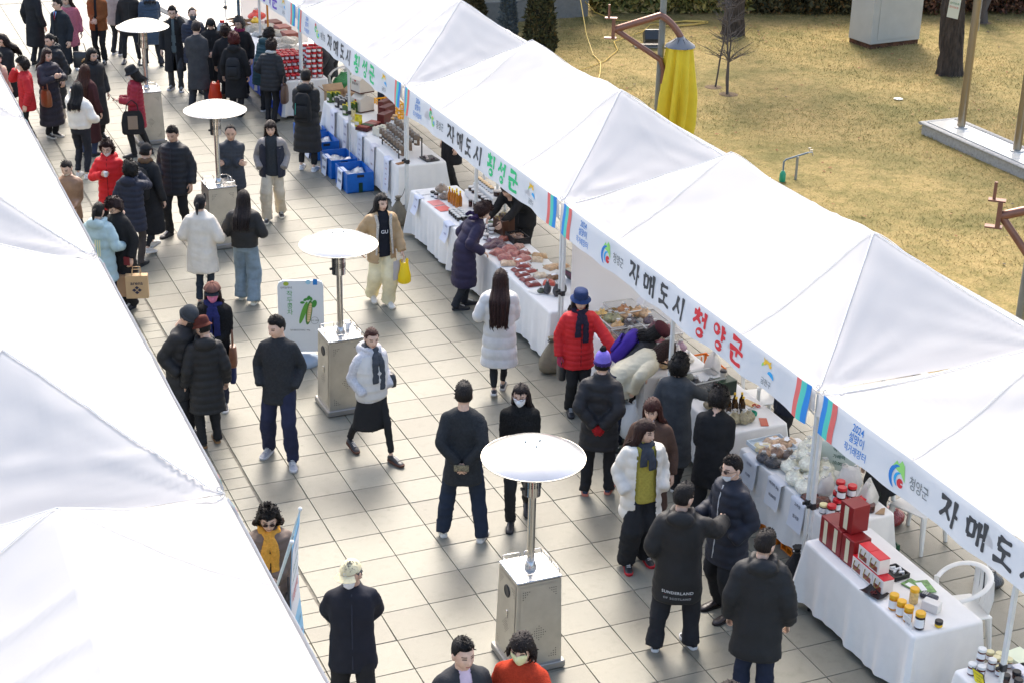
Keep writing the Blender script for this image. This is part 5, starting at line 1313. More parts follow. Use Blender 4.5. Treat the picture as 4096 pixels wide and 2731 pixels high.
# ---------------------------------------------------------------- grain bins
bin_('clear bin of yellow grain at the back with a round card', 4.68, 2.74, ZT, .40, .40, .20); bin_('clear bin of pale grain bags in the second row', 4.45, 2.42, ZT, .40, .42, .17); bin_('clear bin of mixed bean bags in the second row, right', 4.83, 2.36, ZT, .36, .42, .17)
bin_('clear bin of dark bean bags at the front', 4.42, 1.96, ZT, .42, .40, .17); bin_('clear bin of purple bean bags at the front right', 4.83, 1.96, ZT, .36, .36, .17)
gl = [((4.68, 2.76, .84), 'a8703c', 'round tan grain bag on the loose grain'), ((4.40, 2.80, .80), 'd8b468', 'pale yellow grain bag at the left end'), ((4.30, 2.74, .80), 'c8a04a', 'golden grain bag at the left edge'), ((4.40, 2.58, .84), '8a8a60', 'green grey bean bag, left'), ((4.46, 2.52, .84), '94906a', 'green grey bean bag, second'),
      ((4.80, 2.60, .86), 'c0996c', 'large tan bean bag at the back right'), ((4.86, 2.50, .86), 'c8a57c', 'tan bean bag by the banner'), ((4.62, 2.56, .84), 'b8946a', 'tan bean bag between the bins'), ((4.58, 2.38, .84), '4a3c40', 'dark purple bean bag in the middle'), ((4.38, 2.30, .84), 'c09a60', 'golden bean bag at the front left'),
      ((4.50, 2.24, .84), '2c2426', 'black bean bag in the middle'), ((4.82, 2.30, .85), '5a4a52', 'grey purple bean bag on the right'), ((4.80, 2.12, .85), '6a3c44', 'plum bean bag on the right'), ((4.42, 2.04, .84), '3a3238', 'black bean bag at the front'), ((4.88, 1.96, .85), '7a4a52', 'plum bean bag behind the maroon beret'), ((4.72, 1.86, .84), '4c4048', 'dark bean bag nearest the maroon beret'), ((4.38, 1.86, .84), '38323a', 'dark bean bag at the near edge of the front bin'), ((4.60, 1.42, .76), 'b8746a', 'bag of pink shelled peanuts'), ((4.78, 1.50, .76), 'd0c8c4', 'white bag of rice at the back')]
for i, (p, c_, l) in enumerate(gl): fin(sack('', .095, .13, c_, None, i*3+1), l, 'bag', None, p, i*1.3)
gm = MB(); n_ = 12; gm.grid([[(x_, y_, .10+.02*math.sin(x_*20)*math.cos(y_*18)) for x_ in np.linspace(-.18, .18, n_)] for y_ in np.linspace(-.18, .18, n_)]); fin(gm.obj('loose_grain', mat('grain', (.30, .19, .07), .8, var=.5, vscale=80, bump=1, bscale=120)), 'loose yellow grain filling the back bin', 'grain', None, (4.68, 2.74, ZT)); COL.objects['loose_grain']['kind'] = 'stuff'
rcard = MB().lathe([(.055, 0), (.055, .004)], 20); rcard.xf(Matrix.Rotation(R(70), 4, 'X')@Matrix.Rotation(0, 4, 'Z')); o_ = fin(rcard.obj('round_card', m_paper), 'round white price card in the yellow grain', 'sign', None, (4.90, 2.72, 1.0), -1.0)
crt = MB(); g = [[(4.10+1.9*u_, 3.12+.05*math.sin(u_*9)+.25*(1-v_)*u_, .15+1.75*v_-.55*u_*v_*0) for u_ in np.linspace(0, 1, 24)] for v_ in np.linspace(0, 1, 12)]
tag(crt.grid(g).obj('side_curtain', m_canvas, None, 180), 'white side curtain hanging behind the grain bins', 'curtain')
# ---------------------------------------------------------------- chilli and meat packets
cp = packet('', .20, .15, .035, '7c1c14', lab=1); place(cp, [(4.12, 4.82), (4.10, 4.64), (4.09, 4.46), (4.09, 4.27)], labels=['red chilli powder packet, farthest of the front row', 'red chilli powder packet, second of the front row', 'red chilli powder packet, third of the front row', 'red chilli powder packet nearest the tent leg'], rzs=[.1, -.05, .12, 0])
cp2 = packet('red chilli powder packet lying in the back of the heap', .19, .15, .035, '8a2a1e', 'chilli packets in the back', lab=1); place(cp2, [(4.24, 4.95), (4.20, 4.86, ZT+.04), (4.24, 4.74)], rzs=[.5, -.3, .2])
mp = packet('', .21, .17, .055, 'b06a60', seed=4); place(mp, [(4.10, 5.54), (4.12, 5.32), (4.28, 5.42), (4.30, 5.62), (4.34, 5.20)], labels=['pink peanut packet at the front edge left', 'large pink peanut packet at the front edge', 'pink peanut packet in the middle', 'pink peanut packet beside the vendor hand', 'pink peanut packet near the flowered cloth'], rzs=[.3, -.2, .9, .1])
gp = packet('', .20, .16, .05, '5a3c48', seed=2); place(gp, [(4.10, 5.82), (4.24, 5.88), (4.26, 5.72)], labels=['purple bean packet next to the purple coat', 'purple bean packet under the vendor hand', 'purple bean packet in front of the brown bag'], rzs=[.4, -.3, .8])
for l, p, c_ in (('tan powder packet on the flowered cloth', (4.60, 5.22), 'b08a5c'), ('flat beige packet by the tent leg', (4.58, 4.76), 'b8946a'), ('flat beige packet behind the tent leg', (4.72, 4.76), 'a8845c'), ('pale beige packet at the front of the table', (4.08, 5.10), 'c8a888')): fin(packet('', .22, .17, .045, c_), l, 'packet', None, (*p, ZT), rnd.uniform(-.5, .5))
bk = crate('black basket of nut bags on the peanut table', 4.56, 5.92, ZT, .24, .34, .10, '17171a')
for i, p in enumerate(((4.52, 5.98), (4.58, 5.86), (4.62, 5.98))): fin(packet('', .10, .14, .05, '7a5a44', seed=i), ['nut bag at the left of the black basket', 'nut bag at the front of the black basket', 'nut bag at the back of the black basket'][i], 'packet', None, (*p, ZT+.03), .3*i)
sg = thing('menu_board', 'black menu board with pink lettering by the tent leg', 'sign', (4.66, 4.20, ZT), .2); M_ = np.array(Matrix.Rotation(-.6, 4, 'Y')); MB().box((0, 0, .10), (.012, .30, .24)).xf(M_).obj('board', m_blackpl, sg)
for i, s_ in enumerate(('고추가루', '국산 Good', '고추')):
    m_ = text_mb(s_, .042, .006); v = m_.verts(); MB().add(np.stack([np.full(len(v), -.009), -v[:, 0], .18-.052*i+v[:, 1]], 1), m_.f).xf(M_).obj('lettering', paint('d83a8a', .6), sg)
db = MB().lathe([(.05, 0), (.055, .03), (.05, .16), (.03, .19)], 12)
for i, (p, l) in enumerate((((4.14, 3.92), 'dark grey sesame bag left of the tent leg'), ((4.22, 3.80), 'dark grey sesame bag right of the tent leg'), ((4.34, 3.86), 'dark grey sesame bag behind the tent leg'))): fin(sack('', .055, .17, '2e3036', None, i+40), l, 'bag', None, (*p, ZT))
fin(sack('', .06, .07, '3a4632', None, 44), 'small green herb bag beside the sesame bags', 'bag', None, (4.08, 3.98, ZT))
fin(carton('', .14, .20, .003, 'dcdcd6', None, None, None, name='leaflet'), 'white photo leaflet in front of the chilli packets', 'leaflet', None, (4.03, 4.02, ZT), .4)
fc = MB(); P = [[(x_, y_, ZT+.003+.002*math.sin(x_*30)) for x_ in np.linspace(4.16, 4.64, 8)] for y_ in np.linspace(4.55, 5.40, 8)]; fo = fc.grid(P).obj('flowered_cloth', paint('d6d4cc', .8)); tag(fo, 'white cloth printed with olives and leaves on the peanut table', 'cloth')
for i in range(16):
    c_ = (rnd.uniform(4.19, 4.60), rnd.uniform(4.6, 5.35)); a = rnd.uniform(0, 6.28); L_ = rnd.uniform(.03, .05); MB().add([(c_[0]+L_*math.cos(a+t_)*q_, c_[1]+L_*math.sin(a+t_)*q_, ZT+.0075) for t_, q_ in ((0, 1), (1.2, .45), (3.14, 1), (4.4, .45))], [(0, 1, 2, 3)]).obj('motif', paint(('5a1a2a', '2e4a20', '8a8a4a', '3a5a28')[i % 4], .8), fo)
# ---------------------------------------------------------------- oil and jar table
ob = bottle('', .032, .24, 'b06a0a', 'f0cc10', None); place(ob, [(4.26, 7.86), (4.27, 7.77), (4.27, 7.68), (4.27, 7.57), (4.34, 7.62), (4.33, 7.74)], labels=['golden oil bottle with yellow cap, farthest in the row', 'golden oil bottle with yellow cap, second in the row', 'golden oil bottle with yellow cap, third in the row', 'golden oil bottle with yellow cap at the near end', 'golden oil bottle with yellow cap standing right of the row', 'golden oil bottle with yellow cap behind the row'])
kj = jar('small square black jar with pale lid in the front block', .032, .075, '17110f', 'd2d2ce', 'black jars in the front block', False, .2); place(kj, [(4.08+.07*(i % 3), 7.34-.085*(i//3)) for i in range(15)], rzs=[.1, -.1])
kj2 = jar('', .036, .085, '14100e', '1c1c1e', None, True, .2); place(kj2, [(4.11, 8.19), (4.13, 8.09)], labels=['black jar with black lid by the dried mushrooms, far', 'black jar with black lid by the dried mushrooms, near'])
fin(sack('', .11, .13, '8a7660', None, 61), 'clear bag of dried mushrooms on the far table corner', 'bag', None, (4.32, 8.34, ZT)); fin(sack('', .09, .10, '7a6858', None, 62), 'clear bag of dried mushrooms next to the oil bottles', 'bag', None, (4.24, 8.02, ZT))
for l, p, c_ in (('pink notice sheet lying on the oil table, far', (4.05, 7.88), 'e08a84'), ('red printed sheet lying on the oil table, near', (4.06, 7.60), 'd85a52'), ('white framed photo sheet at the table corner', (4.06, 8.42), 'dcdcd8')): fin(carton('', .20, .24, .003, c_, None, None, None, name='notice_sheet'), l, 'leaflet', None, (*p, ZT), .1)
shf = thing('display_riser', 'white cloth covered display riser holding jars', 'stand', (4.74, 7.68, ZT), 0); MB().box((-.08, 0, .05), (.14, .80, .10), 0, 0, .008).obj('step', m_cloth, shf); MB().box((.07, 0, .10), (.16, .80, .20), 0, 0, .008).obj('step', m_cloth, shf)
tj = jar('dark jam tub with clear lid on the lower riser step', .045, .07, '2a1410', 'c8c8c8', 'jam tubs on the riser', False, .2); place(tj, [(4.66, 7.98-.13*i, ZT+.10) for i in range(6)])
lj = jar('label fronted jar with pale wooden lid on the top riser step', .034, .09, '17110f', 'd8b88a', 'wood lidded jars on the riser', True, .15); place(lj, [(4.80, 8.0-.085*i, ZT+.20) for i in range(7)])
fin(jar('', .055, .085, '2a120c', 'b0a8a0', None, False, .15), 'large dark jam tub at the near end of the riser', 'tub', None, (4.82, 7.33, ZT+.20)); fin(jar('', .050, .09, '2a1a10', 'd0d0cc', None, False, .15), 'dark jam tub at the far end of the riser', 'tub', None, (4.82, 8.22, ZT))
dj = jar('small dark red jar with black lid before the riser', .030, .10, '3a1214', '1a1a1c', 'dark red jars before the riser', False, .2); place(dj, [(4.48, 7.55), (4.54, 7.50), (4.50, 7.42), (4.56, 7.36), (4.52, 7.28), (4.58, 7.22)])
mj = jar('', .042, .085, '3c1c1e', 'd6d2cc', None, True, .25); place(mj, [(4.16, 6.14), (4.33, 6.33), (4.18, 6.28), (4.15, 6.38), (4.38, 6.50), (4.30, 6.58), (4.26, 6.44)], labels=['white lidded jam jar nearest the purple coat', 'white lidded jam jar beside the brown paper bags', 'white lidded jam jar, second from the purple coat', 'white lidded jam jar, third from the purple coat', 'white lidded jam jar at the back right', 'white lidded jam jar at the far back', 'white lidded jam jar in the middle of the cluster'])
for l, p in (('brown paper gift bag in front of the vendor', (4.46, 6.30)), ('brown paper gift bag behind the first one', (4.60, 6.42))):
    pb = carton('', .11, .26, .22, '4a2c1e', None, None, None, name='gift_bag'); fin(pb, l, 'bag', None, (*p, ZT), .2); MB().tube([(-.06, -.05, .22), (-.06, -.03, .27), (-.06, .03, .27), (-.06, .05, .22)], .004, 5).obj('handle', paint('b09a50', .7), pb)
sheet('white price sheet at the corner of the oil table', 3.885, 8.25, .75, .22, .26, (-1, 0), ['15,000', '15,000'], 'ccd2e0', '5a5a8a', .034, .07); sheet('white price sheet below the black jars', 3.885, 6.95, .75, .24, .26, (-1, 0), ['30,000', '10,000'], 'ccd2e0', '5a5a8a', .032, .07)
fin(carton('', .03, .12, .09, 'cfd4da', None, None, None, name='price_card'), 'small folded price card in front of the black jars', 'sign', None, (4.02, 6.72, ZT), .1)
# ---------------------------------------------------------------- pouch table and blue crates
p1 = pouch('', .12, .20, '3c5a1e', 'e6cc30'); place(p1, [(4.20, 13.86), (4.28, 13.86), (4.36, 13.84), (4.22, 12.96), (4.30, 13.02), (4.38, 13.06), (4.46, 13.10)], labels=['green pouch with yellow top at the far left', 'green pouch with yellow top, second from the far left', 'green pouch with yellow top, third from the far left', 'green pouch with yellow top, front of the near cluster', 'green pouch with yellow top, second of the near cluster', 'green pouch with yellow top, third of the near cluster', 'green pouch with yellow top at the back of the near cluster'], rzs=[-1.1, -.9])
p2 = pouch('', .12, .20, '26242a', 'cfcac2'); place(p2, [(4.24, 13.50), (4.32, 13.56), (4.27, 13.30), (4.35, 13.40), (4.42, 13.46), (4.48, 13.60)], labels=['black and white pouch at the front', 'black and white pouch, second', 'black and white pouch nearest the tent leg', 'black and white pouch behind the tent leg', 'black and white pouch in the back row', 'black and white pouch at the far back'], rzs=[-1.0, -1.2])
fin(pouch('', .14, .21, 'd8c690', 'e0d2a0'), 'cream paper pouch in front of the green ones', 'pouch', None, (4.21, 12.52, ZT), -1.0); fin(pouch('', .15, .22, 'e8c81c', 'd8b410'), 'bright yellow pouch leaning at the table edge', 'pouch', None, (4.21, 12.18, ZT), -.9)
wc = carton('', .30, .30, .24, 'cfc8bc', None, None, None, name='gift_carton')
MB().add([(-.15, -.15, .24), (.15, -.15, .24), (.15, .15, .24), (-.15, .15, .24), (-.02, -.15, .32), (-.02, .15, .32)], [(0, 1, 4), (2, 3, 5), (0, 4, 5, 3), (1, 2, 5, 4)]).obj('gable', paint('cfc8bc', .4), wc); MB().box((0, 0, .012), (.303, .303, .022)).obj('foot_band', paint('4a1a18', .5), wc)
m_ = text_mb('횡성더덕', .055, .01); v = m_.verts(); MB().add(np.stack([np.full(len(v), -.153), -v[:, 0], .16+v[:, 1]], 1), m_.f).obj('lettering', paint('3a2a24', .6), wc); MB().add([(-.153, .0+.03*math.cos(a), .215+.018*math.sin(a)) for a in np.linspace(0, 6.28, 12)], [tuple(range(12))]).obj('seal', paint('b02a20', .6), wc)
place(wc, [(4.60, 13.15), (4.62, 13.20, ZT+.335)], labels=['cream gable topped gift carton standing on the table', 'cream gable topped gift carton on top of the other'], rzs=[.3, .25])
for i, (p, l, s3) in enumerate((((4.72, 12.22), 'maroon and cream gift box at the front of the stack', (.14, .34, .20)), ((4.84, 12.50), 'maroon and cream gift box in the middle', (.14, .34, .24)), ((4.92, 12.80), 'maroon and cream gift box at the back', (.12, .34, .26)))):
    gb = carton('', *s3, '5a1c1c', None, None, None); fin(gb, l, 'box', None, (*p, ZT), -.9); MB().box((-s3[0]/2-.002, -.06, s3[2]*.5), (.004, s3[1]*.6, s3[2]*.8)).obj('panel', paint('d0b088', .5), gb)
rk = thing('compartment_tray', 'maroon compartment tray of tea bags', 'tray', (4.36, 12.05, ZT), -.9); MB().box((0, 0, .03), (.24, .50, .05)).obj('base', paint('4a1820', .5), rk)
for i in range(4): MB().box((0, -.18+.12*i, .065), (.20, .10, .025)).obj('compartment', paint(('8a3a30', '2e4a2a', '9a6a60', 'b0685a')[i], .5), rk)
mc = carton('', .075, .075, .13, 'd8d4c4', None, 'c8c4b0', None, name='small_carton'); place(mc, [(4.33, 11.62), (4.41, 11.66), (4.49, 11.70), (4.36, 11.50), (4.44, 11.54), (4.52, 11.58)], labels=['small cream carton at the front of the six', 'small cream carton, middle of the far three', 'small cream carton, right of the far three', 'small cream carton, left of the near three', 'small cream carton, middle of the near three', 'small cream carton, right of the near three'], rzs=[-.8])
for i, (p, l) in enumerate((((4.72, 11.80), 'dark glass jar with copper lid on the orange box'), ((4.80, 11.95), 'tall dark jar with copper lid behind'))): fin(jar('', .045, .12, '1a1416', 'b08a5a', None, True, .2), l, 'jar', None, (*p, ZT+.10))
fin(carton('', .20, .22, .10, 'b85a20', None, 'd0cac0', None), 'orange and white box under the dark jars', 'box', None, (4.74, 11.84, ZT), -.8)
dr_ = thing('wire_rack', 'black metal display rack for dried vegetable bags', 'rack', (4.46, 10.62, ZT), 0)
for sx in (-1, 1):
    for sy in (-1, 1): MB().box((sx*.20, sy*.42, .07+.04*(sx+1)), (.018, .018, .14+.08*(sx+1))).obj('leg', m_blackmetal, dr_)
    MB().box((sx*.20, 0, .14+.08*(sx+1)), (.018, .86, .018)).obj('bar', m_blackmetal, dr_)
for i in range(6): MB().tube([(-.20, -.40+.16*i, .145), (.20, -.40+.16*i, .31)], .006, 5).obj('rung', m_blackmetal, dr_)
vb = pouch('clear dried vegetable pouch standing in the black rack', .11, .19, '6a5644', '9a928a', 'dried vegetable pouches in the rack'); sp = []
for r_ in range(3):
    for i in range(8): sp.append((4.30+.13*r_, 11.18-.145*i, ZT+.06+.075*r_))
place(vb, sp, rzs=[-1.1, -1.25, -.95])
tr_ = thing('tray', 'black tray of wrapped sweets beside the rack', 'tray', (4.72, 10.0, ZT), .1); MB().box((0, 0, .012), (.24, .30, .02), 0, 0, .006).obj('base', m_blackpl, tr_)
for i in range(9): tag(MB().ball((4.72+rnd.uniform(-.08, .08), 10.0+rnd.uniform(-.11, .11), ZT+.035), (.026, .022, .014), 7, 5).obj('wrapped_sweet', paint('4a3a44' if i % 2 else 'c8bcb4', .3), None, 60), 'small wrapped sweet in the black tray', 'sweet', 'wrapped sweets in the black tray')
fin(carton('', .08, .26, .012, '9a6a3a', None, None, None, name='wooden_plate'), 'narrow wooden plate at the table end', 'plate', None, (4.24, 9.95, ZT), -1.2)
sheet('white price poster with purple foot below the pouches', 4.10, 13.30, .75, .26, .52, (-1, 0), ['더덕', '15,000'], 'd4d6e0', '4a3a7a', .05, .03)
sheet('narrow white price poster behind the tent leg', 4.10, 12.55, .75, .20, .52, (-1, 0), ['7,000', '6,500', '6,500'], 'd4d6de', '4a3a7a', .05, .03)
sheet('long white price list below the small cartons', 4.10, 11.72, .75, .28, .56, (-1, 0), ['더덕', '구기자', '5,000', '더덕', '5,000'], 'd2d6e0', '5a5a80', .042, .03)
sheet('white poster with a food photo below the rack', 4.10, 11.05, .75, .24, .56, (-1, 0), ['더덕', '5,000'], 'd4d2d6', '6a3a30', .045, .03)
sheet('white price list with red lines at the near table end', 4.09, 10.28, .75, .26, .56, (-1, 0), ['2,000', '3,000', '4,000', '4,000', '4,000'], 'd2d6e2', '4a4a80', .032, .03, red='b8403a')
def bluecrate(label, x_, y_, w, d, h, text, rz_=0):
    t = thing('blue_crate', label, 'crate', (x_, y_, 0), rz_); m = mat('blue_corrugated', (.008, .13, .50), .35, var=.12, vscale=9)
    MB().box((0, 0, .01), (w, d, .012)).obj('base', m, t)
    for s in (-1, 1):
        MB().box((s*(w/2), 0, h/2), (.008, d, h)).obj('panel', m, t); MB().box((0, s*(d/2-.004), h/2), (w-.01, .008, h)).obj('panel', m, t)
        MB().box((0, s*(d/2+.0025), h*.84), (.12, .006, .045)).obj('grip', m_blackpl, t)
    MB().box((.0, -d/2-.004, h*.25), (.07, .003, h*.5)).obj('tape_strip', paint('0e3a2e', .3), t)
    bag = MB(); n_ = 14; bag.grid([[(x2, y2, .20+.05*math.sin(x2*17+y_*3)*math.cos(y2*15)+.03*rnd.random()) for x2 in np.linspace(-w*.44, w*.44, n_)] for y2 in np.linspace(-d*.44, d*.44, n_)])
    bo = bag.obj('food_packs', mat('clear_packs', (.62, .62, .60), .2, var=.3, vscale=14, bump=1, bscale=25, coat=.5), None, 30); bo.location = (x_, y_, 0); bo.rotation_euler = (0, 0, rz_); tag(bo, 'clear packs of dried vegetables in the '+label[0:label.find(' crate')+6]+' '+label[label.find(' crate')+7:], 'packs', kind='stuff')
    sheet('white price sheet reading '+text[0]+' on the '+label, x_-w/2-.008, y_-.0, h-.01, .26, .34, (-1, 0), text, 'd4dae6', '26364a', .06, .03)
    return t
bluecrate('blue corrugated crate, farthest of the four', 3.86, 14.02, .44, .62, .30, ('5,000원', '5,000')); bluecrate('blue corrugated crate, second from the far end', 3.82, 13.15, .46, .64, .33, ('무말랭이', '5,000원')); bluecrate('blue corrugated crate, second from the near end', 3.80, 12.05, .46, .64, .33, ('호박고지', '3,000원')); bluecrate('blue corrugated crate nearest the sandbag', 3.82, 11.22, .46, .66, .34, ('곤드레', '4,000원'))
# ---------------------------------------------------------------- red jars
q_ = jar('red lidded chilli paste jar stacked on the white cloth', .050, .098, '7a1a12', 'c41822', 'stacked red lidded jars', True, .26, 12); sp = []
for row, y_ in enumerate((15.66, 15.78, 15.90, 16.02, 16.16, 16.30, 16.44, 16.60)):
    for i in range(7):
        x_ = 3.92+.108*i; n_ = [6, 5, 6, 4, 5, 4, 3, 3][row] if i > 3 else [1, 2, 3, 4, 4, 4, 4, 3][row]
        for k_ in range(n_):
            if k_ == n_-1 or i == 0 or row == 0 or i == 6 or k_ >= n_-2: sp.append((x_+rnd.uniform(-.006, .006), y_+rnd.uniform(-.006, .006), ZT+.099*k_))
place(q_, sp)
sb = bottle('dark sauce bottle with red cap at the back of the red jars', .036, .20, '17100e', 'c41822', 'red capped sauce bottles'); place(sb, [(3.95+.13*(i % 5)+.03*(i//5), 16.75+.13*(i//5)) for i in range(10)])
rt = jar('', .07, .08, 'b07a5a', 'e0c8c0', None, False, .2); place(rt, [(3.90, 16.20, ZT+.20), (3.98, 15.95, ZT+.20), (4.05, 16.5, ZT+.30)], labels=['clear tub of pickles beside the black padded jacket', 'clear tub of pickles low on the red jars', 'clear tub of pickles at the back of the red jars'])
# open cardboard boxes, dried goods at the far end
def openbox(label, x_, y_, z_, w, d, h, rz_=0, col=None):
    t = thing('cardboard_box', label, 'box', (x_, y_, z_), rz_); m = col or m_card
    for s in (-1, 1):
        MB().box((s*w/2, 0, h/2), (.008, d, h)).obj('side', m, t); MB().box((0, s*(d/2-.004), h/2), (w-.01, .008, h)).obj('side', m, t)
        MB().box((s*(w/2+.06), 0, h+.05), (.006, d, .17), M=np.array(Matrix.Rotation(s*.8, 4, 'Y'))).obj('flap', m, t); MB().box((0, s*(d/2+.05), h+.05), (w, .006, .14), M=np.array(Matrix.Rotation(-s*.8, 4, 'X'))).obj('flap', m, t)
    MB().box((0, 0, .01), (w, d, .012)).obj('base', m, t); return t
openbox('open cardboard box behind the red jars', 4.85, 16.85, .50, .40, .50, .30, .3); openbox('low open cardboard box behind the green pouches', 4.62, 14.55, .40, .40, .60, .30, .1)
fin(sack('', .26, .34, '17803a', None, 71, knot=True, name='cloth_bag'), 'large green bag on the chair by the red jars', 'bag', None, (5.1, 15.75, .46))
for i, (p, c_, l) in enumerate((((4.36, 19.9), '9a978c', 'flat bag of dried anchovies at the front'), ((4.70, 19.9), 'a8a498', 'flat bag of dried anchovies in the middle'), ((4.42, 19.3), '8a8a84', 'bag of silver dried fish'), ((4.78, 19.3), 'a09a8a', 'bag of dried shrimp by the clear bags'), ((4.40, 18.6), '9c9a94', 'bag of dried fish near the red jars'), ((4.76, 18.6), 'b0a898', 'bag of pale dried squid'), ((4.55, 18.0), '8c8880', 'bag of grey dried fish behind the bottles'), ((4.75, 17.7), 'c0b8a8', 'white bag of fish flakes'))):
    fin(packet('', .36, .44, .10, c_, seed=i), l, 'bag', None, (*p, ZT), .2*i)
for i, (p, c_, l) in enumerate((((4.86, 20.1), '7a4a42', 'brown box of dried persimmon'), ((4.92, 19.6), 'a86a60', 'pink lidded box at the back'), ((4.90, 19.0), '9a5a50', 'red brown box at the back'))): fin(carton('', .28, .34, .12, c_), l, 'box', None, (*p, ZT), .1)
for i in range(14):
    x_, y_ = 3.98+rnd.uniform(0, .42), 20.0+rnd.uniform(0, .55); a = rnd.uniform(-.6, .3); L_ = rnd.uniform(.25, .42); pts = [(x_+L_*s_*math.cos(a)+.02*math.sin(s_*9+i), y_+L_*s_*math.sin(a), ZT+.03+.012*i+.02*math.sin(s_*5+i)) for s_ in np.linspace(-.5, .5, 6)]
    tag(MB().tube(pts, [.012, .022, .026, .024, .018, .008], 6).obj('dried_root', mat('root', (.26, .15, .08), .9, var=.3, vscale=20), None, 60), 'long brown dried root in the bundle on the far table', 'root', 'dried roots on the far table')
fin(sack('', .20, .22, 'd83418', None, 77, name='red_bag'), 'crumpled red orange plastic bag at the far end', 'bag', None, (4.62, 20.6, ZT+.05)); fin(sack('', .12, .12, 'e0b81c', None, 78), 'yellow crumpled bag among the dried roots', 'bag', None, (4.50, 20.25, ZT+.06))
jc = thing('water_jug', 'grey plastic jug with red cap at the corner of the far table', 'jug', (3.74, 20.1, .55)); MB().lathe([(.11, 0), (.13, .03), (.13, .26), (.06, .36)], 14).obj('tank', paint('9a9ca0', .4), jc, 50); MB().lathe([(.05, .36), (.05, .41), (.03, .42)], 12).obj('cap', paint('c01a1a', .4), jc, 50)
st_ = thing('jug_stand', 'dark stand under the plastic jug', 'stand', (3.74, 20.1, 0)); MB().box((0, 0, .54), (.30, .30, .02)).obj('top', m_blackpl, st_)
for sx in (-1, 1):
    for sy in (-1, 1): MB().box((sx*.13, sy*.13, .265), (.02, .02, .53)).obj('leg', m_blackpl, st_)
wp = thing('work_light', 'orange lamp post with two white lamps over the dried fish', 'lamp', (4.42, 18.9, ZT)); MB().tube([(0, 0, 0), (0, 0, 1.25)], .022, 10).obj('post', paint('b8741c', .5), wp); MB().tube([(-.30, -.05, 1.10), (.22, .03, 1.0)], .014, 8).obj('crossbar', paint('b8741c', .5), wp)
for s_ in (-1, 1): MB().ball((s_*.12+.14, -.05*s_, 1.16), (.11, .09, .045), 12, 8).obj('lamp', paint('e4e4ec', .3), wp, 60)
wb_ = thing('white_screen', 'white side panel with a dark frame at the far end of the row', 'panel', (4.35, 21.1, 0)); MB().box((.8, 0, 1.1), (1.5, .02, 2.0)).obj('sheet', m_canvas, wb_); MB().box((0, 0, 1.1), (.06, .05, 2.2)).obj('frame_post', paint('2a4a5e', .5), wb_)
# ---- sand bags tied to the tent legs
def sandbag(label, x_, y_, col):
    t = thing('sandbag', label, 'sandbag', (x_, y_, .02), 0, None, .80); k = 20; th = np.arange(k)*2*math.pi/k; R1 = []
    for z, r in ((0, .14), (.03, .185), (.12, .20), (.24, .18), (.36, .115), (.46, .055), (.50, .035), (.53, .038), (.58, .075)): R1.append(np.stack([r*np.cos(th)*(1+.09*np.sin(th*7+z*6)*min(1, z*3)+.05*np.sin(th*2))+.05*z*z, .8*r*np.sin(th)*(1+.09*np.cos(th*8)*min(1, z*3)), np.full(k, z)], 1))
    MB().loft(R1).obj('sack', mat('burlap_'+col, hexc(col), .85, var=.12, vscale=12, bump=.4, bscale=40), t, 60)
    MB().tube([(.05*math.cos(a), .05*math.sin(a), .515) for a in np.linspace(0, 6.28, 13)], .008, 6).obj('tie', paint('3a3630', .8), t); MB().tube([(.04, 0, .52), (.12, 0, .62), (.16, .02, .72)], .005, 5).obj('cord', paint('3a3630', .8), t); return t
sandbag('olive grey sandbag tied to the tent leg by the blue crates', 3.86, 9.12, '6e685a'); sandbag('olive grey sandbag on the tent leg behind the red coat', 3.86, 3.14, '7c7462'); sandbag('black sandbag on the tent leg by the maroon boxes', 4.02, -2.52, '1c1c1e')
# ---- extra clutter behind the tables
fin(sack('', .20, .30, 'a8a29a', None, 91, name='white_sack'), 'grey white sack on the ground behind the bottle table', 'bag', None, (5.35, -.75, 0)); fin(sack('', .20, .30, 'b0aaa2', None, 92, name='white_sack'), 'pale sack on the ground behind the rice cakes', 'bag', None, (5.40, -1.35, 0)); fin(sack('', .15, .2, 'c8c0b8', None, 93), 'clear bag of waste on the paving behind the bottles', 'bag', None, (5.15, -.62, 0))
fin(sack('', .16, .20, '1a1a1c', None, 94), 'black rubbish bag under the lettered banner', 'bag', None, (5.9, -3.2, 0)); fin(sack('', .17, .20, '8a1418', None, 95), 'dark red bag on the paving behind the rice cake table', 'bag', None, (5.72, -1.75, 0))
cl = thing('drain_cover', 'long grey slotted drain cover behind the stalls', 'drain cover', (5.45, -.10, 0)); MB().box((0, 0, .05), (.30, 1.6, .10), 0, 0, .01).obj('channel', mat('concrete_ch', (.16, .16, .15), .9, var=.2, vscale=12), cl)
for i in range(9): MB().box((0, -.7+.175*i, .102), (.14, .08, .006)).obj('slot', m_blackpl, cl)
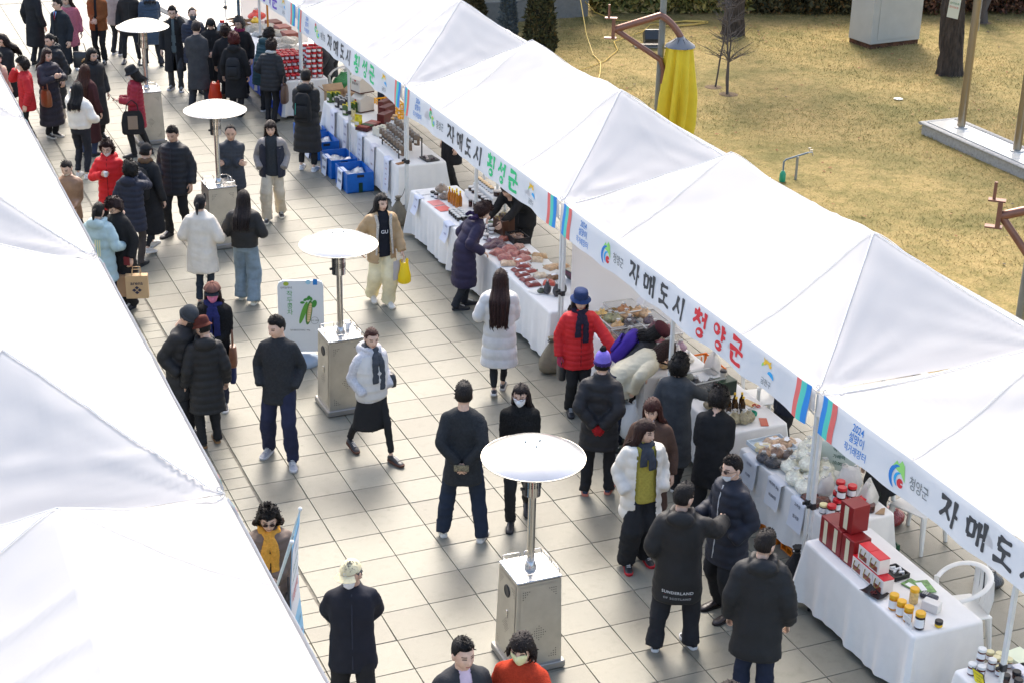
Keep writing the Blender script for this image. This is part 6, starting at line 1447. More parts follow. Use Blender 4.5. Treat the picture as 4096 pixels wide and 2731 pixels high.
# more goods filling the middle tables
for i, (x_, y_, c_, l) in enumerate(((4.40, 6.02, '8a4a3c', 'red bean packet behind the jam jars'), (4.22, 6.02, '6a4a58', 'violet bean packet in front of the jam jars'), (4.46, 5.66, 'a87a6a', 'rosy nut packet beside the black basket'), (4.44, 5.40, '9a5a50', 'dark pink nut packet at the back of the heap'), (4.50, 5.08, 'c8b090', 'sand coloured packet on the flowered cloth'), (4.22, 5.08, 'b0684e', 'orange brown packet left of the flowered cloth'), (4.30, 4.52, 'd2c0a4', 'white powder packet behind the chilli row'), (4.44, 4.40, '8a6a4a', 'brown powder packet behind the chilli row'), (4.30, 4.22, 'c04a34', 'bright red packet right of the chilli row'), (4.06, 6.56, 'cfc6b4', 'pale packet at the table front by the jam jars'), (4.10, 6.70, '7a5a3c', 'brown tea packet at the table front'), (4.52, 6.72, '5a6a3a', 'green tea packet near the riser'))):
    fin(packet('', .17, .14, .05, c_, seed=i+3, lab=(i % 2 or None)), l, 'packet', None, (x_, y_, ZT), rnd.uniform(-.7, .7))
for i, (x_, y_, c_, l) in enumerate(((4.50, 1.28, 'c8a878', 'tan nut bag at the near end of the grain table'), (4.66, 1.26, '8a3a34', 'dark red bean bag at the near end of the grain table'), (4.84, 1.32, 'd8d0c0', 'white powder bag at the near end of the grain table'), (4.30, 2.66, 'e0c070', 'light yellow grain bag beside the bins'), (4.24, 2.22, 'b89060', 'brown grain bag beside the front bin'), (4.96, 2.20, 'a08858', 'mustard grain bag behind the front bin'), (4.92, 1.66, '9a7a8a', 'lilac bean bag behind the front bin'), (4.42, .86, '2a2624', 'black seaweed roll bag near the notebook'), (4.58, .84, '4a5238', 'dark green laver bag near the notebook'), (4.46, .10, '8a7a58', 'dried radish bag behind the curly black hair'), (4.42, -.12, '9a8a60', 'dried radish bag beside the zucchini bags'))):
    fin(sack('', .085, .12, c_, None, i*5+101), l, 'bag', None, (x_, y_, ZT), i*.9)
# ---------------------------------------------------------------- the crowd, far to near
def bagstrap(P, side, col, h=.30, w=.32, d=.12, label='', z=.80, lx=.30, ly=0.0, strap=True, kind='leather'):
    """soft hand or shoulder bag at a person's side"""
    c = world(P, (side*lx, ly, z)); t = thing('handbag', label, 'bag', c, P.rz); k = 18; th = np.arange(k)*2*math.pi/k; R1 = []
    for u, q in ((0, .80), (.08, .97), (.5, 1.0), (.85, .86), (1.0, .70)): R1.append(np.stack([d/2*q*np.sign(np.cos(th))*np.abs(np.cos(th))**.6, w/2*q*np.sign(np.sin(th))*np.abs(np.sin(th))**.6, np.full(k, (u-1)*h)], 1))
    MB().loft(R1).obj('bag_body', cloth(col, kind), t, 60)
    if strap: MB().tube([(0, -w*.28, -.02), (0, -w*.22, .12), (0, 0, .20), (0, w*.22, .12), (0, w*.28, -.02)], .010, 6).obj('strap', cloth(col, kind), t, 60)
    return t
def backpack(P, col, label, h=.46, w=.30, d=.16, y=.20, z=1.16, trim=None, lean=0):
    c = world(P, P.B((0, y, z))); t = thing('backpack', label, 'backpack', c, P.rz); t.rotation_euler = (R(lean)*1, 0, P.rz)
    k = 24; th = np.arange(k)*2*math.pi/k; R1 = []
    for zz, q in ((-.5, .80), (-.46, .95), (-.2, 1.0), (.2, .95), (.40, .80), (.5, .50)): R1.append(np.stack([w/2*q*np.sign(np.cos(th))*np.abs(np.cos(th))**.55, d/2*q*np.sign(np.sin(th))*np.abs(np.sin(th))**.55, np.full(k, zz*h)], 1))
    MB().loft(R1).obj('pack_body', cloth(col, 'cotton'), t, 60)
    MB().box((0, d/2+.012, -.10*h), (w*.72, .05, h*.48), 0, 0, .02).obj('front_pocket', cloth(col, 'cotton'), t, 60)
    for s in (-1, 1): MB().tube([(s*w*.28, -d*.45, h*.40), (s*w*.36, -d*1.2, h*.50), (s*w*.40, -d*1.5, h*.15)], .020, 6, ry=.008).obj('strap', cloth(col, 'cotton'), t, 60)
    if trim: MB().tube([(w*.30, d/2+.036, h*.20), (w*.34, d/2+.030, -h*.20)], .006, 5).obj('trim', paint(trim, .5), t)
    return t
def inhand(P, s, drop=.10): 
    el, wr = P.A[s][1], P.A[s][2]; f = (wr-el)/np.linalg.norm(wr-el); return world(P, wr+f*drop)
def phone(P, s, label, col='17191e', rot=(.9, 0, 0), drop=.10):
    t = thing('phone', label, 'phone', inhand(P, s, drop), P.rz); t.rotation_euler = (rot[0], rot[1], P.rz+rot[2]); MB().box((0, 0, 0), (.075, .009, .155), 0, 0, .004).obj('case', paint(col, .3), t); MB().box((0, -.0052, .0), (.066, .001, .14)).obj('screen', mat('phone_glass', (.02, .022, .03), .1), t); return t
def strip(P, label, pts, r, col, name='strap', cat='strap'): pass
ST = ((.09, -.20, 0, 4), (-.09, .20, .03, -4)); ST2 = ((.09, .22, .03, 4), (-.09, -.20, 0, -4)); NAR = ((.075, .0, 0, 6), (-.075, .02, 0, -6)); WID = ((.16, -.06, 0, 12), (-.17, .06, 0, -10))
BK, DK = '15110f', '2a1813'
# ---- top left corner
person('person in a long black coat behind the man with a red tie', .02, 21.3, 150, 1.72, False, '17171a', 'wool', 1.0, .02, legs='1e2026', hair=('short', BK))
p = person('man in a dark navy overcoat with blue shirt and red tie', .36, 19.95, -28, 1.66, False, '181d24', 'wool', 1.06, .02, opening=.05, inner=('14161c', 'wool'), legs='16181e', lw=1.05, feet=ST, glasses=('26262a', 0), hair=('short', '1a1512'), hy=-25, nod=5)
MB().add([p.B((-.05, -.118, 1.45)), p.B((.05, -.118, 1.45)), p.B((.0, -.150, 1.28))], [(0, 1, 2)]).obj('shirt', cloth('7fa6d6', 'cotton'), p.root); MB().add([p.B((-.014, -.126, 1.44)), p.B((.014, -.126, 1.44)), p.B((.017, -.150, 1.32)), p.B((0, -.156, 1.27)), p.B((-.017, -.150, 1.32))], [(0, 1, 2, 3, 4)]).obj('tie', cloth('8a1a20', 'cotton'), p.root)
p = person('woman in a pink coat and white beret behind the red tie', .64, 20.7, 20, 1.58, True, 'c4707e', 'fur', .86, .03, hair=('bob', DK), hat=('beret', 'd8d2cc'), scarf=('a89484', 'knit'), legs='17171a', shoe='d8d4d0', sole='c8c4c0', hy=-40)
bagstrap(p, -1, '17161a', .26, .30, .10, 'black shoulder bag on the pink coat', .86)
t = thing('tote_bag', 'large flat black bag held by the man with the red tie', 'bag', (.72, 19.75, .42), -.4); MB().box((0, 0, 0), (.36, .10, .34), 0, 0, .02).obj('bag_body', cloth('121214', 'leather'), t, 60); MB().tube([(-.09, 0, .16), (-.05, 0, .34), (.05, 0, .34), (.09, 0, .16)], .009, 6).obj('handle', cloth('121214', 'leather'), t, 60)
person('woman in a caramel brown jacket and black trousers at the top edge', 1.30, 21.0, -5, 1.66, True, '7c451c', 'wool', .66, .02, legs='0f0f11', feet=NAR, al='front', ar='front', hair=('bob', BK), opening=.03, inner=('17171a', 'knit'))
person('person in a charcoal vest and slippers at the top edge', 1.92, 20.8, 10, 1.66, True, '262321', 'wool', .78, .015, legs='232428', lw=.85, hair=('long', '3a2016'), hlen=.34, shoe='3c4044', sole='2a2c30', feet=WID, skind='shoe')
person('person in white soled slippers half hidden behind the charcoal vest', 1.78, 21.7, 160, 1.60, True, 'a8a09a', 'wool', .7, .02, legs='2a2c30', shoe='2c2e34', sole='e0e0e0')
person('person in a slate blue hooded padded coat behind the far heater', 2.30, 20.5, 200, 1.66, True, '34465a', 'puffer', .92, .04, hood='same', legs='2c2e33', lw=1.25, hair=('bob', BK), al='read', ar='read', feet=WID)
# ---- group by the far stall
p = person('man in a black overcoat talking on a phone', 2.34, 18.35, 8, 1.70, False, '19191b', 'wool', 1.0, .02, opening=.035, inner=('5a6668', 'knit'), legs='3a3c40', hair=('short', BK), glasses=('2a2a2a', 0), al='phone', feet=((.09, -.05, 0, 10), (-.10, .10, 0, -25)), shoe='1c222c', sole='c8c8cc', hy=0)
phone(p, 1, 'dark phone at the ear of the man in the black overcoat', rot=(.2, 0, .9), drop=.09)
person('man in a navy padded jacket and grey face mask', 2.66, 18.0, 25, 1.72, False, '151e33', 'puffer', .76, .035, legs='16181c', hair=('bald', BK), mask='4a4c50', al='front', ar='front')
person('man seen from behind in a grey tweed coat', 2.45, 16.75, 178, 1.72, False, '3a3b3d', 'wool', .98, .02, legs='2c2f35', lw=1.15, hair=('short', '2a2220'), al='front', ar='front', feet=WID)
p = person('smiling woman with bobbed hair in a long black coat and skirt', 2.94, 17.65, 12, 1.60, True, '141518', 'wool', 1.0, .02, legs='2e2c2e', skirt=(.36, .20), skind='boot', shoe='33261f', sole='1c1614', hair=('bangs', BK), hlen=.16, al='front', ar='front', lean=8, nod=22, feet=NAR)
bagstrap(p, 1, '17181c', .20, .24, .10, 'small black handbag held by the smiling woman', .82, .12, -.26)
person('grey haired woman with glasses and a magenta scarf behind the stall', 3.48, 17.5, -10, 1.58, True, '141416', 'wool', .95, .02, hair=('perm', '4c4a48'), glasses=('7a3a3a', 0), scarf=('7a1f48', 'knit'), hy=-15)
person('woman with brown hair half hidden behind the red haired woman', 3.06, 16.95, 175, 1.56, True, '17171a', 'wool', .9, .02, hair=('perm', '2c1c16'), shoe='6a4426', skind='boot')
p = person('red haired woman in a black coat with a backpack', 3.02, 16.1, 178, 1.60, True, '131315', 'wool', 1.0, .03, hood='same', hair=('perm', '4a1814'), legs='232327', lw=1.0, feet=NAR, hy=20, glasses=('c0b8b0', 0))
backpack(p, '1b1d21', 'black leather backpack on the red haired woman', .40, .28, .14, .22, 1.05)
vestbag('red orange plastic bag beside the red haired woman', 2.68, 16.35, .22, .44, .26, 'd8401c', .2)
p = person('woman in a teal padded jacket bending over the red jars', 3.62, 16.4, 150, 1.58, True, '174048', 'puffer', .86, .035, hood='same', hair=('perm', '17120f'), legs='16171a', lean=22, al='reach', ar='down', feet=((.09, -.14, 0, 5), (-.09, .10, 0, -5)), sole='d8d8d8')
vestbag('white plastic bag held by the woman in the teal jacket', *world(p, (-.27, -.16, .42)), .42, .26, 'e4e6e6', p.rz+.4)
p = person('woman in a black padded jacket choosing red jars', 3.54, 15.5, 168, 1.56, True, '15181d', 'puffer', .72, .045, pitch=.085, hair=('perm', '241813'), scarf=('c8c6c2', 'knit'), legs='101013', lw=1.05, al='bent', ar='down', lean=10, feet=NAR)
bagstrap(p, -1, '5a4030', .34, .24, .12, 'brown fringed bag beside the black padded jacket', .80)
# ---- upper left group
p = person('woman with long hair in a black jacket at the left edge', -1.05, 17.25, -40, 1.62, True, '17171a', 'wool', .95, .03, hood='same', hair=('part', '1e1512'), hlen=.34, nod=22, al='read', ar='read')
person('person in a beige coat cut off by the left edge', -1.35, 16.0, 60, 1.60, True, 'b8a08e', 'wool', 1.0, .03, hair=('bob', BK))
person('curly haired woman in a red padded jacket touching her face', -.93, 15.5, -75, 1.56, True, 'b80f1a', 'puffer', .70, .04, pitch=.06, hair=('perm', '191412'), mask='e0ccc6', al='down', ar='face', legs='121214', feet=NAR, shoe='1c1c20')
p = person('brown haired woman in a long dark purple padded coat', -.49, 15.82, 55, 1.63, True, '26222e', 'puffer', 1.16, .035, pitch=.12, hair=('long', '2e1812'), hlen=.24, al='chest', ar='chest', legs='141418', sole='d4cfc4', shoe='17171a', feet=NAR)
bagstrap(p, -1, '8a4a20', .30, .24, .12, 'tan leather handbag on the dark purple coat', .98, .22, -.16)
person('woman with tied hair in a long black padded coat behind the purple coat', -.25, 16.86, -25, 1.66, True, '15171b', 'puffer', 1.12, .04, pitch=.10, hood='same', hair=('pony', BK), legs='c0b4a4', lw=1.2, nod=16, hy=-15)
person('woman with glasses in a black parka with fur trimmed hood', .26, 15.5, 42, 1.66, True, '131417', 'puffer', 1.12, .04, pitch=0, furhood='9a7a50', hair=('long', '141110'), hlen=.22, glasses=('b0b0b0', 0), hy=15, nod=12, scarf=('1b1b1d', 'knit'))
person('woman with long brown hair in a maroon coat seen from behind', -.05, 14.45, 165, 1.62, True, '3a1416', 'wool', 1.12, .02, hair=('long', '3a1c10'), hlen=.55, legs='2a3550')
p = person('woman in a white jacket raising a blue phone, seen from behind', -.37, 13.25, 170, 1.63, True, 'e4ded2', 'puffer', .66, .055, pitch=0, hood='same', waist=.90, hair=('long', '141113'), hlen=.26, legs='141620', lw=.95, shoe='dcdad4', sole='d8d4cc', al='phone', ar='bent', feet=((.10, .0, 0, 5), (-.09, .05, 0, -5)))
phone(p, 1, 'blue phone held by the woman in the white jacket', '1c3566', (.2, .3, .8), .10)
p = person('woman in a crimson padded jacket and black bucket hat looking at a phone', .76, 14.15, -78, 1.60, True, '8f1028', 'puffer', .84, .035, pitch=.075, hair=('bob', '17120f'), hat=('bucket', '16181c'), mask='e6e2de', al='read', ar='read', legs='121214', nod=25, feet=((.09, -.12, 0, 5), (-.10, .18, 0, -5)))
phone(p, 1, 'phone in the hands of the woman in the bucket hat', '2a2a2a', (.8, 0, .2), .12)
t = bagstrap(p, 1, '121214', .42, .40, .05, 'black tote bag with a tartan patch', .94, .27, -.08, True, 'cotton'); MB().box((.028, .0, -.20), (.006, .17, .24)).obj('patch', mat('tartan', (.09, .08, .07), .9, wave=(38, 'Y', (.42, .30, .20))), t)
# ---- middle group by the second heater
p = person('man in a grey padded jacket with crossed arms behind the heater', 1.40, 9.82, 8, 1.68, False, '2b3038', 'puffer', .70, .035, pitch=.055, hair=('bald', '17120f'), al='cross', ar='cross', legs='17181c', tone=1, inner=None)
person('heavy set man in a navy padded jacket', .52, 9.85, -12, 1.74, False, '12151d', 'puffer', .74, .055, pitch=.085, hair=('short', '1a1412'), legs='101013', lw=1.1, al='down', ar='pocket', tone=1, nod=18, feet=((.12, .08, 0, 10), (-.12, -.10, 0, -20)))
p = person('woman in a navy vest over a grey jacket with beige trousers', 2.10, 10.08, 6, 1.61, True, '8a8480', 'puffer', .62, .035, pitch=.05, opening=.10, inner=('2c3034', 'knit'), sleeve=None, legs='c6baa4', lw=1.55, shoe='16181c', sole='d8d0bc', hair=('bob', '241712'), al='pocket', ar='pocket', feet=((.11, .16, .02, 10), (-.11, -.14, 0, -8)))
vs_ = MB(); k = 22; th = np.arange(k)*2*math.pi/k
vs_.loft([np.stack([rx*np.cos(th), ry*np.sin(th), np.full(k, z)], 1) for z, rx, ry in ((.76, .222, .172), (.90, .222, .172), (1.1, .215, .165), (1.28, .212, .160), (1.36, .185, .135), (1.42, .12, .11))]); o = vs_.obj('vest', cloth('141a2c', 'puffer'), p.root); fuse(o, .018, 2, post_cloth(33, .005, 16, lambda c: c[1] < -.02 and abs(c[0]) < .095))
p = person('man in a long black padded coat with a backpack at the pouch stall', 3.35, 12.4, 172, 1.76, False, '121315', 'puffer', 1.06, .045, pitch=.13, hood='same', hair=('short', '15110f'), legs='15161a', lw=.9, shoe='dcdcdc', sole='e4e4e4', al='front', ar='front', feet=((.12, -.02, 0, 6), (-.12, .06, 0, -6)))
backpack(p, '101113', 'black backpack with a teal trim on the long coat', .50, .30, .16, .25, 1.14, '2aa090')
# ---- left middle group
person('woman in a tan leather jacket with a lowered mask beside the left tent', -1.20, 9.1, 20, 1.60, True, '8e6a4c', 'leather', .66, .02, hair=('pony', '1a1412'), mask='d8c6b4', chin=True, legs='17171a', nod=25, hy=-30, al='front', ar='front')
p = person('woman in a bright red padded coat holding a paper cup', -.46, 9.95, -2, 1.57, True, 'd01018', 'puffer', .84, .035, pitch=.10, hood='same', hair=('perm', '2c1814'), glasses=('8a6a50', 0), mask='ece8e4', chin=True, al='down', ar='chest', legs='141416')
t = thing('paper_cup', 'small white paper cup in the hand of the woman in bright red', 'cup', inhand(p, -1, .11)); MB().lathe([(.024, -.04), (.033, .035)], 12).obj('cup_body', m_paper, t, 50)
person('short haired person in a navy hooded jacket raising a gloved hand', -.36, 8.75, 168, 1.58, True, '141a2e', 'puffer', .80, .035, pitch=.09, hood='same', hair=('perm', '141110'), al='down', ar='face', gloves='17171a', legs='3a322e', hy=40)
p = person('man in a black cap and long black coat walking with a backpack', -.02, 9.3, 158, 1.66, False, '19191b', 'wool', 1.10, .035, hat=('cap', '141416', '141416'), hair=('short', BK), legs='141416', lw=.8, shoe='d6d0c6', sole='e2ded6', feet=((.09, -.18, 0, 5), (-.09, .22, .04, -5)), scarf=('6a5038', 'knit'))
backpack(p, '131315', 'black backpack with orange tabs on the long coat', .48, .32, .18, .22, 1.15, 'c86a20')
p = person('woman in a mint green jacket seen from behind beside the left tent', -1.12, 7.0, 165, 1.60, True, 'a4bcc0', 'puffer', .86, .045, pitch=.13, hood='same', hair=('pony', '15120f'), al='bent', ar='bent', legs='26304a', nod=18)
for i in range(3): MB().tube([(-.10+.035*i, .19, 1.22), (-.10+.035*i, .205, .98)], .008, 5, ry=.003).obj('stripe', paint('d8d4a0', .7), p.root)
p = person('woman with glasses in a black shearling coat reading a leaflet', -.80, 7.18, -35, 1.61, True, '151415', 'wool', .98, .03, hair=('perm', '2a1816'), glasses=('4a3030', 0), nod=32, collar=.02, legs='0f0f11', lw=1.35, al='down', ar='read', shoe='141c28', sole='20242c', feet=((.11, .0, 0, 5), (-.10, .02, 0, -15)), lean=6)
hp_ = inhand(p, 1, .10); t = thing('paper_bag', 'brown paper shopping bag with a black emblem', 'bag', (hp_[0]+.06, hp_[1]-.06, hp_[2]-.46), p.rz+.75)
MB().box((0, 0, .16), (.30, .12, .33), 0, 0, .004).obj('bag_body', mat('kraft', (.50, .33, .17), .75, var=.06, vscale=6), t)
for s in (-1, 1): MB().tube([(-.06, s*.06, .32), (-.05, s*.05, .42), (.05, s*.05, .42), (.06, s*.06, .32)], .006, 6).obj('handle', mat('kraft', (.50, .33, .17)), t, 60)
m_ = text_mb('arena', .075, .014); v = m_.verts(); MB().add(np.stack([v[:, 0], np.full(len(v), -.0635), .22+v[:, 1]], 1), m_.f).obj('lettering', m_ink, t)
em = MB(); 
for a, b_ in ((0, .155), (-.036, .12), (.036, .12), (0, .085)): em.add([(a, -.0635, b_+.026), (a+.03, -.0635, b_), (a, -.0635, b_-.026), (a-.03, -.0635, b_)], [(0, 3, 2, 1)])
em.obj('emblem', m_ink, t)
t2 = thing('paper_bag', 'second brown paper bag behind the printed one', 'bag', (hp_[0]-.06, hp_[1]+.02, hp_[2]-.46), p.rz+.6); MB().box((0, 0, .15), (.26, .10, .30), 0, 0, .004).obj('bag_body', mat('kraft2', (.36, .21, .11), .75), t2)
t = thing('wallet', 'small dark red wallet held against the black coat', 'wallet', (hp_[0]-.05, hp_[1]-.02, hp_[2]+.06), p.rz+.3); MB().box((0, 0, 0), (.09, .02, .12), 0, 0, .005).obj('cover', paint('6a0e16', .5), t)
person('woman in a cream quilted jacket with a white hair tie, seen from behind', .22, 6.82, 172, 1.62, True, 'd6cdbf', 'puffer', .84, .06, pitch=0, hair=('pony', '141113'), legs='182430', lw=.85, al='bent', ar='bent', collar=.01, feet=NAR)
person('woman with long dark hair in a black jacket and pale jeans, from behind', .82, 6.8, 176, 1.62, True, '141415', 'puffer', .64, .05, pitch=.16, waist=.88, hair=('long', '1c1210'), hlen=.34, legs='74848e', lkind='denim', lw=1.65, shoe='c8c4b4', sole='d8d4c8', al='bent', ar='bent', feet=((.11, -.10, 0, 5), (-.12, .08, 0, -5)))
# ---- three in black by the left tent
m_sc = mat('plaid_scarf', (.05, .05, .22), .9, var=.5, vscale=40, wave=(30, 'X', (.30, .30, .45)))
p = person('woman in a brown cap, pink mask and plaid blue scarf', -.37, 3.58, 5, 1.62, True, '131314', 'fur', .80, .025, hair=('bob', '2c1612'), hat=('newsboy', '6e4a3e', '1c1f26'), mask='d87a9a', scarf=('20245a', 'knit', .42), al='front', ar='front', gloves='3a3e42', legs='23283a', feet=NAR, shoe='17171a', sole='e0dcd8')
bagstrap(p, 1, '7a4a2c', .26, .18, .10, 'small brown bag hanging from the plaid scarf woman', .90, .22, -.10); bagstrap(p, 1, '152450', .34, .24, .08, 'blue patterned cloth bag under the brown one', .72, .20, .02, False, 'cotton')
person('man in a grey felt beanie and black padded jacket', -.92, 2.9, 60, 1.70, False, '141518', 'puffer', .82, .045, pitch=.12, hair=('short', '5a5654'), hat=('beanie', '34383c', '34383c'), mask='1c1c1e', legs='15161b', lean=10, nod=28, lw=1.1, al='pocket', ar='pocket')
person('woman in a rust brown felt hat and long black padded coat', -.70, 2.66, -160, 1.56, True, '131416', 'puffer', .92, .04, pitch=.10, hood='same', hair=('short', BK), hat=('felt', '4e1c10', '54200f'), mask='e0b4ac', legs='0e0e10', lw=1.05, shoe='15130f', sole='8a6844', al='down', ar='down', nod=22, hy=35, feet=((.10, .05, 0, 15), (-.10, -.05, 0, 0)))
# ---- aisle, centre
p = person('man in a charcoal sweater and navy trousers with his hands in his pockets', -.01, 2.02, -4, 1.76, False, '26282b', 'knit', .70, .004, hair=('short', '100e0e'), legs='131a38', lw=1.32, shoe='8f9298', sole='b8b8ba', al='pocket', ar='pocket', feet=((.15, -.16, 0, 18), (-.17, .10, 0, -14)), hy=-35, nod=10)
p = person('woman in a white hooded vest, grey scarf and black skirt', .97, 1.70, 40, 1.60, True, 'c9c8ca', 'knit', .62, .02, hood='same', hair=('pony', '3c1a12'), scarf=('42464c', 'knit', .46), legs='131314', skirt=(.40, .25), shoe='17181e', sole='5a3a2c', al='pocket', ar='pocket', feet=((.10, -.30, 0, 6), (-.10, .32, .04, -6)), hy=-15)
vs_ = MB(); vs_.loft([np.stack([rx*np.cos(th), ry*np.sin(th)+.0, np.full(k, z)], 1) for z, rx, ry in ((.80, .19, .150), (.84, .215, .170), (.93, .205, .165), (.95, .22, .178), (1.04, .21, .172), (1.06, .225, .182), (1.16, .212, .172), (1.18, .225, .178), (1.28, .212, .160), (1.36, .185, .135), (1.42, .12, .11))]); o = vs_.obj('vest', cloth('cfccc6', 'puffer'), p.root); fuse(o, .016, 1, post_cloth(35, .004, 16))
bagstrap(p, 1, '1d1f22', .16, .22, .09, 'small black bag under the arm of the woman in the white vest', 1.06, .27, .0, False)
p = person('woman in an open beige padded jacket and cream trousers', 2.56, 6.05, 22, 1.63, True, 'aa8e68', 'puffer', .70, .045, pitch=.14, opening=.08, inner=('11141f', 'knit'), collar=.0, hair=('part', '13100f'), hlen=.30, legs='e0d4ae', lw=1.75, shoe='d8d4cc', sole='cfc8b8', al='swing', ar='back', feet=((.09, -.06, 0, 5), (-.08, .20, .03, -5)), hy=15, nod=6)
for s in (-1, 1): MB().tube([p.B((s*.115, -.105, 1.43)), p.B((s*.095, -.150, 1.30)), p.B((s*.115, -.158, 1.0)), p.B((s*.125, -.16, .84))], [.024, .022, .016, .014], 8).obj('lining', cloth('d0c8bc', 'fur'), p.root, 60)
PGU = p
ip = inhand(p, 1, .12); vestbag('yellow see through bag with fruit in the hand of the woman in beige', ip[0], ip[1], ip[2]-.36, .36, .18, 'f0d820', p.rz)
t = thing('leaflet', 'pale leaflet held with the yellow bag', 'leaflet', (ip[0]-.08, ip[1]+.02, ip[2]-.16), p.rz+.5); MB().box((0, 0, 0), (.20, .004, .28)).obj('page', paint('b8b4b8', .7), t)
# ---- at the near stalls
p = person('woman in a purple padded coat with a fur collar leaning over the stall', 3.60, 5.56, 108, 1.58, True, '1f1638', 'puffer', 1.02, .045, pitch=.13, furhood='2c1c44', hair=('perm', '2a1512'), lean=24, nod=20, mask='dcc6b8', al='bent', ar='bent', legs='1c1f26', lw=1.05, shoe='14161a', sole='2a2c30', feet=((.08, -.06, 0, 5), (-.08, .12, 0, -5)))
person('woman with long hair in a white padded coat walking away', 2.99, 2.78, 178, 1.63, True, 'd2d0cc', 'puffer', .98, .055, pitch=.15, hood='same', hair=('long', '2c1510'), hlen=.50, legs='131416', lw=.78, shoe='1c2230', sole='c8c4be', al='bent', ar='read', feet=((.05, .18, .05, 3), (-.05, -.15, 0, -3)))
p = person('vendor in black reaching over the peanut packets', 5.0, 6.72, -32, 1.66, True, '121214', 'wool', .72, .02, hair=('bangs', BK), hlen=.10, lean=44, nod=-10, al=(.10, -.80, .92), ar=(.16, -.72, .98), legs='131315'); person('vendor in dark trousers behind the flowered cloth', 5.45, 5.55, -100, 1.68, False, '17181b', 'wool', .8, .02, hair=('short', BK), legs='1d1f23', lw=1.1)
p = person('woman in a red padded coat, navy bucket hat and pink gloves', 3.66, 1.92, 12, 1.60, True, 'c50f16', 'puffer', .72, .045, pitch=.07, hair=('bob', BK), hat=('bucket', '142c58', '16305e', 'denim'), glasses=('c0a890', 0), scarf=('231a2e', 'knit', .36), legs='111113', lw=1.15, al=(.40, -.36, .98), ar='down', gloves='a83050', feet=NAR, shoe='26282c')
bagstrap(p, -1, '17181b', .24, .22, .09, 'black crossbody bag on the red padded coat', .74, .20, .06)
p = person('woman in a maroon beret and black jacket bending over the bins', 4.02, 1.30, 75, 1.52, True, '15161a', 'puffer', .66, .035, pitch=.06, hair=('bob', BK), hat=('beret', '420c18'), mask='d88a98', lean=34, nod=20, al='reach', ar='bent', legs='17181b')
backpack(p, '3a1c8a', 'purple backpack on the woman in the maroon beret', .42, .32, .17, .20, 1.16, None, 34)
person('man in a purple bobble hat and black padded jacket, hands behind his back', 3.02, -.02, 172, 1.68, False, '141418', 'puffer', .80, .045, pitch=.13, collar=.02, hair=('short', '17130f'), hat=('pom', '7a68c0', '2e1458'), legs='111114', lw=1.1, al='behind', ar='behind', gloves='a80f1c', shoe='1f3c5c', sole='c87a68', feet=((.13, .02, 0, 8), (-.13, -.06, 0, -8)))
p = person('woman in a cream quilted jacket bending low over the stall', 3.72, .90, 105, 1.62, True, 'c3bba2', 'puffer', .66, .05, pitch=0, hair=('bangs', '2c1610'), hlen=.14, lean=58, nod=0, al='reach', ar=(.22, -.10, .86), legs='10182e', lw=1.2, feet=((.1, -.05, 0, 5), (-.1, .12, 0, -5)), shoe='2e362c')
ip = inhand(p, -1, .12); vestbag('white plastic bag held by the bending woman in cream', ip[0], ip[1], ip[2]-.50, .50, .30, 'dfe2e2', p.rz+.5)
person('curly haired woman in a long grey coat buying bottles', 3.86, -.19, 150, 1.60, True, '3a3e42', 'wool', 1.05, .025, hair=('perm', '121010'), al='down', ar=(.30, -.46, 1.06), legs='17181b', feet=NAR, shoe='1c1c1e', sole='d8d4cc')
person('curly haired woman in a long black coat at the rice cake table', 3.82, -1.10, 158, 1.58, True, '0f1012', 'wool', .84, .045, hair=('perm', '171210'), al='front', ar='front', legs='0f0f11', lw=1.35, lean=8, nod=22, mask='8a70b0', feet=WID)
p = person('woman with reddish brown hair in a taupe coat', 3.06, -1.12, -8, 1.65, True, '4c372c', 'wool', .98, .02, opening=.03, inner=('b6c6da', 'cotton'), hair=('bangs', '3a1510'), hlen=.20, hy=-15, legs='26282c', shoe='2a1614', sole='1a1414', skind='boot')
p = person('woman in an open cream padded jacket, lime sweater and grey neck scarf', 2.77, -1.52, 14, 1.64, True, 'dcd6ca', 'puffer', .80, .05, pitch=.12, opening=.105, inner=('b3a548', 'knit'), hair=('bob', '2c1511'), hlen=.20, hy=32, nod=6, legs='15171b', lw=1.75, shoe='17171b', sole='b8242c', al='pocket', ar='pocket', scarf=('383c44', 'wool', .22), feet=((.11, .04, 0, 5), (-.13, -.06, 0, -10)))
p = person('woman in black fur with a white mask behind the front heater', 1.95, -.30, 0, 1.63, True, '121212', 'fur', .70, .03, hair=('part', '1a1010'), hlen=.22, glasses=('5a2a2a', 0), mask='e6e8ea', al='front', ar='front', legs='121214', shoe='1a1614', skind='boot', feet=((.10, .25, .06, 4), (-.08, -.10, 0, -4)), hy=-15)
p = person('man in a dark grey sweater holding a phone behind his back', 1.28, -.38, 178, 1.76, False, '24272a', 'knit', .76, .012, hair=('short', '181210'), collar=-.02, legs='0f1f33', lw=1.28, shoe='cfcdc8', sole='d8d6d0', al='behind', ar='behind', feet=((.20, -.03, 0, 12), (-.20, .05, 0, -12)))
t = thing('phone', 'phone in a speckled case held behind the grey sweater', 'phone', world(p, (0, .225, .905)), p.rz); MB().box((0, 0, 0), (.155, .012, .075), 0, 0, .005).obj('case', mat('speckled_case', (.03, .03, .03), .25, var=.9, vscale=90, col2=(.35, .30, .18)), t)
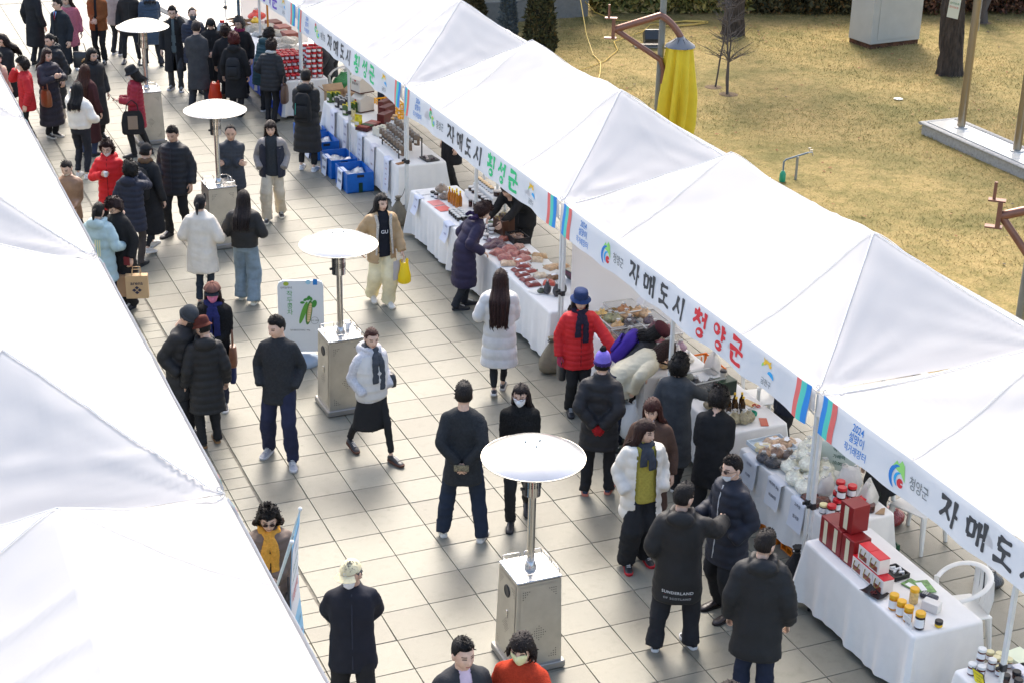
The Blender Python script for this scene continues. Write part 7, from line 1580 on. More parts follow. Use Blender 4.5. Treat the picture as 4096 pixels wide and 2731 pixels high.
# ---- front row
p = person('elderly man in a cream cap, white mask and navy jacket', -.80, -3.14, 6, 1.70, False, '0e1220', 'cotton', .74, .035, hair=('short', '6a6866'), hat=('cap', 'd8cda6', 'd8cda6'), mask='e8eaee', legs='101012', lw=1.3, al='behind', ar='behind', nod=10, hy=-28, zipline='2a2e3c', feet=((.12, -.12, 0, 8), (-.12, .16, .05, -5)), tone=1)
m_ = text_mb('C', .05, .012); v = m_.verts(); MB().add(np.array([(p.HM@np.array([a*1.0+.01, -.1165+abs(a)*.4+.0*b_, .082+b_*.8, 1]))[:3] for a, b_, _ in v]), m_.f).obj('lettering', paint('cfd4dc', .7), p.root)
p = person('woman in sunglasses with a yellow scarf and taupe padded coat by the left tent', -1.15, -1.80, 10, 1.60, True, '6a5a50', 'puffer', .86, .045, pitch=.09, furhood='33241a', hair=('perm', '17120f'), glasses=('2a1410', 1), scarf=('d89a3a', 'knit', .40), al='front', ar='front', legs='26201c', lean=4)
bagstrap(p, 1, '3a3634', .22, .24, .08, 'tweed handbag of the woman in the yellow scarf', .80, .16, -.22, True, 'wool')
p = person('young man in a grey suit and pink shirt at the bottom edge', -.38, -4.62, 20, 1.74, False, '2c2e32', 'wool', .82, .015, opening=.045, inner=('d6c0d0', 'cotton'), hair=('short', '0f0d0d'), hy=10, nod=0, legs='26282c')
person('young man in an orange sweater and pale mask at the bottom edge', .09, -4.70, -18, 1.73, False, 'a8300e', 'knit', .68, .012, hair=('bangs', '1a1110'), hlen=.02, mask='e0dca8', al='touch', ar='down', nod=4, legs='1c1e24')
p = person('man in a black hooded jacket with white lettering on the hem', 2.38, -3.05, 168, 1.74, False, '0f0f10', 'puffer', .82, .06, pitch=0, hood='same', hair=('short', '131010'), legs='16181e', lw=1.38, shoe='141416', sole='dcdcdc', al='pocket', ar=(.34, -.44, 1.16), feet=((.17, .02, 0, 12), (-.15, -.10, 0, 35)), hy=-35, nod=4)
PSU = p
p = person('man in dark sunglasses and a navy jacket with a lowered mask', 3.13, -2.66, -58, 1.72, False, '0f1626', 'puffer', .80, .045, pitch=.10, hair=('short', '181312'), glasses=('120e0e', 1), mask='e2e6ea', chin=True, collar=.02, zipline='c8c8c8', legs='121318', lw=1.1, skind='shoe', shoe='20110f', sole='140c0a', al='pocket', ar='bent', tone=0, nod=4, feet=((.12, -.02, 0, 5), (-.12, .02, 0, -5)))
person('man in a black hooded parka seen from behind at the bottom right', 2.66, -4.02, 168, 1.72, False, '101215', 'puffer', .90, .055, pitch=0, hood='same', hair=('short', '1c1614'), legs='0f1a30', lw=1.3, al='down', ar='down', hy=-30)
person('person of whom only dark hair shows at the bottom edge', 1.35, -5.72, 10, 1.62, True, '2a2a2e', 'wool', .8, .02, hair=('bob', '1c1210'))
# ---- vendors behind the tables
person('vendor in navy counting money behind the bottle table', 5.38, -.10, -70, 1.66, True, '141a2a', 'wool', .74, .02, hair=('bob', BK), al='read', ar='read', legs='15161a'); person('vendor in black trousers behind the rice cake table', 5.40, -1.95, -60, 1.66, False, '1a1a1d', 'wool', .8, .02, hair=('short', BK), legs='101012', lw=1.1)
person('vendor in black standing behind the drying rack', 5.30, 10.5, -60, 1.66, True, '151518', 'wool', .9, .02, hair=('bob', BK), legs='111113', lw=1.1); person('grey haired vendor stooping behind the red jars', 5.0, 16.4, -80, 1.60, True, '4a4a4e', 'wool', .8, .02, hair=('perm', '3a3836'), lean=30)
person('vendor in dark clothes behind the green pouches', 5.4, 14.2, -70, 1.66, False, '1c2430', 'wool', .8, .02, hair=('short', BK), legs='16181c')
run_batch()
decal(PSU, 'coat', text_mb('SUNDERLAND', .040, .012, space=1.15), -.02, .715, 'd8d8d8'); decal(PSU, 'coat', text_mb('OF SCOTLAND', .030, .008, space=1.3), -.02, .655, 'b0b0b0'); decal(PSU, 'coat', MB().box((0, 0, 0), (.24, .004, .001)), -.02, .686, '8a2a30'); decal(PGU, 'sweater', text_mb('GU', .075, .012), .01, 1.17, 'd8d8dc', False)
# ---------------------------------------------------------------- patio heaters
m_ss = mat('brushed_steel', (.50, .475, .42), .36, metal=.75, var=.10, vscale=4, bump=.05, bscale=60); m_ss2 = mat('polished_steel', (.62, .60, .56), .16, metal=.95); m_dome = mat('dome_aluminium', (.52, .515, .50), .25, metal=.8, var=.05, vscale=5)
m_brass = mat('burner_brass', (.30, .22, .13), .35, metal=.9)
def heater(label, x_, y_, rz_, cup=None):
    t = thing('patio_heater', label, 'heater', (x_, y_, 0), rz_)
    MB().box((0, 0, .045), (.53, .53, .07), 0, 0, .008).obj('base_plate', mat('dull_steel', (.33, .31, .28), .5, metal=.6), t)
    def ring(w_, z): return [(-w_, -w_, z), (w_, -w_, z), (w_, w_, z), (-w_, w_, z)]
    cab = MB().loft([ring(.235, .08), ring(.215, .95)]).obj('cabinet', m_ss, t)
    for s, ax in ((-1, 0), (1, 0), (-1, 1), (1, 1)):          # side panels, slightly proud
        def P(u, z, o=.004): w_ = .235-.02*(z-.08)/.87; q = (u*w_, s*(w_+o)) if ax == 0 else (s*(w_+o), u*w_); return (q[0], q[1], z)
        f = [P(-.86, .11), P(.86, .11), P(.86, .92), P(-.86, .92)]
        pn_ = MB().add(f, [(0, 1, 2, 3)]).obj('panel', m_ss, cab)
        hl = MB(); n_ = 0
        def hole(u, z): c = np.array(P(u, z, .0065)); e = np.array([1, 0, 0]) if ax == 0 else np.array([0, 1, 0]); hl.add([c+e*.0055*math.cos(a)+np.array([0, 0, .0055*math.sin(a)]) for a in np.arange(6)*1.047], [tuple(range(6))])
        for i in range(-3, 4):
            for j in range(-3, 4):
                if abs(i)+abs(j) <= 3: hole(i*.095, .42+j*.024)
        for cu, cz, su, sz in ((-.74, .87, 1, -1), (.74, .87, -1, -1), (-.74, .15, 1, 1), (.74, .15, -1, 1)):
            for i in range(4):
                for j in range(4-i): hole(cu+su*i*.095, cz+sz*j*.024)
        o = hl.obj('vent_holes', m_blackpl, pn_); o['kind'] = 'stuff'
    u = np.linspace(0, 6.28, 17); MB().tube(np.stack([np.full(17, -.225), .055*np.cos(u), .78+.055*np.sin(u)], 1), .008, 6).obj('port_ring', m_blackpl, cab); MB().add([(-.2275, .05*math.cos(a), .78+.05*math.sin(a)) for a in u[:-1]], [tuple(range(16))]).obj('port', m_blackpl, cab)
    MB().box((-.232, -.02, .55), (.012, .03, .08), 0, 0, .003).obj('latch', m_ss2, cab)
    MB().box((0, 0, 0.965), (.44, .44, .022), 0, 0, .006).obj('top_plate', m_dome, t)
    for s, ax in ((-1, 0), (1, 0), (-1, 1), (1, 1)):
        for h0 in (-1, 1):
            pts = [(h0*.195, 0.975), (h0*.195, 1.025), (h0*.185, 1.035), (h0*.03, 1.035), (h0*.02, 1.025), (h0*.02, 0.975)]
            MB().tube([((q, s*.198, z) if ax == 0 else (s*.198, q, z)) for q, z in pts], .0055, 6).obj('rail', m_ss2, t, 60)
    MB().lathe([(.058, 0.975), (.058, 0.99), (.042, 1.055), (.036, 1.06)], 18).obj('collar', m_dome, t, 50)
    MB().tube([(0, 0, 1.05), (0, 0, 1.74)], .036, 20).obj('post', m_ss2, t, 40)
    hd = MB().lathe([(.045, 1.72), (.074, 1.735), (.076, 2.02), (.060, 2.025)], 20).obj('burner_housing', m_ss2, t, 40)
    sl_ = MB()
    for zz in (1.835, 1.855, 1.875, 1.945, 1.965, 1.985):
        for a in range(18): b = a*.349; sl_.box((.0768*math.cos(b), .0768*math.sin(b), zz), (.002, .010, .014), 0, b)
    o = sl_.obj('slots', m_blackpl, hd); o['kind'] = 'stuff'
    MB().box((-.080, -.01, 1.87), (.012, .05, .26)).obj('control_plate', m_blackpl, hd); MB().tube([(-.085, 0, 1.81), (-.115, 0, 1.81)], .016, 10).obj('knob', m_blackpl, hd, 50)
    MB().lathe([(.07, 2.025), (.115, 2.04), (.13, 2.07), (.13, 2.105), (.10, 2.11)], 24).obj('burner', m_brass, t, 50)
    dm = MB().lathe([(.460, 2.105), (.464, 2.11), (.44, 2.126), (.35, 2.176), (.24, 2.218), (.12, 2.242), (.0, 2.25)], 64, cap=False)
    dm.lathe([(.0, 2.244), (.12, 2.236), (.24, 2.212), (.35, 2.17), (.44, 2.12), (.460, 2.105)], 64, cap=False); do_ = dm.obj('reflector', m_dome, t, 60); u2 = np.linspace(0, 2*math.pi, 65); MB().tube(np.stack([.463*np.cos(u2), .463*np.sin(u2), np.full(65, 2.107)], 1), .0055, 6).obj('rim', m_ss, do_, 60)
    for a in range(3): b = a*2.09+.4; MB().ball((.075*math.cos(b), .075*math.sin(b), 2.254), (.012, .012, .014), 8, 5).obj('wing_nut', m_ss2, t)
    for a in range(3): b = a*2.09+.4; MB().tube([(.09*math.cos(b), .09*math.sin(b), 2.105), (.09*math.cos(b), .09*math.sin(b), 2.25)], .006, 5).obj('stay', m_ss2, t)
    return t
heater('steel patio heater nearest the camera with a wide domed reflector', 1.04, -2.69, .0)
heater('steel patio heater beside the bean tea sign', 1.045, 3.09, .02)
heater('steel patio heater in front of the man with crossed arms', 1.04, 9.22, .03)
heater('steel patio heater behind the crimson padded jacket', 1.11, 14.97, 0)
cp_ = thing('paper_cup', 'white paper cup left on the heater beside the sign', 'cup', (1.16, 3.17, .977)); MB().lathe([(.026, 0), (.036, .09)], 14).obj('cup_body', m_paper, cp_, 50)
# ---------------------------------------------------------------- signs in the aisle
sg = thing('sign_board', 'white pavement sign with a green bean pod picture', 'sign', (.96, 4.52, 0), -.30)
MB().lathe([(.22, 0), (.23, .03), (.19, .09), (.09, .13), (.0, .135)], 24).obj('base', mat('sign_base', (.25, .32, .40), .5), sg, 60)
w_, h_ = .58, 1.04; o2 = [(-w_/2, .06), (w_/2, .06), (w_/2, h_-.08), (w_/2-.02, h_-.025), (w_/2-.07, h_), (-w_/2+.07, h_), (-w_/2+.02, h_-.025), (-w_/2, h_-.08)]
bd_ = MB().loft([[(x_, y_, z_+.10) for x_, z_ in o2] for y_ in (-.02, .02)]).obj('board', mat('sign_white', (.66, .68, .68), .35), sg)
def art(m, mat_, nm): v = m.verts(); MB().add(np.stack([v[:, 0], np.full(len(v), -.0225)-v[:, 2], v[:, 1]+.10], 1), m.f).obj(nm, mat_, bd_)
for i, ch in enumerate('작두콩차'): q = text_mb(ch, .085, .002); art(MB().add(q.verts()+np.array([-.14, .86-.085*i, 0]), q.f), paint('4a9a4a', .6), 'lettering')
q = text_mb('대박농부네', .032, .004); art(MB().add(q.verts()+np.array([-.18, .945, 0]), q.f), paint('3a3a3a', .6), 'lettering'); q = text_mb('작두콩(국산100%) / 40g', .026, .003); art(MB().add(q.verts()+np.array([-.02, .36, 0]), q.f), paint('5a5a5a', .6), 'lettering'); q = text_mb('국산 100%', .026, .003); art(MB().add(q.verts()+np.array([.17, .49, .001]), q.f), paint('4a5a4a', .6), 'lettering')
def blob(cx, cz, a_, b_, ang, n=18): return MB().add([(cx+a_*math.cos(t)*math.cos(ang)-b_*math.sin(t)*math.sin(ang), cz+a_*math.cos(t)*math.sin(ang)+b_*math.sin(t)*math.cos(ang), 0) for t in np.arange(n)*2*math.pi/n], [tuple(range(n))])
art(blob(.03, .60, .16, .030, 1.25), paint('5c9a38', .5), 'bean_pod'); art(blob(.10, .60, .17, .040, 1.42), paint('3f7a2c', .5), 'bean_pod'); art(MB().merge(blob(.105, .60, .14, .026, 1.42), np.array(Matrix.Translation((0, 0, .001)))), paint('b8a068', .5), 'bean_pod_inside')
for i in range(8): art(MB().merge(blob(.09+.005*i, .49+.032*i, .018, .013, 0, 10), np.array(Matrix.Translation((0, 0, .002)))), paint('d8c090', .5), 'bean')
for cx, cz, a_, g in ((.06, .78, .03, .5), (.10, .80, .035, 1.2), (.17, .72, .055, 1.3), (.02, .74, .03, 0), (.13, .79, .03, 2)): art(MB().merge(blob(cx, cz, a_, a_*.6, g, 12), np.array(Matrix.Translation((0, 0, .001)))), paint('3c8a34', .5), 'bean_leaf')
u = np.linspace(0, 6.28, 25); art(MB().grid(np.stack([np.stack([.17+.05*np.cos(u), .49+.05*np.sin(u), 0*u], 1), np.stack([.17+.046*np.cos(u), .49+.046*np.sin(u), 0*u], 1)], 1)), paint('6a6a6a', .6), 'stamp_ring'); art(blob(-.18, 1.0, .035, .028, 0), paint('a8b83a', .5), 'farm_emblem'); art(MB().add([(.16, .98, 0), (.215, .98, 0), (.215, 1.06, 0), (.16, 1.06, 0)], [(0, 1, 2, 3)]), paint('1a7ac0', .5), 'blue_badge'); art(blob(.10, 1.02, .034, .034, 0), paint('9ac4d4', .5), 'round_badge')
sb_ = thing('banner_stand', 'blue and white price banner stand beside the left tent', 'banner', (-1.02, -2.35, 0), 0.0)
# faces along the aisle, angled
bx0, by0, bx1, by1 = -.22, -.52, .0, .0
def bs(u, z, o=0.): return np.array([bx0+(bx1-bx0)*u+.02*math.sin(z*4)+o*.92, by0+(by1-by0)*u-o*.39, z])
MB().grid([[bs(u, z) for u in np.linspace(0, 1, 6)] for z in np.linspace(.12, 1.80, 10)]).obj('banner_sheet', mat('banner_blue', (.22, .52, .76), .5), sb_, 180); MB().grid([[bs(u, z, .004) for u in np.linspace(.07, .93, 6)] for z in np.linspace(.95, 1.70, 8)]).obj('white_panel', m_paper, sb_, 180)
for s_, z_, sz, c_ in (('금천구', 1.60, .06, '1a1a2a'), ('2024 설맞이', 1.46, .065, '1f7a4a'), ('농수특산물 직거래장터', 1.34, .040, '1f7a4a'), ('특별판매', 1.18, .10, 'c01a2a'), ('35,000 > 31,000', .82, .052, '14204a'), ('15,000 > 13,000', .68, .052, 'b01a2a'), ('15,000 > 14,000', .52, .052, '14204a'), ('10,000', .38, .06, 'b01a2a')):
    q = text_mb(s_, sz, .006); v = q.verts(); MB().add(np.array([bs(.5+a/.565, z_+b_, .009) for a, b_, _ in v]), q.f).obj('lettering', paint(c_, .6), sb_)
for u in (0, 1): MB().tube([bs(u, 1.80), bs(.5, 1.0, -.22), bs(.5, .0, -.35)], .009, 6).obj('support_rod', paint('cfd2cc', .5), sb_)
MB().tube([bs(0, .12), bs(1, .12)], .010, 6).obj('foot_bar', paint('cfd2cc', .5), sb_)
for u in (0, 1): MB().ball(bs(u, 1.81), .02, 8, 6).obj('end_cap', m_white, sb_, 60)
# ================================================================= PARK BEHIND THE TENTS
def leafy(n, fn, size, seed, up=.4, cols=3, tri=False):
    """n small leaf faces at positions fn(rs) -> (n,3), random orientation"""
    rs = np.random.RandomState(seed); P = fn(rs); n = len(P)
    a = rs.normal(size=(n, 3)); a /= np.linalg.norm(a, axis=1)[:, None]; b = rs.normal(size=(n, 3)); b[:, 2] += up; b -= a*(a*b).sum(1)[:, None]; b /= np.linalg.norm(b, axis=1)[:, None]
    s = size*rs.uniform(.6, 1.4, n)[:, None]; w_ = s*.28
    V = np.stack([P-a*w_, P+b*s*.5-a*w_*.7, P+b*s, P+a*w_], 1).reshape(-1, 3)
    return V, [(4*i, 4*i+1, 4*i+2, 4*i+3) for i in range(n)], rs.randint(0, cols, n)
def conifer(label, x_, y_, h, r, c1, c2, c3, seed):
    t = thing('conifer', label, 'tree', (x_, y_, 0))
    MB().tube([(0, 0, 0), (0, 0, h*.8)], [.06, .02], 8).obj('trunk', mat('bark_thin', (.07, .05, .035), .95), t)
    def fn(rs):
        n = 9000; z = rs.uniform(.03, 1, n)**.9; a = rs.uniform(0, 6.28, n); rr = r*np.clip((1-z)**.62*np.minimum(1, .75+z*2), .02, 1)*(.80+.25*rs.rand(n)+.10*np.sin(a*6+z*30)); return np.stack([rr*np.cos(a), rr*np.sin(a), z*h], 1)
    V, f, m = leafy(9000, fn, .085, seed, 1.6)
    MB().add(V, f, list(m)).obj('crown', [mat('con_'+str(c), c, .9) for c in (c1, c2, c3)], t)
    MB().lathe([(r*.55, .08), (r*.80, h*.20), (r*.55, h*.55), (r*.2, h*.88), (.01, h*.97)], 12).obj('shade_backing', mat('con_in', (.02, .018, .008), 1), t, 60)  # near-black core: the shade deep in the crown is put into its colour
    return t
conifer('tall dark green conifer behind the tent roof', 10.45, 18.55, 2.7, .38, (.055, .055, .015), (.035, .040, .012), (.085, .065, .02), 5)
conifer('blue grey conifer beside the concrete wall', 9.95, 19.2, 1.9, .22, (.10, .13, .14), (.07, .09, .10), (.13, .15, .15), 6)
conifer('small brown green conifer by the orange pot', 9.95, 21.3, 1.6, .34, (.08, .06, .02), (.05, .045, .015), (.11, .08, .03), 7)
# concrete vent house
bd = thing('vent_building', 'low concrete building with a louvred vent beyond the tents', 'building', (11.8, 23.2, 0), -.03)
m_conc = mat('concrete', (.40, .37, .31), .85, var=.14, vscale=3, bump=.2, bscale=30); m_gran = mat('dark_granite', (.20, .19, .17), .7, var=.12, vscale=14)
MB().box((-.9, 0, 1.9), (4.6, 2.4, 2.8)).obj('wall', m_conc, bd); MB().box((-.9, 0, .25), (4.7, 2.5, .52)).obj('plinth', m_gran, bd); MB().box((-.9, 0, 3.36), (4.9, 2.7, .12)).obj('roof', m_conc, bd)
vt = MB().box((.55, -1.20, 1.12), (1.7, .06, .95)).obj('vent', mat('vent_dark', (.03, .03, .03), .6), bd)
for i in range(7): MB().box((.55, -1.25, .74+.125*i), (1.62, .10, .012), M=np.array(Matrix.Rotation(.6, 4, 'X'))).obj('slat', mat('vent_slat', (.14, .14, .14), .5), vt)
for a, bq, c_, d_ in ((.55, .615, 1.80, .06), (.55, 1.625, 1.80, .06), (-.33, 1.12, .06, 1.06), (1.43, 1.12, .06, 1.06)): MB().box((a, -1.24, bq), (c_, .07, d_)).obj('frame', m_conc, vt)
MB().box((-2.9, -1.1, 1.3), (.22, .25, 2.6)).obj('steel_post', mat('grey_post', (.34, .37, .40), .5), bd)
op = thing('orange_pot', 'orange red funnel on a pole beside the grey post', 'pot', (9.2, 21.6, 0)); MB().tube([(0, 0, 0), (0, 0, 1.9)], .03, 8).obj('pole', m_steel, op); MB().lathe([(.06, 1.7), (.10, 1.85), (.22, 2.3)], 14).obj('funnel', paint('d8401c', .5), op, 60)
# bamboo hedges
def hedge(label, x0, y0, x1, y1, h, dep, n, cols, seed, size, dark):
    o = thing('hedge', label, 'hedge', ((x0+x1)/2, (y0+y1)/2, 0), math.atan2(y1-y0, x1-x0)); L_ = math.hypot(x1-x0, y1-y0)
    def fn(rs):
        q = rs.rand(n, 3); z = q[:, 2]**.8*h; return np.stack([(q[:, 0]-.5)*L_+.1*np.sin(q[:, 0]*60)*z, (q[:, 1]-.2)*dep-.25*(1-np.abs(z/h-.5))*np.abs(np.sin(q[:, 0]*L_*3.1)), z+.05], 1)
    V, f, m = leafy(n, fn, size, seed, -.2, len(cols)); MB().add(V, f, list(m)).obj('foliage', [mat('hedge_'+str(c), c, .8) for c in cols], o)
    g = [[((u-.5)*L_, .55*dep+.08*math.sin(u*L_*4), z) for u in np.linspace(0, 1, 30)] for z in (0, h*.5, h)]; MB().grid(g).obj('shade_backing', mat('hedge_in'+str(seed), dark, 1), o)  # dark sheet behind the leaves, coloured as the shade inside the hedge
    cs = MB(); rs = np.random.RandomState(seed)
    for i in range(int(L_*14)):
        x_, y_ = (rs.rand()-.5)*L_, rs.uniform(-.1, .5)*dep; cs.tube([(x_, y_, 0), (x_+rs.uniform(-.15, .15), y_-rs.uniform(0, .3), h*rs.uniform(.6, 1.1))], .007, 4)
    s_ = cs.obj('stems', mat('cane', (.22, .19, .07), .7), o); s_['kind'] = 'stuff'
    return o
hedge('yellow green bamboo hedge behind the parasol pole', 13.5, 22.3, 17.2, 21.1, 1.7, .8, 26000, [(.34, .27, .07), (.20, .19, .045), (.42, .31, .12), (.10, .11, .025)], 3, .15, (.03, .028, .01))
hedge('brown leaved hedge left of the grey cabinet', 17.2, 21.1, 20.2, 20.1, 1.6, .8, 20000, [(.10, .085, .03), (.06, .055, .02), (.18, .10, .03), (.04, .04, .015)], 4, .12, (.012, .010, .006))
hedge('rust red winter hedge behind the big pine trunk', 20.2, 20.1, 29, 17.4, 1.4, .9, 26000, [(.16, .06, .03), (.09, .035, .02), (.20, .10, .05), (.05, .03, .02)], 8, .11, (.02, .010, .007))
# trees
m_bark = mat('pine_bark', (.050, .036, .026), .95, var=.55, vscale=7, stretch=(3, 3, .7), bump=1.0, bscale=18)
def pine(label, x_, y_, r, h, seed, crownh, nl, lean=(0, 0)):
    t = thing('pine_tree', label, 'tree', (x_, y_, 0)); rs = np.random.RandomState(seed); k = 26; th = np.arange(k)*2*math.pi/k; R1 = []; cx = []
    for z in np.linspace(0, h, 60):
        u = z/h; rr = r*(1-.55*u)*(1+.16*math.exp(-z/.15)); fl = 1+.07*np.sin(th*9+2*math.sin(z*2)+seed)+.05*np.sin(th*17+z*5)+.04*rs.normal(size=k)
        c = (lean[0]*u*h+.08*math.sin(z*.7+seed), lean[1]*u*h+.06*math.sin(z*.9)); cx.append(c); R1.append(np.stack([c[0]+rr*fl*np.cos(th), c[1]+rr*fl*np.sin(th), np.full(k, z)], 1))
    MB().loft(R1).obj('trunk', m_bark, t, 40)
    cl = []; lb = MB()
    for i in range(nl):
        u = rs.uniform(.55, .98); c = cx[int(u*59)]; a = rs.uniform(0, 6.28); L_ = rs.uniform(1.2, 2.6)*(1.25-u); p0 = np.array([c[0], c[1], u*h]); p1 = p0+np.array([math.cos(a)*L_, math.sin(a)*L_, rs.uniform(.1, .7)])
        lb.tube([p0, (p0+p1)/2+(0, 0, .15), p1], [.07, .05, .02], 6); cl += [p1, (p0+p1)/2+(0, 0, .25)]
    o = lb.obj('limbs', m_bark, t, 40); o['kind'] = 'stuff'
    def fn(rs2):
        P = []
        for c in cl: q = rs2.normal(size=(420, 3))*np.array([.42, .42, .22]); P.append(np.array(c)+q)
        return np.concatenate(P)
    V, f, m = leafy(0, fn, .13, seed, .6); MB().add(V, f, list(m)).obj('crown', [mat('needle_a', (.035, .06, .02), .8), mat('needle_b', (.05, .075, .025), .8), mat('needle_c', (.025, .04, .016), .8)], t)
    return t
pine('dark pine trunk in front of the bamboo hedge', 15.6, 19.1, .24, 8.5, 2, 3, 14, (.03, .0))
pine('thick pine trunk with a small notice tied to it', 18.35, 14.35, .26, 9.5, 3, 3, 18, (-.012, .01))
nt_ = thing('tree_notice', 'small white notice board with green lettering tied to the thick trunk', 'sign', (17.98, 14.02, 1.55), -.9); M_ = np.array(Matrix.Rotation(.25, 4, 'X')@Matrix.Rotation(.12, 4, 'Y')); MB().box((0, 0, 0), (.24, .012, .44)).xf(M_).obj('board', paint('cfd2c4', .6), nt_)
for i, (s_, c_) in enumerate((('잔디보호', '2e7a4a'), ('잔디보호', 'c0503a'))):
    m_ = text_mb(s_, .055, .008); v = m_.verts(); MB().add(np.stack([v[:, 0], np.full(len(v), -.009), .12-.09*i+v[:, 1]], 1), m_.f).xf(M_).obj('lettering', paint(c_, .7), nt_)
u = np.linspace(0, 6.28, 25); MB().tube(np.stack([.315+.30*np.cos(u)-.05, .285+.30*np.sin(u)-.0, .28+.05*np.cos(u)], 1), .008, 5).obj('rope', paint('b8b4a8', .8), nt_)
def twig(label, x_, y_, h, n, seed, r=.022):
    """leafless sapling: stems forking into fine twigs"""
    t = thing('sapling', label, 'tree', (x_, y_, 0)); rs = np.random.RandomState(seed); tr = MB(); tw = MB()
    for s in range(n):
        a = rs.uniform(0, 6.28); pts = [np.array([.04*math.cos(a), .04*math.sin(a), 0])]; lean = np.array([math.cos(a)*.06, math.sin(a)*.06])
        for q in range(1, 12): pts.append(np.array([pts[0][0]+lean[0]*q*.5+.02*rs.normal(), pts[0][1]+lean[1]*q*.5+.02*rs.normal(), h*q/11]))
        tr.tube(pts, np.linspace(r, .006, 12), 6)
        for q in range(2, 11):
            for _ in range(6):
                b = rs.uniform(0, 6.28); L_ = rs.uniform(.10, .55)*(1.2-q/14); e = pts[q]+np.array([math.cos(b)*L_, math.sin(b)*L_, L_*rs.uniform(.2, .9)]); mid = (pts[q]+e)/2+rs.normal(size=3)*.03
                tw.tube([pts[q], mid, e], [.008, .006, .003], 4)
                for _ in range(2): tw.tube([mid, mid+rs.normal(size=3)*.10+(0, 0, .06)], [.004, .002], 3)
    m = mat('twig_bark', (.10, .082, .07), .9); tr.obj('trunk', m, t, 60); o = tw.obj('twigs', m, t); o['kind'] = 'stuff'
    g = MB().lathe([(.20, .045), (.16, .055), (.0, .058)], 18).obj('mulch_ring', mat('mulch', (.13, .085, .045), 1, var=.5, vscale=20), t)
    return t
twig('leafless sapling left of the pair on the lawn', 12.83, 14.95, 3.8, 1, 4); twig('leafless forked sapling right of the pair on the lawn', 12.85, 14.35, 4.0, 3, 5)
twig('slim dark tree at the upper right behind the flagpoles', 22.25, 18.3, 4.2, 3, 9, .10)
# steel cabinet
cb = thing('steel_cabinet', 'pale grey steel cabinet with rust along its foot', 'cabinet', (18.66, 17.32, 0), .09); m_cab = mat('cabinet_paint', (.46, .45, .40), .5, var=.05, vscale=3)
MB().box((0, 0, 1.28), (1.45, .80, 2.3), 0, 0, .01).obj('body', m_cab, cb); d_ = MB().box((.02, -.406, 1.22), (1.12, .012, 2.0), 0, 0, .003).obj('door', m_cab, cb); MB().box((-.44, -.425, 1.62), (.05, .03, .12), 0, 0, .004).obj('handle', m_steel, d_); MB().tube([(-.44, -.44, 1.62), (-.30, -.45, 1.64)], .012, 6).obj('lever', m_steel, d_)
MB().box((0, 0, .065), (1.40, .76, .13)).obj('foot', mat('rusty_foot', (.10, .04, .018), .9, var=.6, vscale=9), cb); MB().box((0, 0, 2.46), (1.52, .88, .06)).obj('roof', m_cab, cb)
# flagpole plinth
pn = thing('flagpole_plinth', 'pale stone plinth under the flagpoles', 'plinth', (15.42, 6.9, 0), .0); m_pl = mat('polished_stone', (.52, .50, .45), .16, var=.05, vscale=3); m_pe = mat('rough_granite', (.34, .33, .30), .8, var=.2, vscale=25)
MB().box((0, 0, .10), (.84, 7.60, .20)).obj('base', m_pe, pn)
for i in range(9): MB().box((0, 3.42-.86*i, .222), (.58, .85, .045), 0, 0, .004).obj('slab', m_pl, pn)
for s in (-1, 1):
    for i in range(8): MB().tube([(s*.39, 3.83-.96*i, .225), (s*.39, 3.83-.96*(i+1)+.008, .225)], .062, 12, ry=.030).obj('edge_stone', m_pe, pn, 60)
MB().tube([(-.45, 3.83, .225), (.45, 3.83, .225)], .062, 12, ry=.030).obj('edge_stone', m_pe, pn, 60)
m_fp = mat('bronze_pole', (.30, .26, .20), .28, metal=.85)
for x_, y_, l in ((15.50, 10.18, 'tall metal flagpole at the far end of the plinth'), (15.54, 8.58, 'tall metal flagpole nearer the right edge')):
    t = thing('flagpole', l, 'flagpole', (x_, y_, .245)); MB().tube([(0, 0, 0), (0, 0, 8.0)], [.078, .05], 18).obj('pole', m_fp, t, 40); MB().lathe([(.13, 0), (.13, .02), (.09, .03)], 18).obj('base_ring', m_steel, t, 50); MB().tube([(.085, -.02, 1.9), (.10, -.02, 4.0), (.08, -.02, 7.8)], .006, 5).obj('halyard', paint('c8c4b8', .7), t); MB().box((.085, -.02, 1.95), (.02, .02, .22)).obj('cleat', m_steel, t)
# water tap
tp_ = thing('garden_tap', 'standing garden tap with a grey pipe and green bottle cover', 'tap', (11.12, 8.95, .03), 0, None, .66); m_gal = mat('galvanised', (.30, .32, .33), .45, metal=.6)
MB().box((0, 0, .32), (.06, .03, .66)).obj('bracket', m_gal, tp_); MB().tube([(-.42, -.02, .0), (-.42, -.02, .56), (-.36, -.02, .62), (.30, -.02, .74)], .024, 8).obj('pipe', paint('6a7880', .5), tp_, 60); MB().tube([(.30, -.02, .74), (.42, -.02, .74), (.46, -.02, .64)], [.02, .022, .016], 8).obj('spout', m_steel, tp_, 60)
for a in ((.34, .86), (.40, .80)): MB().box((a[0], -.02, a[1]), (.09, .02, .02)).obj('handle', m_steel, tp_); MB().tube([(a[0], -.02, .74), (a[0], -.02, a[1])], .009, 6).obj('valve_stem', m_steel, tp_)
MB().lathe([(.075, .02), (.085, .05), (.08, .24), (.04, .32)], 14, c=(-.42, -.02, .0)).obj('bottle_cover', paint('1f9a74', .3), tp_, 60)
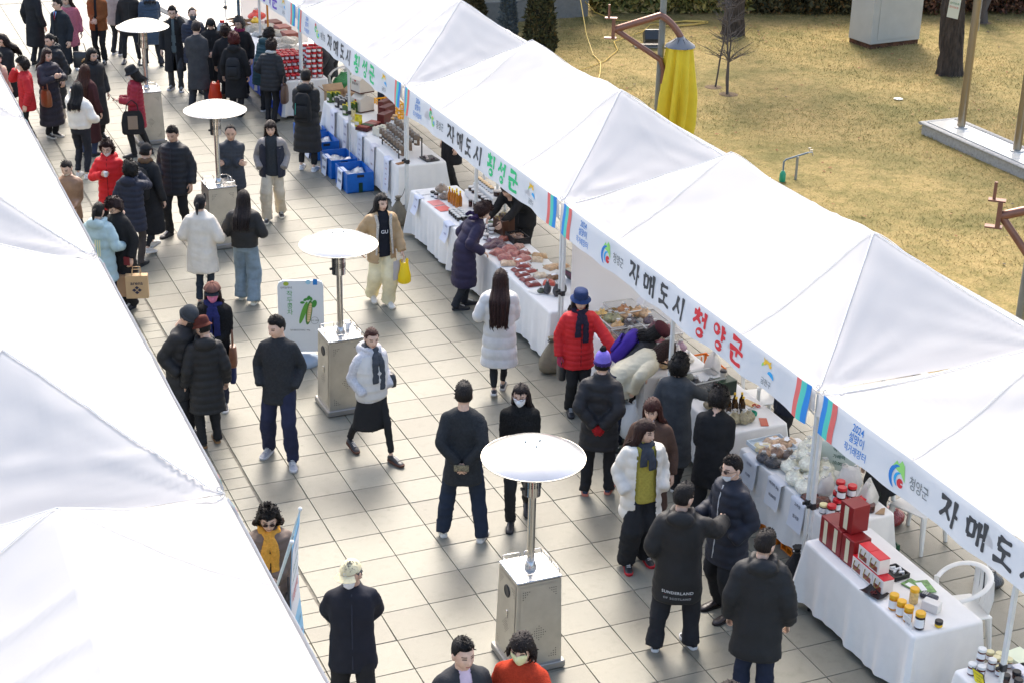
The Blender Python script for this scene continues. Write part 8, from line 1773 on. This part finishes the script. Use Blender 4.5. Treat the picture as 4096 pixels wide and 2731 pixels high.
# folded parasols on bronze cantilever arms
PA = dict(j1=(-.84, 2.19), a1=(-.05, 2.47), h1=(.34, 2.10), p2=(9.9, 1.45), j2=(-.42, 1.96), a2=(.36, 2.25), h2=(.75, 1.90))
def basis(px, py): 
    a = np.array([px, py, 0.])-np.array([CAMPOS[0], CAMPOS[1], 0]); a /= np.linalg.norm(a); return np.array([a[1], -a[0], 0.])
m_brz = mat('bronze_arm', (.22, .10, .065), .35, metal=.35, var=.1, vscale=5); m_gp = mat('grey_green_pole', (.20, .205, .18), .5, var=.1, vscale=6)
def parasol(label, px, py, joint, apex, hook, full=True):
    """joint, apex, hook: (right offset, height) of the arm corner, its top bend and the canopy hub, in the plane across the pole"""
    t = thing('parasol', label, 'parasol', (px, py, 0)); r = basis(px, py); Pt = lambda q, o=0.: r*q[0]+np.array([0, 0, q[1]])+np.array([-r[1], r[0], 0])*-o
    MB().tube([(0, 0, 0), (0, 0, 5.4)], [.062, .055], 16).obj('pole', m_gp, t, 40); MB().lathe([(.14, 0), (.14, .03), (.08, .05)], 16).obj('base_ring', m_gp, t, 50)
    MB().tube([Pt((0.06, joint[1]-.95), .10), Pt((0.07, joint[1]-.70), .10), Pt((0.0, joint[1]-.52), .10), Pt(joint, .10)], .050, 10).obj('lower_arm', m_brz, t, 60)
    br = MB().box(Pt((joint[0]-.03, joint[1]+.02), .10), (.06, .14, .34), 0, math.atan2(r[1], r[0])).obj('bracket', m_brz, t)
    MB().tube([Pt((joint[0]-.12, joint[1]+.20), .10), Pt((joint[0]-.12, joint[1]+.44), .10)], .022, 8).obj('pin', m_brz, br, 60); MB().box(Pt((joint[0]-.08, joint[1]+.20), .10), (.22, .12, .02), 0, math.atan2(r[1], r[0])).obj('plate', m_brz, br); MB().box(Pt((joint[0]-.08, joint[1]-.16), .10), (.22, .12, .02), 0, math.atan2(r[1], r[0])).obj('plate', m_brz, br)
    u = np.linspace(0, 1, 9); c0 = np.array(apex); pts = [Pt(joint, .10), Pt(((joint[0]+c0[0])/2, (joint[1]+c0[1])/2), .10)]
    for q in u: a = 2.0-q*2.0; pts.append(Pt((c0[0]+.0+(hook[0]-c0[0])*(1-math.cos(q*math.pi/2))**.8, c0[1]-(c0[1]-hook[1])*(1-math.cos(q*math.pi/2))**1.0 if False else c0[1]-(c0[1]-hook[1])*(q**2.2)), .10))
    MB().tube(pts, .062, 12).obj('upper_arm', m_brz, t, 60)
    if full:
        hp = Pt((hook[0], 0), .10)
        MB().lathe([(.05, hook[1]+.02), (.09, hook[1]-.03), (.26, hook[1]-.14), (.275, hook[1]-.17)], 24, c=(hp[0], hp[1], 0)).obj('cap', mat('cap_grey', (.15, .16, .17), .45), t, 60)
        k = 96; th = np.arange(k)*2*math.pi/k; R1 = []
        for v_ in np.linspace(0, 1, 26):
            z = hook[1]-.16-v_*1.86; rr = np.interp(v_, [0, .15, .45, .75, 1.0], [.215, .24, .29, .30, .25]); tw = .35*v_**1.5
            fl = 1+(.12+.20*min(1, v_*2))*np.sin(8*(th+tw)+.7*np.sin(3*th))+.05*np.sin(16*(th+tw)); R1.append(np.stack([hp[0]+rr*fl*np.cos(th), hp[1]+rr*fl*np.sin(th), np.full(k, z)], 1))
        MB().loft(R1).obj('folded_canopy', mat('yellow_canvas', (.80, .61, .035), .7, var=.06, vscale=4, transl=.08, bump=.1, bscale=12), t, 60)
        for a in range(8): b = a*2*math.pi/8; MB().tube([hp+np.array([.09*math.cos(b), .09*math.sin(b), hook[1]-.025]), hp+np.array([.275*math.cos(b), .275*math.sin(b), hook[1]-.165])], .006, 4).obj('cap_rib', m_blackmetal, t)
    return t
parasol('yellow folded parasol hanging from a bronze arm', 9.75, 11.6, PA['j1'], PA['a1'], PA['h1'])
parasol('folded parasol with a bronze bracket at the right edge', PA['p2'][0], PA['p2'][1], PA['j2'], PA['a2'], PA['h2'])
# floodlight, cables, small litter
fl_ = thing('floodlight', 'small black ground floodlight on the lawn', 'floodlight', (13.2, 18.6, .04), -.3); MB().box((0, 0, .02), (.7, .36, .03), 0, 0, .006).obj('slab', m_gran, fl_); M_ = np.array(Matrix.Rotation(-.5, 4, 'X')); MB().box((.08, 0, .24), (.44, .30, .26), M=M_, bev=.02).obj('housing', mat('flood_dark', (.03, .034, .036), .4), fl_)
m_yc = mat('yellow_cable', (.58, .40, .08), .5); zc = .07
tag(MB().tube([(12.6, 22.0, 3.3), (12.1, 20.4, 1.6), (11.75, 18.9, .35), (11.6, 18.2, zc), (11.45, 17.5, zc), (11.0, 16.6, zc), (10.6, 15.9, zc), (10.2, 15.0, zc), (8.9, 13.4, zc)], .011, 6).obj('cable', m_yc, None, 60), 'yellow cable running down from the vent building to the tents', 'cable')
u = np.linspace(0, 1, 90); pts = [(13.0, 22.2, .6), (13.25, 21.6, .2), (13.6, 21.2, zc), (14.0, 21.0, zc)]
for q in np.linspace(0, 3.2*6.28, 70): pts.append((15.0+.60*math.cos(q)*(1+.12*math.sin(q*.7))+.15*math.sin(q*.3), 20.35+.20*math.sin(q)*(1+.15*math.cos(q*.6)), zc+.0008*q))
pts += [(14.2, 20.5, zc), (13.7, 19.9, zc), (13.2, 19.6, zc), (12.6, 19.2, zc), (12.3, 18.4, zc), (11.6, 17.6, zc), (11.0, 17.2, zc), (10.3, 16.9, zc), (9.2, 16.0, zc)]
tag(MB().tube(pts, .011, 6).obj('cable', m_yc, None, 60), 'yellow cable coiled on the lawn behind the parasol', 'cable')
tag(MB().lathe([(.10, .06), (.07, .07), (0, .072)], 10).obj('flat_stone', mat('pale_stone', (.55, .56, .52), .6)), 'pale flat stone lying in the grass', 'stone').location = (16.0, 12.9, 0)
